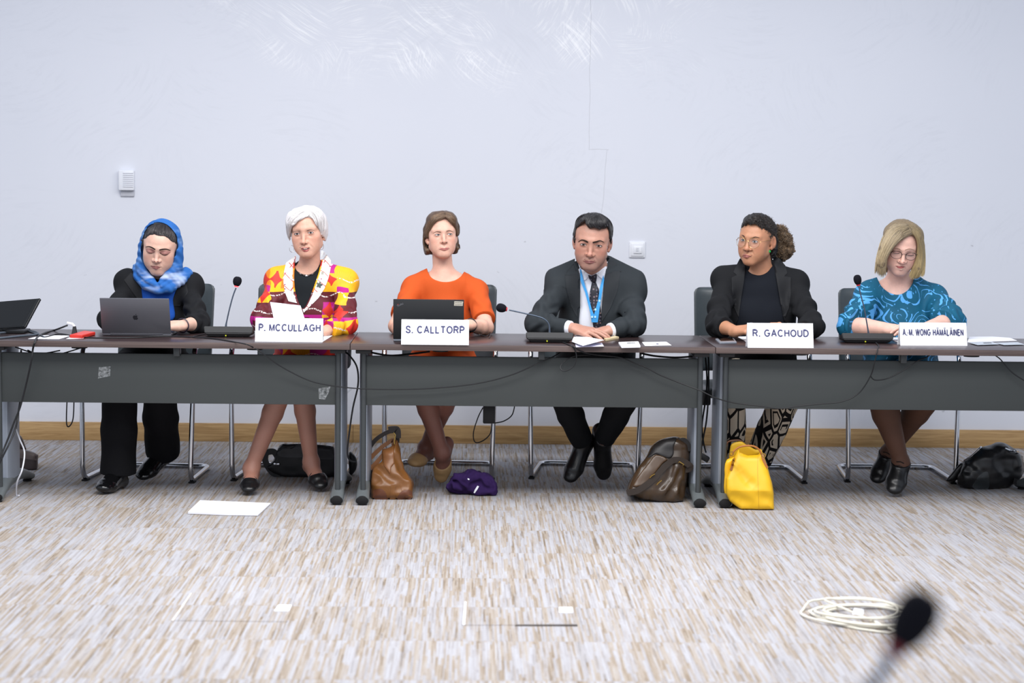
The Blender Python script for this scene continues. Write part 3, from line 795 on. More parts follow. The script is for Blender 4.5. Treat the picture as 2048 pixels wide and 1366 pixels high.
def closed_eye(P, pts, lw=1.3, m=None):
    patch('upper_eyelashes', P.F, strip(pts, lw * .7, lw), m or M_LASH, P.o, .0012, .0016, .7, smooth=False)
def lips(P, upper, lower, col, gap=None):
    m = mat('lips %d %d %d' % col, col, .38, 0, .5, .06, 300)
    def two(pl):                                  # corners stay sharp, edges are smooth
        i = int(np.argmax([p[0] for p in pl])); a = spline(pl[:i + 1], 5); b = spline(list(pl[i:]) + [pl[0]], 5); return a[:-1] + b[:-1]
    upper, lower = two(upper), two(lower)
    patch('upper_lip', P.F, upper, m, P.o, .0006, .0022, .8, puff=.0012, puffr=2.5, smooth=False)
    patch('lower_lip', P.F, lower, m, P.o, .0006, .0022, .8, puff=.0017, puffr=3, smooth=False)
    if gap is not None: patch('mouth_opening', P.F, gap, mat('mouth line', (92, 48, 46), .6), P.o, .0014, .0016, .7, smooth=False)
def nostrils(P, a, b, r=1.2):
    for c in (a, b): patch('nostril', P.F, [(c[0] + r * 1.25 * math.cos(t), c[1] + r * .7 * math.sin(t)) for t in np.linspace(0, 2 * PI, 10, endpoint=False)], mat('nostril', (96, 54, 46), .8), P.o, .0004, .001, .6, smooth=False)
def brows(P, a, b, col, w0=2.2, w1=1.0):
    m = mat('eyebrow %d %d %d' % col, col, .8, 0, .2, .25, 900)
    for g in (a, b): patch('eyebrow', P.F, strip(g, w0, w1, lens=True), m, P.o, .0010, .0016, .7, smooth=False)
def shoe_field(P, q, infl=.006, sole=.012, toe=None, square=0):
    """foot volume grown to a shoe with a flat sole"""
    f = Fld(); an, to = P.an[q], P.toe[q]; d, upf = foot_axes(an, to)
    for fn, c, r, k, m in P.foot[q].ops: f.add((lambda fn: lambda X: fn(X) - infl)(fn), c, r + infl, k, m)
    heel = an - d * .036 - upf * .05; ball = to - d * .055
    f.rc(ball, to - d * .016, .036 + infl * .4, .026 + infl, .012, flat=(upf, .62))
    f.plane(heel - upf * (.022 + sole), -upf, .004)
    return f, d, upf, heel, ball

def garment(P, infl=.010, ua=(.058, .054, .048), fa=None, k=.03, sleeve=None, fold=.004, seed=0, noise=(.0025, (7, 9, 5)), hem=None, pad=0, skirt=None):
    """torso and sleeves grown over the body; sleeve = how far along upper+forearm (0-2) the cloth reaches"""
    f = Fld()
    for fn, c, r, kk, m in P.torso.ops: f.add((lambda fn: lambda X: fn(X) - infl)(fn), c, r + infl, kk + .01, m)
    for q in (0, 1):
        a = Fld(); sh, el, wr = P.sh[q], P.el[q], P.wr[q]; sl = sleeve if not hasattr(sleeve, '__len__') else sleeve[q]; sh0 = sh - P.up * .008
        if pad: a.rc(P.NB * .35 + sh * .65 + P.up * .012, sh + P.up * .012 + P.ax * (-.012, .012)[q], .040 + infl, .043 + infl * .6 + pad, .04)
        if sl <= 1:
            e = sh0 * (1 - sl) + el * sl; a.rc(sh0, e, ua[0], ua[1], k); a.disp(*limb_folds(sh0, e, fold * .5, 55, .3, 1., seed + q)); cut = (e, el - sh0)
        else:
            t = sl - 1; e = el * (1 - t) + wr * t; a.rc(sh0, sh0 * .45 + el * .55, ua[0], ua[1], k); a.rc(sh0 * .45 + el * .55, el, ua[1], ua[2], .02); a.rc(el, e, ua[2], fa, .025)
            a.disp(*limb_folds(sh0, el, fold, 75, .35, 1.15, seed + q)); a.disp(*limb_folds(el, e, fold, 85, -.15, .75, seed + 2 + q)); cut = (e, wr - el)
        pl = np.asarray(cut[0], F4), np.asarray(nrm(cut[1]), F4)
        a.add(lambda X, pl=pl: (X - pl[0]) @ pl[1], (0, 0, 0), 1e3, .003, 'int')
        lo, hi = a.bounds(0); f.add(a, (lo + hi) / 2, float(np.linalg.norm(hi - lo) / 2), k)
    if skirt: f.merge(skirt)
    if noise: f.disp(*cloth_noise(noise[0], noise[1], seed)); f.disp(*cloth_noise(noise[0] * .5, np.array(noise[1]) * 2.6, seed + 9))
    if hem is not None: f.plane((0, 0, hem), (0, 0, -1))
    return f
def trousers(P, infl=.014, width=1., hemz=.1, seed=0, flare=0):
    f = Fld()
    for q in (0, 1):
        a = Fld(); hip = P.pel + P.ax * (-.092, .092)[q]; kn, an = P.kn[q], P.an[q]; e = an + (an - kn) * .02
        a.rc(hip, kn, .088 * width, .066 * width, .04); a.rc(kn, kn * .5 + e * .5, .066 * width, (.060 + flare * .5) * width, .015); a.rc(kn * .5 + e * .5, e, (.060 + flare * .5) * width, (.052 + flare) * width, .015)
        a.disp(*limb_folds(kn, e, .0014, 38, -.1, 1.2, seed + q)); n = nrm(e - kn); pl = (np.asarray(e - n * hemz, F4), np.asarray(n, F4))
        a.add(lambda X, pl=pl: (X - pl[0]) @ pl[1], (0, 0, 0), 1e3, .003, 'int')
        lo, hi = a.bounds(0); f.add(a, (lo + hi) / 2, float(np.linalg.norm(hi - lo) / 2), .015)
    f.el(P.pel, (P.sw * .52, .15, .13), .05); f.disp(*cloth_noise(.003, (12, 12, 6), seed))
    return f
def zmap(ox, oy, s): return lambda *p: [(ox + x / s, oy + y / s) for x, y in p]
def pz(px, Y, z): return V3(at(px, 700, Y)[0], Y, z)
def start_person(P, colfn, label, h=.0026):
    P.body(); P.o = sculpt('person', P.F, M_SKIN, h, None, colfn)
    return tag(P.o, label, 'person')

def collar(P, f, R=.070, h=.012, r=.015, a0=-40, a1=220, tilt=.35, k=.02):
    """cloth standing round the back of the neck"""
    pts = []
    for a in np.radians(np.linspace(a0, a1, 9)): pts.append(P.NB + V3(R * math.cos(a), R * .95 * math.sin(a) + .006, h + tilt * R * .5 * math.sin(a)))
    return f.chain(pts, [r] * 9, k)
def glasses(P, m, y=-.104, r=.0235, rx=1., sep=.0335, z0=-.003, wire=.0011, top=None, square=0., ear=(.076, .012, .004)):
    H = P.H; g = MB()
    g.tube([H.w(-sep + r * rx * .93, y + .001, z0 + .006), H.w(-.004, y - .003, z0 + .010), H.w(.004, y - .003, z0 + .010), H.w(sep - r * rx * .93, y + .001, z0 + .006)], wire, 6)
    fr = g.build('eyeglasses', m, P.o)
    gl = Graph('spectacle lens') if 'spectacle lens' not in bpy.data.materials else None
    ml = gl.done(tuple(lin((235, 240, 245))), .03, 0, .5, Alpha=.06) if gl else bpy.data.materials['spectacle lens']
    for s in (-1, 1):
        pts = []
        for t in np.linspace(0, 2 * PI, 36, endpoint=False):
            c, q = math.cos(t), math.sin(t)
            if square: c = np.sign(c) * abs(c) ** square; q = np.sign(q) * abs(q) ** square
            pts.append(H.w(s * sep + r * rx * c, y + .012 * max(0, s * c) ** 2, z0 + r * q))
        MB().tube(pts, wire, 6, closed=True).build('rim', m, fr)
        if top: MB().tube([p for p, t in zip(pts, np.linspace(0, 2 * PI, 36, endpoint=False)) if 0 <= t <= PI + .01], top, 6).build('brow_bar', m, fr)
        b = MB(); b.bm.faces.new([b.bm.verts.new(Vector(p)) for p in pts]); b.build('lens', ml, fr, smooth=False)
        o = H.w(s * (sep + r * rx), y + .013, z0 + .006)
        MB().tube([o, H.w(s * (sep + r * rx + .006), y + .016, z0 + .008), H.w(s * (ear[0] * .98), -.03, .006), H.w(s * ear[0] * 1.0, ear[1], ear[2])], wire, 6).build('temple_arm', m, fr)
    return fr
# ================================================================ the woman in the blue headscarf
H = Head(314.3, 505.5, 9.56, 1.05, -2, 17, 6, jaw=1.0, face=1.02, nose=.92, nosew=1.05, chin=1.0, plump=.5, cheek=1.0, lip=.95)
P = Person(H, at(316, 572, 9.72), (at(260, 568, 9.73), at(377, 576, 9.73)), (at(216, 640, 9.53), at(399, 646, 9.50)),
           (at(246, 662, 9.40), at(357, 652, 9.33)), pz(308, 9.82, .535), (pz(240, 9.34, .50), pz(318, 9.36, .50)),
           (at(236, 943, 9.36), at(325, 900, 9.66)), (onz(205, 976, .032), onz(283, 952, .035)), build=.95, bust=.7, armr=.86)
hand(P.hands, P.wr[1], V3(-.9, -.35, .05), (-.2, -.5, .8), (.1, .6, .5), .92, (.35, .45, .3), .12)
hand(P.hands, P.wr[0], V3(.9, -.35, -.05), (0, -.3, .9), (0, .8, .5), .92, (.35, .45, .3), .12)
start_person(P, skin_color(P, (214, 174, 156), (204, 138, 124)), 'woman in blue headscarf and black blazer looking down behind the silver laptop')
z = zmap(265, 435, 8.533)
M_BLK = mat('black blazer cloth', (23, 24, 27), .85, 0, .2, .12, 500, .1, .0005)
M_BLK2 = mat('black blazer lapel', (30, 31, 34), .75, 0, .25, .12, 500)
G = garment(P, .014, (.044, .046, .047), .042, .028, (1.9, 1.42), .006, 11, (.004, (9, 11, 6)), pad=.016)
collar(P, G, .075, .0, .014)
sculpt('blazer', G, M_BLK, .004, P.o)
for pl in ([(262, 545), (248, 560), (262, 580), (284, 610), (300, 612), (288, 580), (272, 556)], [(352, 560), (372, 566), (376, 584), (360, 612), (340, 612), (352, 585)]):
    patch('lapel', G, pl, M_BLK2, P.o, .003, .005, 1.6, smooth=False, sm=2)
def scarf_col(V):
    a, b, c = lin((44, 100, 172)), lin((116, 156, 206)), lin((176, 190, 216)); w = vnoise(V * np.array((16, 10, 42)), 3) + .4 * vnoise(V * np.array((40, 20, 120)), 4)
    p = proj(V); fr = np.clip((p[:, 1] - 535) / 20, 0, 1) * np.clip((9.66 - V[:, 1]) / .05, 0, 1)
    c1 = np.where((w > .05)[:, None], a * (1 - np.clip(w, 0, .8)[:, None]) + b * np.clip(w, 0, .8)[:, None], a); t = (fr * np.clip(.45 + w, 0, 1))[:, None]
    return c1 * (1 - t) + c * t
sc = Fld()
sc.el(H.w(0, .014, .026), V3(.090, .110, .098) * H.s, .02, H.M); sc.el(H.w(0, .030, -.040), V3(.092, .090, .110) * H.s, .04, H.M)
sc.rc(H.w(-.078, -.010, -.01), H.w(-.080, -.018, -.10), .020, .030, .03); sc.rc(H.w(.082, -.010, -.01), H.w(.078, -.018, -.09), .022, .034, .03)
op = z((148, 520), (165, 400), (212, 240), (295, 132), (430, 90), (555, 105), (670, 195), (750, 330), (768, 470), (738, 590), (700, 700), (655, 820), (560, 935), (505, 1030), (425, 1135), (365, 1060), (285, 955), (195, 850), (160, 700))
sc.add(prism(op, 9.665), H.w(0, -.02, -.03), .3, .008, 'sub')
zz_ = lambda L: [at(265 + x / 8.533, 435 + y / 8.533, Y) for x, y, Y in L]
for L, r in (([(75, 860, 9.70), (110, 1010, 9.66), (230, 1150, 9.62), (430, 1235, 9.595), (640, 1200, 9.605), (820, 1070, 9.65), (950, 950, 9.70)], (.024, .026, .027, .024, .027, .026, .022)),
             ([(130, 740, 9.67), (175, 930, 9.64), (290, 1070, 9.61), (425, 1190, 9.585)], (.016, .024, .024, .016)),
             ([(800, 640, 9.67), (745, 830, 9.65), (620, 985, 9.625), (470, 1130, 9.59)], (.018, .028, .028, .014)),
             ([(900, 905, 9.69), (700, 1060, 9.62), (500, 1180, 9.582)], (.018, .02, .012))):
    sc.chain(zz_(L), r, .012)
sc.disp(lambda X: (.0016 * np.sin((X[:, 2] * 1.2 + np.abs(X[:, 0] + 1.66) * .9 + X[:, 1] * .6) * 130 + 7 * vnoise(X * 9, 2)) + .003 * vnoise(X * np.array((22, 16, 22), F4), 8)).astype(F4), (0, 0, 0), 1e3)
M_SCARF = mat('blue scarf gauze', (40, 100, 190), .8, 0, .2, .06, 400, .1, .0006, attr=True)
sculpt('headscarf', sc, M_SCARF, .003, P.o, scarf_col)
patch('scarf_end', G, [(286, 570), (285, 600), (286, 640), (346, 640), (346, 600), (352, 572), (320, 580)], mat('royal blue cloth', (28, 80, 170), .8, 0, .2, .1, 60), P.o, .006, .008, 2, puff=.006, puffr=8, sm=3)
# face
M_LID = mat('mauve eyeshadow', (176, 128, 120), .55, 0, .3, .1)
patch('upper_eyelid', P.F, z((228, 540), (290, 530), (360, 552), (385, 588), (330, 610), (262, 600)), M_LID, P.o, .0008, .003, .8, puff=.0014, puffr=3)
patch('upper_eyelid', P.F, z((462, 592), (520, 568), (600, 572), (650, 590), (600, 630), (530, 640)), M_LID, P.o, .0008, .003, .8, puff=.0014, puffr=3)
closed_eye(P, z((240, 570), (275, 600), (320, 608), (368, 592)), 2.0); closed_eye(P, z((470, 605), (520, 635), (570, 640), (615, 615)), 2.0)
brows(P, z((388, 548), (340, 518), (280, 496), (222, 505)), z((458, 556), (520, 542), (590, 542), (648, 566)), (46, 34, 32), 3.0, 1.6)
nostrils(P, z((375, 752))[0], z((430, 756))[0], 1.2)
lips(P, z((312, 832), (370, 824), (400, 830), (430, 826), (475, 850), (400, 846)), z((318, 838), (400, 848), (468, 852), (430, 880), (385, 882), (345, 866)), (170, 112, 106), z((306, 828), (390, 842), (478, 848), (478, 852), (390, 848), (306, 833)))
hf = H.hair([((0, .010, .034), (.0785, .101, .085))], z((158, 640), (160, 500), (190, 420), (265, 345), (345, 315), (430, 322), (515, 328), (600, 360), (650, 430), (690, 520), (708, 620), (690, 900), (420, 1300), (100, 1000)), .03)
hf.plane(H.w(0, 0, -.02), H.M @ V3(0, 0, -1), .01); hf.disp(*cloth_noise(.002, (40, 60, 60), 2))
HC = ((30, 26, 28), (58, 54, 58)); sculpt('hair', hf, mat('dark brown hair', (34, 30, 31), .35, 0, .5, .2, 120), .003, P.o)
strands('hair_strands', hf, [z((165, 500), (150, 420), (180, 330)), z((230, 380), (210, 300), (270, 200)), z((330, 318), (340, 220), (400, 120)), z((430, 322), (450, 210), (480, 100)), z((540, 335), (570, 230), (560, 110)), z((640, 420), (700, 320), (680, 210)), z((700, 600), (750, 480), (745, 340))], 260, M_HAIR, P.o, .001, .0004, .003, 9.0, HC, 2, jit=1)
# bracelet, trousers, shoes
br = MB(); dW = nrm(P.el[1] - P.wr[1]); bu = nrm(np.cross(dW, (0, 0, 1))); bv = np.cross(dW, bu); bc = P.wr[1] + dW * .035
br.tube([bc + (bu * math.cos(t) + bv * math.sin(t)) * .033 for t in np.linspace(0, 2 * PI, 24, endpoint=False)], .003, 6, True).build('bracelet', mat('dark bead bracelet', (36, 30, 52), .3), P.o)
sculpt('trousers', trousers(P, .014, 1.2, .0, 12, .018), mat('black wool trousers', (20, 20, 23), .9, 0, .15, .1, 400), .005, P.o)
M_PATENT = mat('black patent leather', (15, 15, 17), .12, 0, .6, .05)
for q in (0, 1):
    f, d, u, he, ba = shoe_field(P, q, .008, .016); f.plane(P.an[q] + u * .0, u * .9 - d * .2); sh = sculpt('shoe', f, M_PATENT, .003, P.o)
PEOPLE = globals().get('PEOPLE', []) + [P]
# ================================================================ the woman in the patterned jacket
H = Head(607.6, 466.8, 9.62, 1.05, -9, 2, -4, age=1.3, jaw=1.0, face=.95, nose=1.08, chin=1.05, cheek=1.05, muz=1.02)
P = Person(H, at(618, 548, 9.74), (at(558, 562, 9.74), at(688, 565, 9.74)), (at(526, 642, 9.53), at(690, 648, 9.52)),
           (at(548, 664, 9.36), at(645, 664, 9.36)), pz(612, 9.82, .535), (pz(566, 9.34, .50), pz(603, 9.36, .50)),
           (at(503, 934, 9.33), at(622, 922, 9.42)), (onz(497, 979, .03), onz(643, 972, .03)), build=.92, bust=.7, neckr=.048, legr=.93, armr=.88)
hand(P.hands, P.wr[0], V3(.85, -.3, .12), (-.1, -.5, .8), (.1, .7, .5), .92, (.3, .4, .3), .08)
hand(P.hands, P.wr[1], V3(-.9, -.3, -.05), (0, -.3, .9), (0, .8, .3), .92, (.3, .4, .3), .1)
start_person(P, skin_color(P, (212, 164, 142), (206, 132, 112), legs=(176, 126, 108)), 'woman with short white hair in yellow, red and magenta jacket, speaking and holding a sheet')  # legs darker than the other skin: shade painted into their colour
z = zmap(550, 405, 8.533); V2 = zmap(420, 390, 4.139)
def print_material():
    g = Graph('african wax print'); x, y, zz = g.coords()
    w = g.noise(g.vec(x, y, zz), 9, 2) - .5
    u = (x + 9.03) / .064 + w * .9; v = (zz - .80) / .074 + w * .6; iu, iv = u.floor(), v.floor(); fu, fv = u.fract() - .5, v.fract() - .5
    r = g.white(g.vec(iu, iv, 2.)); up = zz.gt(.925); lo = zz.lt(.815)
    yel, orn, mar, mag, red = (tuple(lin(c)) for c in ((246, 180, 28), (232, 128, 30), (92, 26, 36), (178, 24, 130), (206, 48, 36)))
    top = g.ramp(r, [(0, yel), (.55, orn), (.70, yel), (.86, mag)], True); mid = g.ramp(r, [(0, mar), (.68, mag), (.8, mar), (.92, yel)], True); bot = g.ramp(r, [(0, mag), (.45, mar), (.6, yel), (.8, mag)], True)
    col = g.mix(up, mid, top); col = g.mix(lo, col, bot)
    ast = (fu.abs().pow(.62) + fv.abs().pow(.62)).lt(.80); r2 = g.white(g.vec(iu, iv, 7.))
    col = g.mix(ast * r2.gt(.60), col, red)
    sk = ((u * 3.1).sin() * .12 + fv).abs().lt(.045) * g.noise(g.vec(x, y, zz), 140, 1).gt(.47) * r2.lt(.6)
    col = g.mix(sk, col, tuple(lin((236, 226, 222))))
    stripe = ((x * 1. + 9.).fract()).abs()
    leaf = ((fu * 22. + (fv * 9.).sin() * 2.).sin().abs().lt(.16)) * g.noise(g.vec(x, y, zz), 30, 1).gt(.52)
    col = g.mix(leaf * .5, col, tuple(lin((120, 60, 30))))
    return g.done(col, .55, 0, .35)
def lapel_material():
    g = Graph('white printed satin'); x, y, zz = g.coords(); v = g.vec(x, 0., zz); n = g.noise(v, 12, 2) - .5
    a = (((x * .9 + zz + n * .03) * 17.).fract() - .5).abs().lt(.035); b = (((x - zz * .6 + n * .03) * 13.).fract() - .5).abs().lt(.03)
    gate = g.noise(v, 16, 1).gt(.47); dots = g.voro(v, 48, 0, rnd=.6).lt(.16) * g.noise(v, 14, 1).gt(.5)
    sq = ((x * 15. + .2).fract() - .5).abs().max(((zz * 10. + .35).fract() - .5).abs() * 1.4); sqr = sq.lt(.2) * ((sq * 34.).sin().gt(.1))
    col = g.mix(a.max(b) * gate, tuple(lin((240, 238, 236))), tuple(lin((188, 70, 58))))
    col = g.mix(dots, col, tuple(lin((150, 40, 96)))); col = g.mix(sqr * .8, col, tuple(lin((120, 118, 96))))
    return g.done(col, .45, 0, .4)
M_PRINT, M_LAPW = print_material(), lapel_material()
G = garment(P, .016, (.049, .052, .053), .046, .03, 1.75, .006, 21, (.004, (9, 11, 6)), pad=.006, hem=.50)
collar(P, G, .068, .008, .015)
OP = V2((712, 470), (702, 600), (698, 700), (712, 820), (765, 940), (820, 860), (880, 700), (908, 600), (925, 460), (820, 420))
G.add(prism(OP, 9.78), P.NB, .45, .004, 'sub'); sculpt('patterned_jacket', G, M_PRINT, .0038, P.o)
TOP = garment(P, .006, (.04, .04, .04), .03, .03, .5, 0, 22, (.002, (9, 14, 6)), hem=.55)
TOP.add(prism(V2((690, 500), (704, 600), (745, 645), (805, 660), (860, 640), (900, 590), (930, 480), (820, 400)), 9.74), P.NB, .4, .003, 'sub')
sculpt('black_top', TOP, mat('black jersey top', (26, 30, 34), .85, 0, .2, .1, 300), .004, P.o)
for pl in (V2((712, 500), (670, 530), (630, 560), (612, 640), (608, 720), (618, 800), (650, 880), (745, 900), (765, 945), (735, 860), (705, 760), (698, 680), (706, 600)),
           V2((922, 455), (955, 480), (1000, 540), (1000, 600), (980, 690), (950, 770), (900, 850), (830, 920), (775, 975), (768, 945), (800, 890), (850, 780), (890, 660), (912, 570))):
    patch('shawl_lapel', G, pl, M_LAPW, P.o, .004, .006, 1.6, smooth=False, sm=2)
for k, pl in enumerate((V2((708, 596), (740, 640), (800, 662), (860, 640), (898, 594), (894, 604), (860, 650), (800, 672), (738, 650), (704, 604)), V2((716, 604), (760, 632), (800, 646), (850, 630), (896, 598), (890, 606), (850, 638), (800, 654), (756, 640)))):
    patch('necklace', TOP, pl, mat('silver necklace', (214, 216, 224), .2, .9), P.o, .006, .004, 1, smooth=False, sm=1)
patch('brooch', G, V2(*[(905 + (20 + 8 * math.cos(5 * t)) * math.cos(t), 742 + (20 + 8 * math.cos(5 * t)) * math.sin(t)) for t in np.linspace(0, 2 * PI, 30, endpoint=False)]), mat('pewter brooch', (92, 100, 96), .3, .8), P.o, .009, .004, 1, smooth=False)
# face
open_eye(P, z((375, 538))[0], 5.6, 1.9, 1.7, -.10, (.2, -.3), 2.1, (62, 56, 58), .8, lid=(176, 130, 116)); open_eye(P, z((608, 516))[0], 5.6, 1.9, 1.7, -.08, (.2, -.3), 2.1, (62, 56, 58), .8, lid=(176, 130, 116))
brows(P, z((425, 508), (370, 496), (300, 505)), z((545, 484), (600, 468), (672, 478)), (142, 116, 104), 2.0, 1.2)
nostrils(P, z((465, 708))[0], z((530, 702))[0], 1.1)
lips(P, z((438, 786), (480, 768), (510, 772), (545, 766), (596, 772), (520, 784)), z((445, 800), (500, 812), (560, 800), (592, 780), (568, 828), (524, 845), (482, 834)), (190, 112, 108), z((440, 788), (520, 780), (594, 774), (560, 802), (500, 812)))
patch('teeth', P.F, z((482, 789), (552, 782), (548, 792), (494, 797)), mat('teeth', (214, 204, 192), .3), P.o, .0017, .001, .7, smooth=False)
hf = H.hair([((-.002, .008, .040), (.082, .103, .086)), ((-.050, -.02, .052), (.046, .068, .052), .03), ((.045, .0, .045), (.034, .07, .055), .03), ((-.074, -.005, -.012), (.020, .045, .055), .03), ((.066, .02, .0), (.016, .045, .05), .03)],
            z((285, 760), (262, 640), (268, 520), (300, 425), (375, 335), (470, 288), (560, 252), (650, 305), (705, 385), (735, 470), (770, 560), (755, 640), (840, 640), (840, 1300), (150, 1300), (250, 800)), .03)
hf.plane(H.w(0, .03, -.055), H.M @ V3(0, -.2, -1), .01); hf.disp(*cloth_noise(.004, (50, 50, 40), 3))
HC = ((186, 180, 178), (236, 234, 236)); sculpt('hair', hf, mat('white hair', (222, 218, 218), .5, 0, .4, .1, 120), .003, P.o)
strands('hair_strands', hf, [z((590, 130), (420, 150), (260, 260), (200, 420), (215, 560)), z((590, 120), (400, 180), (270, 320), (235, 480), (250, 640)), z((590, 140), (440, 230), (310, 340), (270, 480), (268, 600)), z((580, 150), (500, 220), (400, 300), (310, 400)), z((570, 160), (520, 230), (470, 280), (380, 330)), z((590, 170), (570, 220), (545, 262)), z((600, 150), (640, 240), (690, 330), (720, 420)), z((620, 120), (720, 220), (760, 360), (775, 520)), z((640, 110), (770, 220), (805, 360), (800, 520)), z((650, 105), (790, 220), (832, 350), (825, 480)), z((660, 100), (810, 220), (845, 340), (838, 460))], 520, M_HAIR, P.o, .0011, .0006, .006, 9.0, HC, 3, jit=1.3)
for c, s in (((285, 790), -1), ((790, 750), 1)):
    q = trace(P.F, z(c), 9.2)[0][0]; q = V3(q[0], H.w(s * .078, .012, -.04)[1], q[2]); ctr = at(*z(c)[0], q[1])
    MB().tube([ctr + V3(.0105 * math.cos(t), .004 * math.cos(t), .0165 * math.sin(t)) for t in np.linspace(-PI * 1.1, PI * .6, 22)], .0009, 6).build('hoop_earring', mat('silver wire', (196, 192, 186), .2, 1), P.o)
# legs, shoes
sk = Fld(); sk.rc(P.pel + V3(-.09, 0, 0), P.kn[0], .10, .072, .03); sk.rc(P.pel + V3(.09, 0, 0), P.kn[1], .10, .072, .03)
sculpt('skirt', sk, M_PRINT, .006, P.o)
M_SH2 = mat('black ballet leather', (24, 24, 26), .3, 0, .5, .08)
for q in (0, 1):
    f, d, u, he, ba = shoe_field(P, q, .005, .010); f.plane(ba + u * .010 - d * .03, u * .72 - d * .70, .004); sh = sculpt('ballet_shoe', f, M_SH2, .0028, P.o)
    st = P.an[q] * .22 + ba * .78 + u * .008; lat = np.cross(d, u)
    MB().tube([st + lat * .036 * math.cos(t) + u * (.030 * math.sin(t) - .012) for t in np.linspace(-.1, PI + .1, 14)], .003, 6).build('shoe_strap', M_SH2, sh)
PEOPLE = globals().get('PEOPLE', []) + [P]
# ================================================================ the woman in the orange top
H = Head(887.0, 469.2, 9.68, .99, 7, -5, -2, age=.8, jaw=.98, face=.93, nose=.95, nosew=.95, chin=1.0)
P = Person(H, at(888, 551, 9.77), (at(828, 573, 9.77), at(951, 578, 9.77)), (at(792, 652, 9.56), at(972, 655, 9.53)),
           (at(812, 668, 9.40), at(936, 650, 9.37)), pz(886, 9.83, .535), (pz(842, 9.34, .50), pz(905, 9.36, .50)),
           (at(884, 905, 9.46), at(853, 893, 9.64)), (onz(881, 958, .035), at(826, 926, 9.52)), build=.90, bust=.6, neckr=.047, nb=.012, shr=.046, legr=.92, armr=.92)
hand(P.hands, P.wr[1], V3(-.9, -.3, .0), (0, -.4, .9), (0, .8, .3), .9, (.3, .4, .3), .1)
hand(P.hands, P.wr[0], V3(.85, -.4, .0), (0, -.4, .9), (0, .8, .3), .9, (.3, .4, .3), .1)
start_person(P, skin_color(P, (216, 170, 150), (210, 138, 118), legs=(138, 94, 82)), 'woman in orange short-sleeved top with brown bob, looking sideways behind the black laptop')  # bare legs have their shade mixed into the skin colour
z = zmap(830, 415, 9.109); V3_ = zmap(740, 400, 4.27)
M_ORANGE = mat('orange crepe', (196, 82, 30), .8, 0, .25, .05, 200, .08, .0006)
sk = Fld(); sk.rc(P.pel + V3(-.09, 0, 0), P.kn[0], .098, .070, .03); sk.rc(P.pel + V3(.09, 0, 0), P.kn[1], .098, .070, .03)
G = garment(P, .012, (.052, .054, .05), None, .03, (.74, .80), .006, 31, (.005, (10, 12, 5)), skirt=sk)
G.add(prism(z((218, 1085), (240, 1180), (290, 1265), (360, 1315), (460, 1348), (550, 1358), (640, 1350), (740, 1320), (830, 1260), (880, 1190), (895, 1140), (900, 900), (500, 700), (200, 900)), 9.84), P.NB, .4, .003, 'sub')
sculpt('orange_top', G, M_ORANGE, .0038, P.o)
# face
open_eye(P, z((410, 500))[0], 5.4, 1.6, 1.5, .02, (1.5, -.2), 2.0, (92, 104, 108), .7, lid=(186, 140, 124)); open_eye(P, z((632, 487))[0], 5.1, 1.6, 1.5, -.04, (1.3, -.2), 2.0, (92, 104, 108), .7, lid=(186, 140, 124))
brows(P, z((470, 452), (400, 440), (330, 470)), z((575, 432), (630, 420), (690, 445)), (128, 98, 84), 1.9, 1.0)
nostrils(P, z((500, 640))[0], z((570, 640))[0], 1.15)
lips(P, z((438, 758), (490, 735), (530, 738), (570, 730), (630, 745), (540, 752)), z((445, 760), (540, 755), (624, 748), (590, 774), (540, 785), (480, 778)), (190, 120, 112), z((436, 757), (540, 750), (632, 743), (632, 747), (540, 756), (436, 762)))
hf = H.hair([((0, .012, .036), (.077, .103, .084)), ((-.030, -.03, .075), (.045, .06, .04), .03), ((.030, -.03, .075), (.045, .06, .04), .03), ((-.070, .035, -.028), (.020, .050, .078), .03), ((.070, .035, -.028), (.020, .050, .072), .03), ((0, .07, -.03), (.075, .05, .075), .03)],
            z((232, 572), (180, 575), (172, 700), (235, 752), (292, 748), (325, 845), (345, 1000), (700, 1000), (716, 822), (742, 706), (795, 700), (815, 600), (800, 518), (757, 520), (735, 430), (690, 322), (612, 235), (550, 203), (400, 252), (312, 350), (275, 462), (262, 560)), .040)
hf.plane(H.w(0, .03, -.092), H.M @ V3(0, 0, -1), .01); hf.disp(*cloth_noise(.003, (60, 60, 30), 7))
HC = ((66, 50, 40), (128, 102, 78)); sculpt('hair', hf, mat('brown hair', (84, 66, 54), .4, 0, .5, .2, 120), .003, P.o)
strands('hair_strands', hf, [z((535, 112), (380, 128), (235, 240), (162, 420), (150, 560), (165, 700)), z((540, 130), (400, 150), (270, 260), (190, 420), (165, 560), (180, 720)), z((545, 140), (410, 190), (300, 300), (215, 450), (190, 570)), z((550, 150), (430, 220), (320, 320), (270, 440), (245, 560)), z((555, 160), (500, 210), (400, 250), (310, 350), (272, 470))], 360, M_HAIR, P.o, .0010, .0005, .003, 9.0, HC, 4, jit=1.0)
strands('hair_strands', hf, [z((550, 150), (590, 200), (670, 290), (730, 420)), z((555, 135), (650, 200), (740, 330), (770, 500)), z((560, 125), (690, 190), (780, 340), (790, 490)), z((560, 118), (700, 180), (795, 330), (800, 470))], 220, M_HAIR, P.o, .0010, .0005, .003, 9.0, HC, 5, jit=1.0)
strands('hair_strands', hf, [z((540, 96), (450, 98), (330, 150), (220, 290), (170, 440)), z((545, 104), (470, 112), (350, 180), (250, 300), (200, 430))], 160, M_HAIR, P.o, .0010, .0008, .003, 9.0, HC, 14, jit=1.0)
strands('hair_strands', hf, [z((555, 98), (650, 112), (755, 215), (808, 370)), z((555, 106), (640, 140), (730, 240), (780, 370))], 130, M_HAIR, P.o, .0010, .0008, .003, 9.0, HC, 15, jit=1.0)
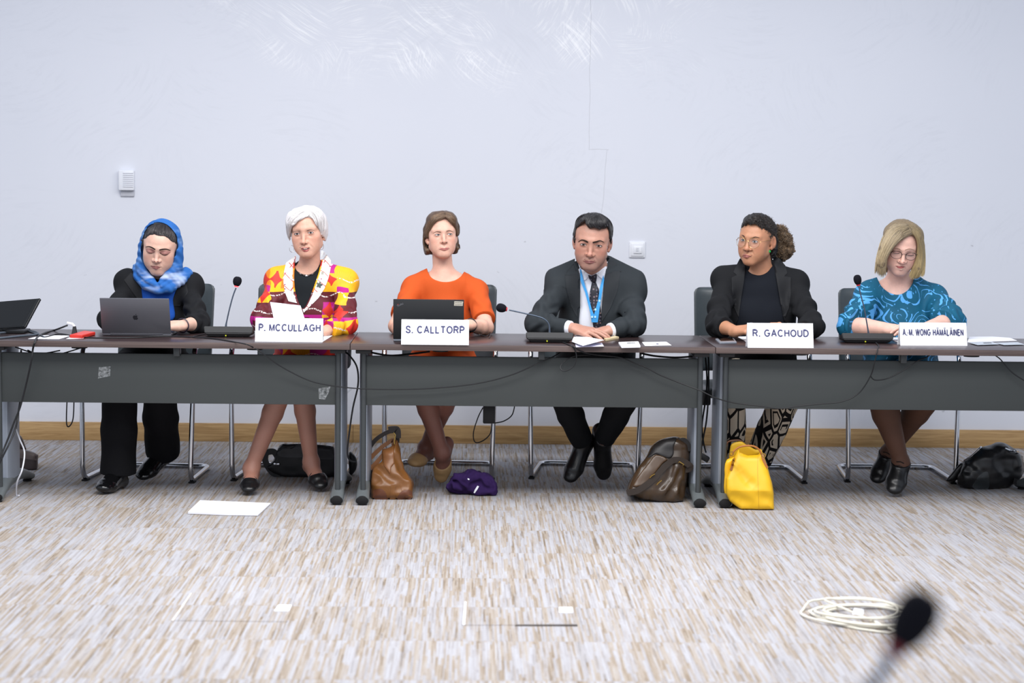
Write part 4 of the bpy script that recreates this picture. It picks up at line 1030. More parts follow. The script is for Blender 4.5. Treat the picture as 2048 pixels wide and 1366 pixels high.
strands('hair_strands', hf, [z((165, 600), (190, 740), (195, 820)), z((215, 740), (230, 790), (250, 815)), z((280, 750), (300, 800), (325, 840))], 90, M_HAIR, P.o, .0011, .0005, .004, 9.0, HC, 6, jit=1.2)
strands('hair_strands', hf, [z((745, 700), (735, 770), (722, 815)), z((790, 700), (780, 740), (760, 780)), z((800, 660), (810, 720), (820, 755))], 70, M_HAIR, P.o, .0011, .0005, .004, 9.0, HC, 7, jit=1.2)
dW = nrm(P.el[1] - P.wr[1]); bu = nrm(np.cross(dW, (0, 0, 1))); bv = np.cross(dW, bu); bc = P.wr[1] + dW * .022
MB().tube([bc + (bu * math.cos(t) + bv * math.sin(t)) * .030 for t in np.linspace(0, 2 * PI, 24, endpoint=False)], .006, 8, True, .5).build('wristwatch_strap', M_BLACKP, P.o)
M_NUDE = mat('tan ballet leather', (186, 150, 104), .5, 0, .4, .08)
for q in (0, 1):
    f, d, u, he, ba = shoe_field(P, q, .005, .008); f.plane(ba + u * .010 - d * .03, u * .76 - d * .65, .004); sh = sculpt('ballet_shoe', f, M_NUDE, .0028, P.o)
    c = ba + u * .026 - d * .012; lat = np.cross(d, u)
    for s in (-1, 1): MB().tube([c, c + lat * s * .014 + d * .008 + u * .004, c + lat * s * .016 - d * .004 + u * .003, c], .0018, 6).build('shoe_bow', M_NUDE, sh)
PEOPLE = globals().get('PEOPLE', []) + [P]
# ================================================================ the man in the suit
H = Head(1181.8, 490.5, 9.45, 1.11, -7, 9, 4.5, jaw=1.06, face=1.0, nosew=1.1, nose=1.05, chin=1.2, eyes=1.05, plump=.15, brow=1.2, age=1.)
P = Person(H, at(1196, 557, 9.65), (at(1120, 574, 9.64), at(1262, 580, 9.66)), (at(1074, 648, 9.47), at(1270, 650, 9.50)),
           (at(1146, 657, 9.36), at(1216, 662, 9.42)), pz(1192, 9.80, .535), (pz(1118, 9.36, .50), pz(1262, 9.36, .50)),
           (at(1166, 884, 9.62), at(1207, 880, 9.60)), (onz(1139, 957, .035), onz(1208, 952, .035)), build=1.05, belly=1.15, neckr=.062, armr=.88)
hand(P.hands, P.wr[0], at(1226, 674, 9.245) - P.wr[0], (.05, -.45, 1), (0, 1, .35), 1.02, (.18, .22, .2), .14, (.5, .3))
hand(P.hands, P.wr[1], V3(-1, -.25, -.12), (0, -.3, 1), (0, 1, 0), .98, (.2, .2, .2), .05)
start_person(P, skin_color(P, (178, 132, 114), (168, 98, 86), stub=((140, 112, 104), .55)), 'man in charcoal suit, white shirt, dark tie and blue lanyard, hands crossed on the table')
z = zmap(1130, 415, 8.533)
M_SUIT = mat('charcoal suiting', (42, 47, 51), .8, 0, .25, .12, 500, .1, .0005)
M_SUIT2 = mat('suit lapel', (38, 42, 46), .75, 0, .3, .1, 500)
M_SHIRT = mat('white shirt cotton', (226, 229, 238), .75, 0, .3, .02)
V4 = zmap(980, 400, 4.27)
G = garment(P, .020, (.052, .053, .053), .043, .03, 1.86, .006, 3, (.004, (9, 11, 6)), pad=.006)
collar(P, G, .074, .020, .015)
G.rc(at(1160, 533, 9.69), at(1108, 553, 9.68), .046, .040, .04); G.rc(at(1214, 530, 9.70), at(1272, 556, 9.68), .046, .040, .04)
OPEN = V4((728, 500), (758, 610), (770, 700), (770, 900), (772, 1100), (930, 1100), (955, 900), (974, 690), (992, 560), (1010, 490), (870, 440))
G.add(prism(OPEN, 9.72), P.NB, .5, .004, 'sub')
sculpt('suit_jacket', G, M_SUIT, .0038, P.o)
SH = garment(P, .011, (.044, .043, .038), .034, .03, 1.95, 0, 5, (.002, (9, 14, 6)))
SH.rc(P.NB + V3(0, .012, -.01), H.w(0, .02, -.085), .070, .064, .02)
SH.add(prism(V4((775, 470), (772, 572), (800, 600), (860, 640), (905, 625), (960, 585), (990, 545), (1000, 440)), 9.66), P.NB, .4, .003, 'sub')
sculpt('shirt', SH, M_SHIRT, .0038, P.o)
for pl in (V4((745, 520), (705, 550), (655, 610), (640, 650), (652, 760), (690, 900), (768, 1045), (772, 700), (756, 600)),
           V4((1004, 515), (1050, 515), (1105, 560), (1112, 640), (1085, 780), (1030, 920), (950, 1048), (960, 860), (978, 680), (996, 560))):
    patch('lapel', G, pl, M_SUIT2, P.o, .004, .006, 1.6, smooth=False, sm=2)
for pl in (V4((670, 600), (640, 645), (700, 640), (758, 640), (750, 610)), V4((1100, 545), (1120, 610), (1050, 612), (985, 640), (992, 590))):
    patch('collar_notch', G, pl, M_SUIT, P.o, .006, .004, 1.6, smooth=False, sm=2)
for pl in (V4((765, 575), (775, 690), (812, 684), (862, 632), (815, 612)), V4((992, 548), (976, 640), (955, 672), (903, 626), (945, 595))):
    patch('shirt_collar', SH, pl, M_SHIRT, P.o, .005, .004, 1.4, smooth=False, sm=2)
def tie_material():
    g = Graph('dark paisley tie'); x, y, zz = g.coords(); v = g.vec(x, 0., zz)
    d = g.voro(v, 62, 0, rnd=.35); c = g.voro(v, 62, 1, rnd=.35); n = g.noise(v, 240, 2)
    col = g.mix(d.lt(.0105), tuple(lin((28, 28, 36))), tuple(lin((120, 96, 84))))
    q = g.voro(v, 62, 0, rnd=.35).lt(.30); r = g.voro(v, 62, 0, rnd=.35).lt(.16)
    col = g.mix(q, tuple(lin((30, 30, 40))), tuple(lin((92, 92, 110)))); col = g.mix(r, col, tuple(lin((150, 112, 84))))
    return g.done(col, .45, 0, .5)
M_TIE = tie_material()
patch('tie', SH, V4((872, 695), (852, 790), (850, 880), (862, 960), (885, 1100), (950, 1100), (955, 1010), (934, 830), (928, 760), (902, 695)), M_TIE, P.o, .006, .006, 1.6, puff=.006, puffr=6, smooth=False, sm=2)
patch('tie_knot', SH, V4((838, 645), (868, 702), (904, 702), (912, 636), (880, 628)), M_TIE, P.o, .010, .010, 1.2, puff=.008, puffr=6, sm=2)
M_LAN = mat('blue lanyard ribbon', (58, 150, 214), .55, 0, .4, .05)
lan = patch('lanyard', SH, V4((768, 585), (772, 690), (812, 790), (856, 960), (868, 1045), (912, 1045), (915, 1000), (890, 985), (868, 930), (836, 800), (800, 690), (780, 600)), M_LAN, P.o, .014, .003, 1.6, smooth=False, sm=3)
patch('lanyard', SH, V4((968, 640), (940, 740), (922, 860), (888, 980), (872, 1045), (920, 1045), (940, 900), (962, 760), (976, 680)), M_LAN, P.o, .0165, .003, 1.6, smooth=False, sm=3)
for c in ((872, 998), (898, 998), (900, 935), (935, 860)):
    patch('printed_emblem', SH, V4(*[(c[0] + 9 * math.cos(t), c[1] + 10 * math.sin(t)) for t in np.linspace(0, 2 * PI, 12, endpoint=False)]), mat('lanyard print', (170, 215, 235), .5), lan, .0180, .001, 1.2, smooth=False, sm=1)
# trousers, shoes
M_SOCK = mat('black trouser cloth', (24, 25, 28), .85, 0, .2, .1, 400)
sculpt('trousers', trousers(P, width=1.02, hemz=.02, seed=4), M_SOCK, .005, P.o)
M_SHOE = mat('black shoe leather', (20, 20, 22), .3, 0, .5, .1)
for q in (0, 1):
    f, d, u, he, ba = shoe_field(P, q, .007, .014)
    f.plane(P.an[q] + (P.an[q] - P.toe[q]) * .02 + u * .02, u * .8 - d * .35)
    sh = sculpt('shoe', f, M_SHOE, .003, P.o)
# face
open_eye(P, z((312, 636))[0], 6.0, 1.9, 1.6, .12, (.3, -.2), 2.6, (58, 42, 34), 1.0, lid=(140, 100, 88))
open_eye(P, z((580, 658))[0], 6.0, 1.9, 1.6, .10, (-.6, -.2), 2.6, (58, 42, 34), 1.0, lid=(140, 100, 88))
brows(P, z((392, 596), (345, 570), (285, 556), (225, 588)), z((472, 600), (535, 586), (600, 568), (665, 594)), (54, 42, 37), 4.0, 1.8)
nostrils(P, z((366, 806))[0], z((450, 812))[0], 1.15)
lips(P, z((315, 914), (360, 902), (400, 906), (430, 902), (480, 912), (526, 928), (430, 926), (380, 922)), z((325, 920), (400, 926), (515, 932), (470, 954), (420, 962), (360, 950)), (142, 92, 88), z((308, 912), (400, 921), (532, 928), (532, 932), (400, 928), (308, 917)))
# hair
hf = H.hair([((0, .010, .034), (.0775, .100, .084)), ((.004, -.030, .085), (.058, .062, .040), .03), ((-.02, -.045, .088), (.03, .04, .03), .02), ((.062, .0, .02), (.022, .055, .05), .02), ((-.062, .0, .02), (.020, .055, .05), .02)],
            z((172, 700), (178, 470), (205, 360), (300, 268), (345, 250), (378, 310), (430, 350), (520, 345), (600, 372), (690, 352), (722, 330), (752, 400), (752, 540), (772, 640), (770, 760), (900, 800), (900, 1300), (100, 1300), (60, 900)), .022)
hf.plane(H.w(0, .0, -.030), H.M @ V3(0, -.55, -1), .02)
hf.disp(*cloth_noise(.004, (70, 70, 45), 6))
HC = ((24, 22, 24), (46, 44, 46))
sculpt('hair', hf, mat('black hair', (26, 24, 26), .38, 0, .5, .2, 120), .003, P.o)
gd = [z((330, 120), (250, 165), (190, 230), (175, 330), (172, 470)), z((400, 95), (290, 150), (225, 240), (190, 340), (180, 440)), z((440, 90), (330, 170), (290, 250), (260, 290)), z((470, 88), (380, 190), (360, 250), (390, 320)),
      z((500, 90), (420, 220), (430, 330), (520, 350)), z((540, 95), (480, 230), (520, 320), (640, 372)), z((560, 100), (560, 220), (600, 310), (690, 355)), z((580, 105), (650, 190), (690, 270), (730, 340)), z((600, 110), (720, 190), (770, 280), (770, 420)), z((640, 130), (770, 240), (805, 350), (790, 540))]
strands('hair_strands', hf, gd, 420, M_HAIR, P.o, .0012, .0006, .006, 9.0, HC, 4, jit=1.4)
PEOPLE = globals().get('PEOPLE', []) + [P]
# ================================================================ the woman in the black blazer, round glasses
H = Head(1497.5, 482.4, 9.64, 1.04, -34, 3, 3, age=.7, jaw=1.02, face=1.0, nose=.95, nosew=1.2, chin=1.05, plump=.5, lip=1.25)
P = Person(H, at(1524, 553, 9.76), (at(1450, 560, 9.76), at(1588, 567, 9.76)), (at(1434, 650, 9.54), at(1626, 652, 9.52)),
           (at(1473, 663, 9.36), at(1590, 668, 9.36)), pz(1522, 9.84, .535), (pz(1462, 9.36, .50), pz(1580, 9.36, .50)),
           (at(1462, 925, 9.56), at(1514, 925, 9.66)), (onz(1462, 965, .035), onz(1502, 965, .035)), build=1.02, bust=.9, neckr=.053, belly=1.1, armr=.9)
hand(P.hands, P.wr[0], at(1506, 655, 9.28) - P.wr[0], (-.1, -.55, .8), (.35, .2, .8), .95, (.75, .9, .6), .06, (.5, .15))
hand(P.hands, P.wr[1], V3(-.75, -.3, .35), (0, -.4, .8), (-.2, .5, .6), .95, (.5, .6, .4), .06)
start_person(P, skin_color(P, (182, 130, 100), (176, 104, 82)), 'woman with curly ponytail and round glasses in black blazer, looking sideways')
z = zmap(1460, 420, 9.107); V5 = zmap(1360, 400, 4.268)
G = garment(P, .016, (.052, .054, .053), .050, .03, (1.42, 1.5), .006, 41, (.004, (9, 11, 6)), pad=.006)
collar(P, G, .078, .006, .015)
OP = V5((545, 470), (556, 560), (545, 700), (520, 850), (500, 1010), (495, 1120), (890, 1120), (880, 1000), (850, 830), (820, 650), (800, 540), (790, 440))
G.add(prism(OP, 9.735), P.NB, .45, .004, 'sub'); sculpt('blazer', G, M_BLK, .004, P.o)
TOP = garment(P, .008, (.04, .04, .04), .03, .03, .5, 0, 42, (.002, (9, 14, 6)))
TOP.add(prism(z((250, 900), (290, 1040), (330, 1110), (400, 1160), (500, 1188), (590, 1178), (680, 1130), (740, 1060), (785, 985), (790, 800), (500, 700)), 9.80), P.NB, .4, .003, 'sub')
sculpt('black_top', TOP, mat('navy black knit top', (24, 27, 34), .9, 0, .15, .1, 300), .004, P.o)
for pl in (V5((545, 490), (510, 500), (480, 560), (455, 615), (485, 640), (440, 660), (445, 800), (455, 900), (500, 1000), (520, 850), (545, 700), (557, 580)), V5((790, 470), (850, 500), (900, 560), (915, 625), (890, 650), (945, 660), (945, 800), (930, 920), (885, 1030), (850, 830), (820, 650), (802, 560))):
    patch('lapel', G, pl, M_BLK2, P.o, .004, .006, 1.6, smooth=False, sm=2)
# face
open_eye(P, z((237, 552))[0], 4.2, 2.0, 1.8, .05, (.2, 0), 2.1, (44, 34, 34), .9, lid=(140, 96, 76)); open_eye(P, z((452, 578))[0], 5.6, 2.0, 1.8, .06, (-.5, 0), 2.1, (44, 34, 34), .9, lid=(140, 96, 76))
brows(P, z((262, 492), (240, 465), (210, 455)), z((400, 515), (460, 492), (540, 508)), (56, 42, 36), 2.0, 1.1)
nostrils(P, z((278, 745))[0], z((335, 750))[0], 1.1)
lips(P, z((222, 830), (258, 806), (290, 806), (330, 822), (390, 842), (310, 838), (260, 832)), z((235, 838), (300, 842), (372, 846), (330, 872), (290, 880), (250, 868)), (168, 102, 92), z((216, 838), (300, 832), (394, 848), (394, 853), (300, 838), (216, 843)))
hf = H.hair([((0, .014, .036), (.079, .104, .085)), ((.0, -.03, .085), (.05, .06, .035), .03), ((.01, .062, -.035), (.068, .045, .075), .03)],
            z((150, 440), (215, 395), (240, 330), (290, 272), (340, 250), (372, 290), (402, 262), (480, 266), (540, 312), (640, 405), (682, 485), (708, 575), (735, 600), (755, 545), (835, 545), (842, 640), (780, 745), (745, 800), (740, 1100), (200, 1200), (60, 700)), .040)
hf.plane(H.w(0, .03, -.095), H.M @ V3(0, -.2, -1), .02)
cnoise = lambda X: (.0035 * vnoise(X * 150, 1) + .003 * vnoise(X * 70, 2)).astype(F4)
hf.disp(cnoise, (0, 0, 0), 1e3)
HC = ((26, 24, 26), (66, 54, 46)); sculpt('hair', hf, mat('black curly hair', (30, 28, 29), .5, 0, .45, .3, 160), .0028, P.o)
pf = Fld()
for px, py, Y, r in ((1560, 466, 9.80, (.030, .035, .040)), (1569, 482, 9.80, (.040, .045, .050)), (1574, 500, 9.79, (.034, .04, .038)), (1556, 496, 9.81, (.034, .04, .055)), (1566, 512, 9.80, (.024, .03, .024))): pf.el(at(px, py, Y), r, .02)
pf.disp(lambda X: (.010 * vnoise(X * 55, 3) + .006 * vnoise(X * 120, 4)).astype(F4), (0, 0, 0), 1e3)
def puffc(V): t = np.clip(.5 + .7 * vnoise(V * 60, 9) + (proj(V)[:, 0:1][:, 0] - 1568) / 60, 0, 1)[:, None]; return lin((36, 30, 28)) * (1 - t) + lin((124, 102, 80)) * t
pt = sculpt('ponytail', pf, M_HAIR, .003, P.o, puffc)
def curls(name, f, poly, n, col, parent, seed, rad=.0012, amp=.006, L=9):
    rng = np.random.default_rng(seed); lo, hi = np.min(poly, 0), np.max(poly, 0); c = []
    while len(c) < n:
        q = rng.uniform(lo, hi, (n, 2)); c += list(q[in_poly(q, poly) < 0])
    c = np.array(c[:n]); W_, D = trace(f, c, 9.0); b = MB(); cols = []
    V, Q = [], []; k = 0; npt = 14
    for p, d in zip(W_, D):
        ax = nrm(rng.normal(0, 1, 3) + np.array((.6, 0, -.6))); u = nrm(np.cross(ax, d)); v = np.cross(ax, u); a = rng.uniform(.5, 1) * amp; tw = rng.uniform(0, 6); ln = rng.uniform(.012, .026)
        ts = np.linspace(0, 1, npt); P_ = p - d * .001 + ax * ((ts - .5) * ln)[:, None] + (u * np.cos(ts * L + tw)[:, None] + v * np.sin(ts * L + tw)[:, None]) * (a * .55)
        T = np.gradient(P_, axis=0); T /= np.linalg.norm(T, axis=1)[:, None]; U = np.cross(T, d); U /= np.linalg.norm(U, axis=1)[:, None] + 1e-9; N_ = np.cross(T, U); r = rad * rng.uniform(.6, 1.3)
        V.append(np.stack([P_ + (U * math.cos(t) + N_ * math.sin(t)) * r for t in (0, 2.1, 4.2)], 1).reshape(-1, 3))
        base = k + np.arange(npt - 1) * 3
        for j in range(3): Q.append(np.stack([base + j, base + (j + 1) % 3, base + 3 + (j + 1) % 3, base + 3 + j], 1))
        k += npt * 3; t = rng.uniform(); cols.append(np.tile(lin(col[0]) * (1 - t) + lin(col[1]) * t, (npt * 3, 1)))
    return tag(link(name, arr_mesh(name, np.concatenate(V), np.concatenate(Q), np.concatenate(cols)), M_HAIR, parent), kind='stuff')
curls('curl_strands', pf, spline([(1553, 452), (1566, 450), (1578, 462), (1588, 492), (1584, 508), (1572, 518), (1556, 510), (1552, 480)], 4, True), 900, ((34, 28, 25), (146, 120, 92)), pt, 3, .0007, .0055)
curls('curl_strands', hf, np.array(z((225, 330), (300, 195), (420, 105), (560, 78), (760, 145), (862, 300), (862, 520), (740, 520), (640, 395), (500, 262), (380, 250), (290, 268))), 800, ((22, 20, 22), (70, 60, 54)), P.o, 4, .0006, .0026)
M_GOLD = mat('gold wire', (196, 164, 112), .25, .9)
glasses(P, M_GOLD, -.106, .0245, 1.0, .0335, -.006, .0010)
q = trace(P.F, z((720, 755)), 9.2)[0][0]
MB().lathe([(0, -.004), (.005, -.003), (.0065, 0), (.005, .003), (0, .004)], q + V3(0, -.003, 0), Matrix.Rotation(PI / 2, 3, 'X'), 18).build('stud_earring', mat('green enamel', (20, 150, 70), .2), P.o)
def pants_material():
    g = Graph('cream and black print'); x, y, zz = g.coords(); v = g.vec(x * 1.6, y * .6, zz * .62)
    e = g.voro(v, 15, 0, 'DISTANCE_TO_EDGE', .8); n = g.noise(v, 5, 1)
    k = e.lt(.085).max(((e - .24).abs().lt(.05)) * n.gt(.5))
    return g.done(g.mix(k, tuple(lin((206, 194, 176))), tuple(lin((22, 20, 22)))), .85, 0, .2)
sculpt('printed_trousers', trousers(P, .014, 1.1, .03, 45, .01), pants_material(), .005, P.o)
for q in (0, 1):
    f, d, u, he, ba = shoe_field(P, q, .007, .012); f.plane(P.an[q] + u * .0, u * .9 - d * .3); sculpt('shoe', f, M_SHOE, .003, P.o)
pr = P.wr[0] + nrm(at(1506, 655, 9.28) - P.wr[0]) * .095
MB().tube([pr + V3(.012 * math.cos(t) - .0, .004, .012 * math.sin(t) + .012) for t in np.linspace(0, 2 * PI, 18, endpoint=False)], .002, 6, True).build('ring', mat('silver ring', (205, 208, 214), .15, 1), P.o)
PEOPLE = globals().get('PEOPLE', []) + [P]
# ================================================================ the woman in the teal blouse
H = Head(1807.0, 507.0, 9.62, 1.07, -3, 18, 6, age=.6, jaw=1.0, face=1.0, nose=.95, nosew=1.1, chin=1.05, plump=.6)
P = Person(H, at(1800, 568, 9.77), (at(1736, 588, 9.77), at(1868, 592, 9.77)), (at(1706, 652, 9.54), at(1902, 644, 9.53)),
           (at(1786, 660, 9.37), at(1846, 659, 9.36)), pz(1802, 9.84, .535), (pz(1762, 9.36, .50), pz(1866, 9.36, .50)),
           (at(1802, 922, 9.38), at(1778, 903, 9.66)), (onz(1788, 980, .035), onz(1753, 958, .04)), build=1.05, bust=1.0, neckr=.052, belly=1.2, armr=1.08, legr=1.2)
hand(P.hands, P.wr[0], V3(.92, -.2, .03), (0, -.4, .9), (0, .8, .4), .92, (.3, .4, .3), .06)
hand(P.hands, P.wr[1], V3(-.8, -.3, .1), (0, -.4, .9), (0, .8, .4), .92, (.3, .4, .3), .06)
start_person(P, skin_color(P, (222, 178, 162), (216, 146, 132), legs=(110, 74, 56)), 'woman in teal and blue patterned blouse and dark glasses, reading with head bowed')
z = zmap(1735, 440, 8.54); V6 = zmap(1640, 420, 4.553)
def blouse_material():
    g = Graph('teal swirl print'); x, y, zz = g.coords(); v = g.vec(x, y * .4, zz)
    w = g.noise(v, 7, 2, col=True); mv = g.node('ShaderNodeVectorMath'); mv.operation = 'MULTIPLY_ADD'; g.put(mv.inputs[0], w); mv.inputs[1].default_value = (.10, .03, .10); g.put(mv.inputs[2], v); vw = S(g, mv.outputs[0])
    d = g.voro(vw, 7.2, 0); big = g.noise(vw, 9, 1)
    band = ((d * 6.2).fract()).lt(.22 + (big - .5) * 1.7) * g.noise(v, 11, 1).gt(.42)
    fleck = g.noise(g.vec(x * 2.6, y, zz), 34, 1).gt(.70)
    col = g.mix(g.noise(v, 20, 3), tuple(lin((4, 72, 100))), tuple(lin((10, 92, 122))))
    col = g.mix(band.max(fleck), col, tuple(lin((84, 160, 222))))
    return g.done(col, .7, 0, .3)
M_BLOUSE = blouse_material()
sk = Fld(); sk.rc(P.pel + V3(-.09, 0, 0), P.kn[0], .105, .078, .03); sk.rc(P.pel + V3(.09, 0, 0), P.kn[1], .105, .078, .03)
G = garment(P, .014, (.060, .066, .068), .074, .035, (1.10, 1.30), .006, 51, (.005, (9, 11, 5)), skirt=sk)
G.add(prism(V6((512, 590), (530, 640), (560, 695), (610, 740), (660, 764), (705, 771), (750, 762), (800, 728), (835, 680), (850, 640), (852, 540), (680, 480), (510, 520)), 9.86), P.NB, .4, .003, 'sub')
sculpt('patterned_blouse', G, M_BLOUSE, .0038, P.o)
# face
ML = (190, 142, 130)
for pl in (z((432, 540), (490, 530), (545, 548), (550, 562), (500, 574), (440, 560)), z((665, 575), (730, 570), (795, 590), (790, 600), (735, 612), (670, 596))):
    patch('upper_eyelid', P.F, pl, mat('eyelid %d %d %d' % ML, ML, .5), P.o, .0008, .003, .8, puff=.0014, puffr=3)
closed_eye(P, z((432, 556), (480, 570), (520, 572), (552, 562)), 1.5); closed_eye(P, z((662, 594), (710, 608), (750, 608), (795, 598)), 1.5)
brows(P, z((560, 505), (520, 488), (455, 490)), z((640, 515), (720, 495), (800, 515)), (150, 120, 102), 1.8, 1.0)
nostrils(P, z((548, 708))[0], z((622, 722))[0], 1.05)
lips(P, z((476, 780), (530, 786), (560, 790), (590, 790), (650, 800), (560, 800)), z((490, 786), (560, 802), (640, 802), (600, 822), (560, 828), (515, 815)), (170, 84, 84), z((474, 779), (560, 795), (648, 800), (648, 804), (560, 801), (474, 783)))
hf = H.hair([((0, .012, .036), (.083, .105, .087)), ((-.035, -.03, .07), (.055, .068, .045), .03), ((.04, -.02, .065), (.045, .07, .05), .03), ((0, .065, -.06), (.078, .05, .10), .04)])
hf.chain([at(1784, 474, 9.62), at(1771, 500, 9.61), at(1764, 525, 9.62), at(1764, 543, 9.63)], (.030, .033, .028, .012), .03)
hf.chain([at(1832, 474, 9.65), at(1837, 505, 9.66), at(1836, 535, 9.66), at(1834, 551, 9.66)], (.022, .025, .025, .011), .03)
OPN = np.asarray(spline(z((335, 650), (385, 560), (440, 480), (545, 365), (655, 292), (760, 268), (820, 305), (850, 400), (858, 520), (842, 620), (795, 750), (725, 880), (685, 990), (560, 1020), (420, 980), (335, 935), (345, 850), (310, 740)), 5, True))
hf.add(lambda X: np.maximum(in_poly(proj(X), OPN) * .0024, X[:, 1] - 9.74).astype(F4), H.c, .35, .008, 'sub')
hf.disp(*cloth_noise(.004, (45, 45, 14), 7)); hf.disp(*cloth_noise(.002, (130, 130, 25), 8))
HC = ((100, 88, 74), (204, 184, 146)); sculpt('hair', hf, mat('dark blond hair', (120, 104, 80), .5, 0, .5, .15, 120), .003, P.o)
strands('hair_strands', hf, [z((680, 72), (480, 78), (330, 185), (228, 380), (158, 640), (128, 880)), z((690, 90), (520, 90), (370, 210), (270, 400), (190, 640), (150, 880)), z((700, 100), (540, 130), (400, 260), (300, 450), (220, 680), (200, 920)), z((710, 120), (570, 190), (450, 320), (340, 500), (260, 720), (250, 950)), z((740, 180), (620, 270), (500, 400), (400, 530), (310, 720), (300, 930)), z((770, 240), (660, 290), (545, 370), (440, 490), (350, 620), (325, 800))], 950, M_HAIR, P.o, .0010, .0014, .006, 9.0, HC, 4, jit=1.6, grad=True)
strands('hair_strands', hf, [z((770, 240), (830, 310), (862, 430), (850, 640), (760, 850), (710, 970)), z((730, 110), (840, 240), (890, 420), (890, 650), (830, 850), (770, 1000)), z((710, 90), (850, 190), (920, 380), (940, 600), (920, 800), (850, 980)), z((735, 85), (880, 170), (955, 360), (972, 600), (968, 800), (955, 930)), z((720, 85), (860, 170), (940, 380), (960, 620), (950, 820), (930, 960))], 750, M_HAIR, P.o, .0010, .0014, .006, 9.0, ((92, 78, 60), (196, 174, 126)), 5, jit=1.6, grad=True)
glasses(P, mat('dark metal frame', (52, 40, 42), .35, .6), -.102, .0175, 1.36, .0330, -.006, .0011, .0016, .8)
M_TIGHT = mat('brown tights', (96, 66, 52), .6, 0, .3, .1, 300)
for q in (0, 1):
    f = Fld()
    for src in (P.leg[q], P.foot[q]):
        for fn, c, r, k, m in src.ops: f.add((lambda fn: lambda X: fn(X) - .002)(fn), c, r + .002, k, m)
    f.plane((0, 0, .56), (0, 0, 1)); sculpt('tights', f, M_TIGHT, .0035, P.o)
    f, d, u, he, ba = shoe_field(P, q, .009, .015); f.plane(P.an[q] - u * .005, u * .9 - d * .25); sh = sculpt('lace_up_shoe', f, M_SHOE, .003, P.o)
    lat = np.cross(d, u)
    for j in range(3):
        c = P.an[q] * (.62 - .16 * j) + ba * (.38 + .16 * j) + u * (.043 - .004 * j)
        MB().tube([c - lat * .018, c + u * .006, c + lat * .018], .0022, 6).build('shoelace', M_SHOE, sh)
PEOPLE = globals().get('PEOPLE', []) + [P]
# ================================================================ things on the tables
M_PAPER = mat('white paper', (232, 233, 240), .8, 0, .2, .015)
M_CARD = mat('white card', (236, 237, 243), .75, 0, .25, .01)
M_INK = mat('blue grey ink', (58, 60, 100), .7)
def text_on(body, p0, rv, uv, w, h, m, parent, name='lettering', bold=.0):
    cu = bpy.data.curves.new(name, 'FONT'); cu.body = body; cu.extrude = 0; cu.offset = bold; cu.space_character = 1.08
    o = bpy.data.objects.new(name, cu); COL.objects.link(o); bpy.context.view_layer.update()
    me = bpy.data.meshes.new_from_object(o.evaluated_get(bpy.context.evaluated_depsgraph_get())); bpy.data.objects.remove(o)
    n = len(me.vertices); V = np.zeros(n * 3, np.float32); me.vertices.foreach_get('co', V); V = V.reshape(-1, 3)
    lo, hi = V.min(0), V.max(0); u = (V[:, :1] - lo[0]) / (hi[0] - lo[0]); v = (V[:, 1:2] - lo[1]) / (hi[1] - lo[1])
    W_ = np.asarray(p0) + np.asarray(rv) * (u * w) + np.asarray(uv) * (v * h); me.vertices.foreach_set('co', W_.astype(np.float32).ravel()); me.update()
    me.name = name; me.materials.clear(); return link(name, me, m, parent, False)
def _arc(cx, cy, rx, ry, a0, a1, n=14): return [(cx + rx * math.cos(math.radians(t)), cy + ry * math.sin(math.radians(t))) for t in np.linspace(a0, a1, n)]
_S = [tuple(p) for p in spline([(.66, .74), (.58, .93), (.35, 1.0), (.12, .93), (.05, .74), (.16, .58), (.36, .50), (.58, .41), (.69, .25), (.60, .07), (.36, 0), (.10, .08), (.02, .28)], 4)]
GLYPH = {'P': (.66, [[(0, 0), (0, 1), (.38, 1)] + _arc(.38, .74, .28, .26, 90, -90) + [(0, .48)]]), 'M': (.80, [[(0, 0), (0, 1)], [(.02, 1), (.40, .02), (.78, 1)], [(.80, 1), (.80, 0)]]),
         'C': (.82, [_arc(.42, .5, .42, .5, 42, 318, 22)]), 'U': (.70, [[(0, 1)] + _arc(.35, .33, .35, .33, 180, 360) + [(.70, 1)]]), 'L': (.54, [[(0, 1), (0, 0), (.54, 0)]]),
         'A': (.80, [[(0, 0), (.39, 1), (.41, 1), (.80, 0)], [(.15, .34), (.65, .34)]]), 'G': (.86, [_arc(.43, .5, .43, .5, 45, 325, 22) + [(.84, .46), (.48, .46)]]), 'H': (.70, [[(0, 0), (0, 1)], [(.70, 0), (.70, 1)], [(0, .52), (.70, .52)]]),
         'S': (.70, [_S]), 'T': (.72, [[(0, 1), (.72, 1)], [(.36, 1), (.36, 0)]]), 'O': (.88, [_arc(.44, .5, .44, .5, 0, 350, 30) + [(.88, .5)]]),
         'R': (.72, [[(0, 0), (0, 1), (.42, 1)] + _arc(.42, .76, .28, .24, 90, -90) + [(0, .52)], [(.40, .52), (.72, 0)]]), 'D': (.76, [[(0, 0), (0, 1), (.30, 1)] + _arc(.30, .5, .46, .5, 90, -90, 18) + [(0, 0)]]),
         'W': (1.12, [[(0, 1), (.27, 0), (.29, 0), (.55, 1), (.57, 1), (.83, 0), (.85, 0), (1.12, 1)]]), 'N': (.70, [[(0, 0), (0, 1)], [(.02, 1), (.68, 0)], [(.70, 0), (.70, 1)]]), 'I': (.0, [[(0, 0), (0, 1)]]),
         'E': (.62, [[(.62, 1), (0, 1), (0, 0), (.64, 0)], [(0, .53), (.58, .53)]]), '.': (.06, [[(.03, -.08), (.03, .10)]]), '-': (.22, [[(0, .38), (.22, .38)]]), ' ': (.36, [])}
GLYPH['Ä'] = (.80, GLYPH['A'][1] + [[(.24, 1.22), (.24, 1.32)], [(.56, 1.22), (.56, 1.32)]])
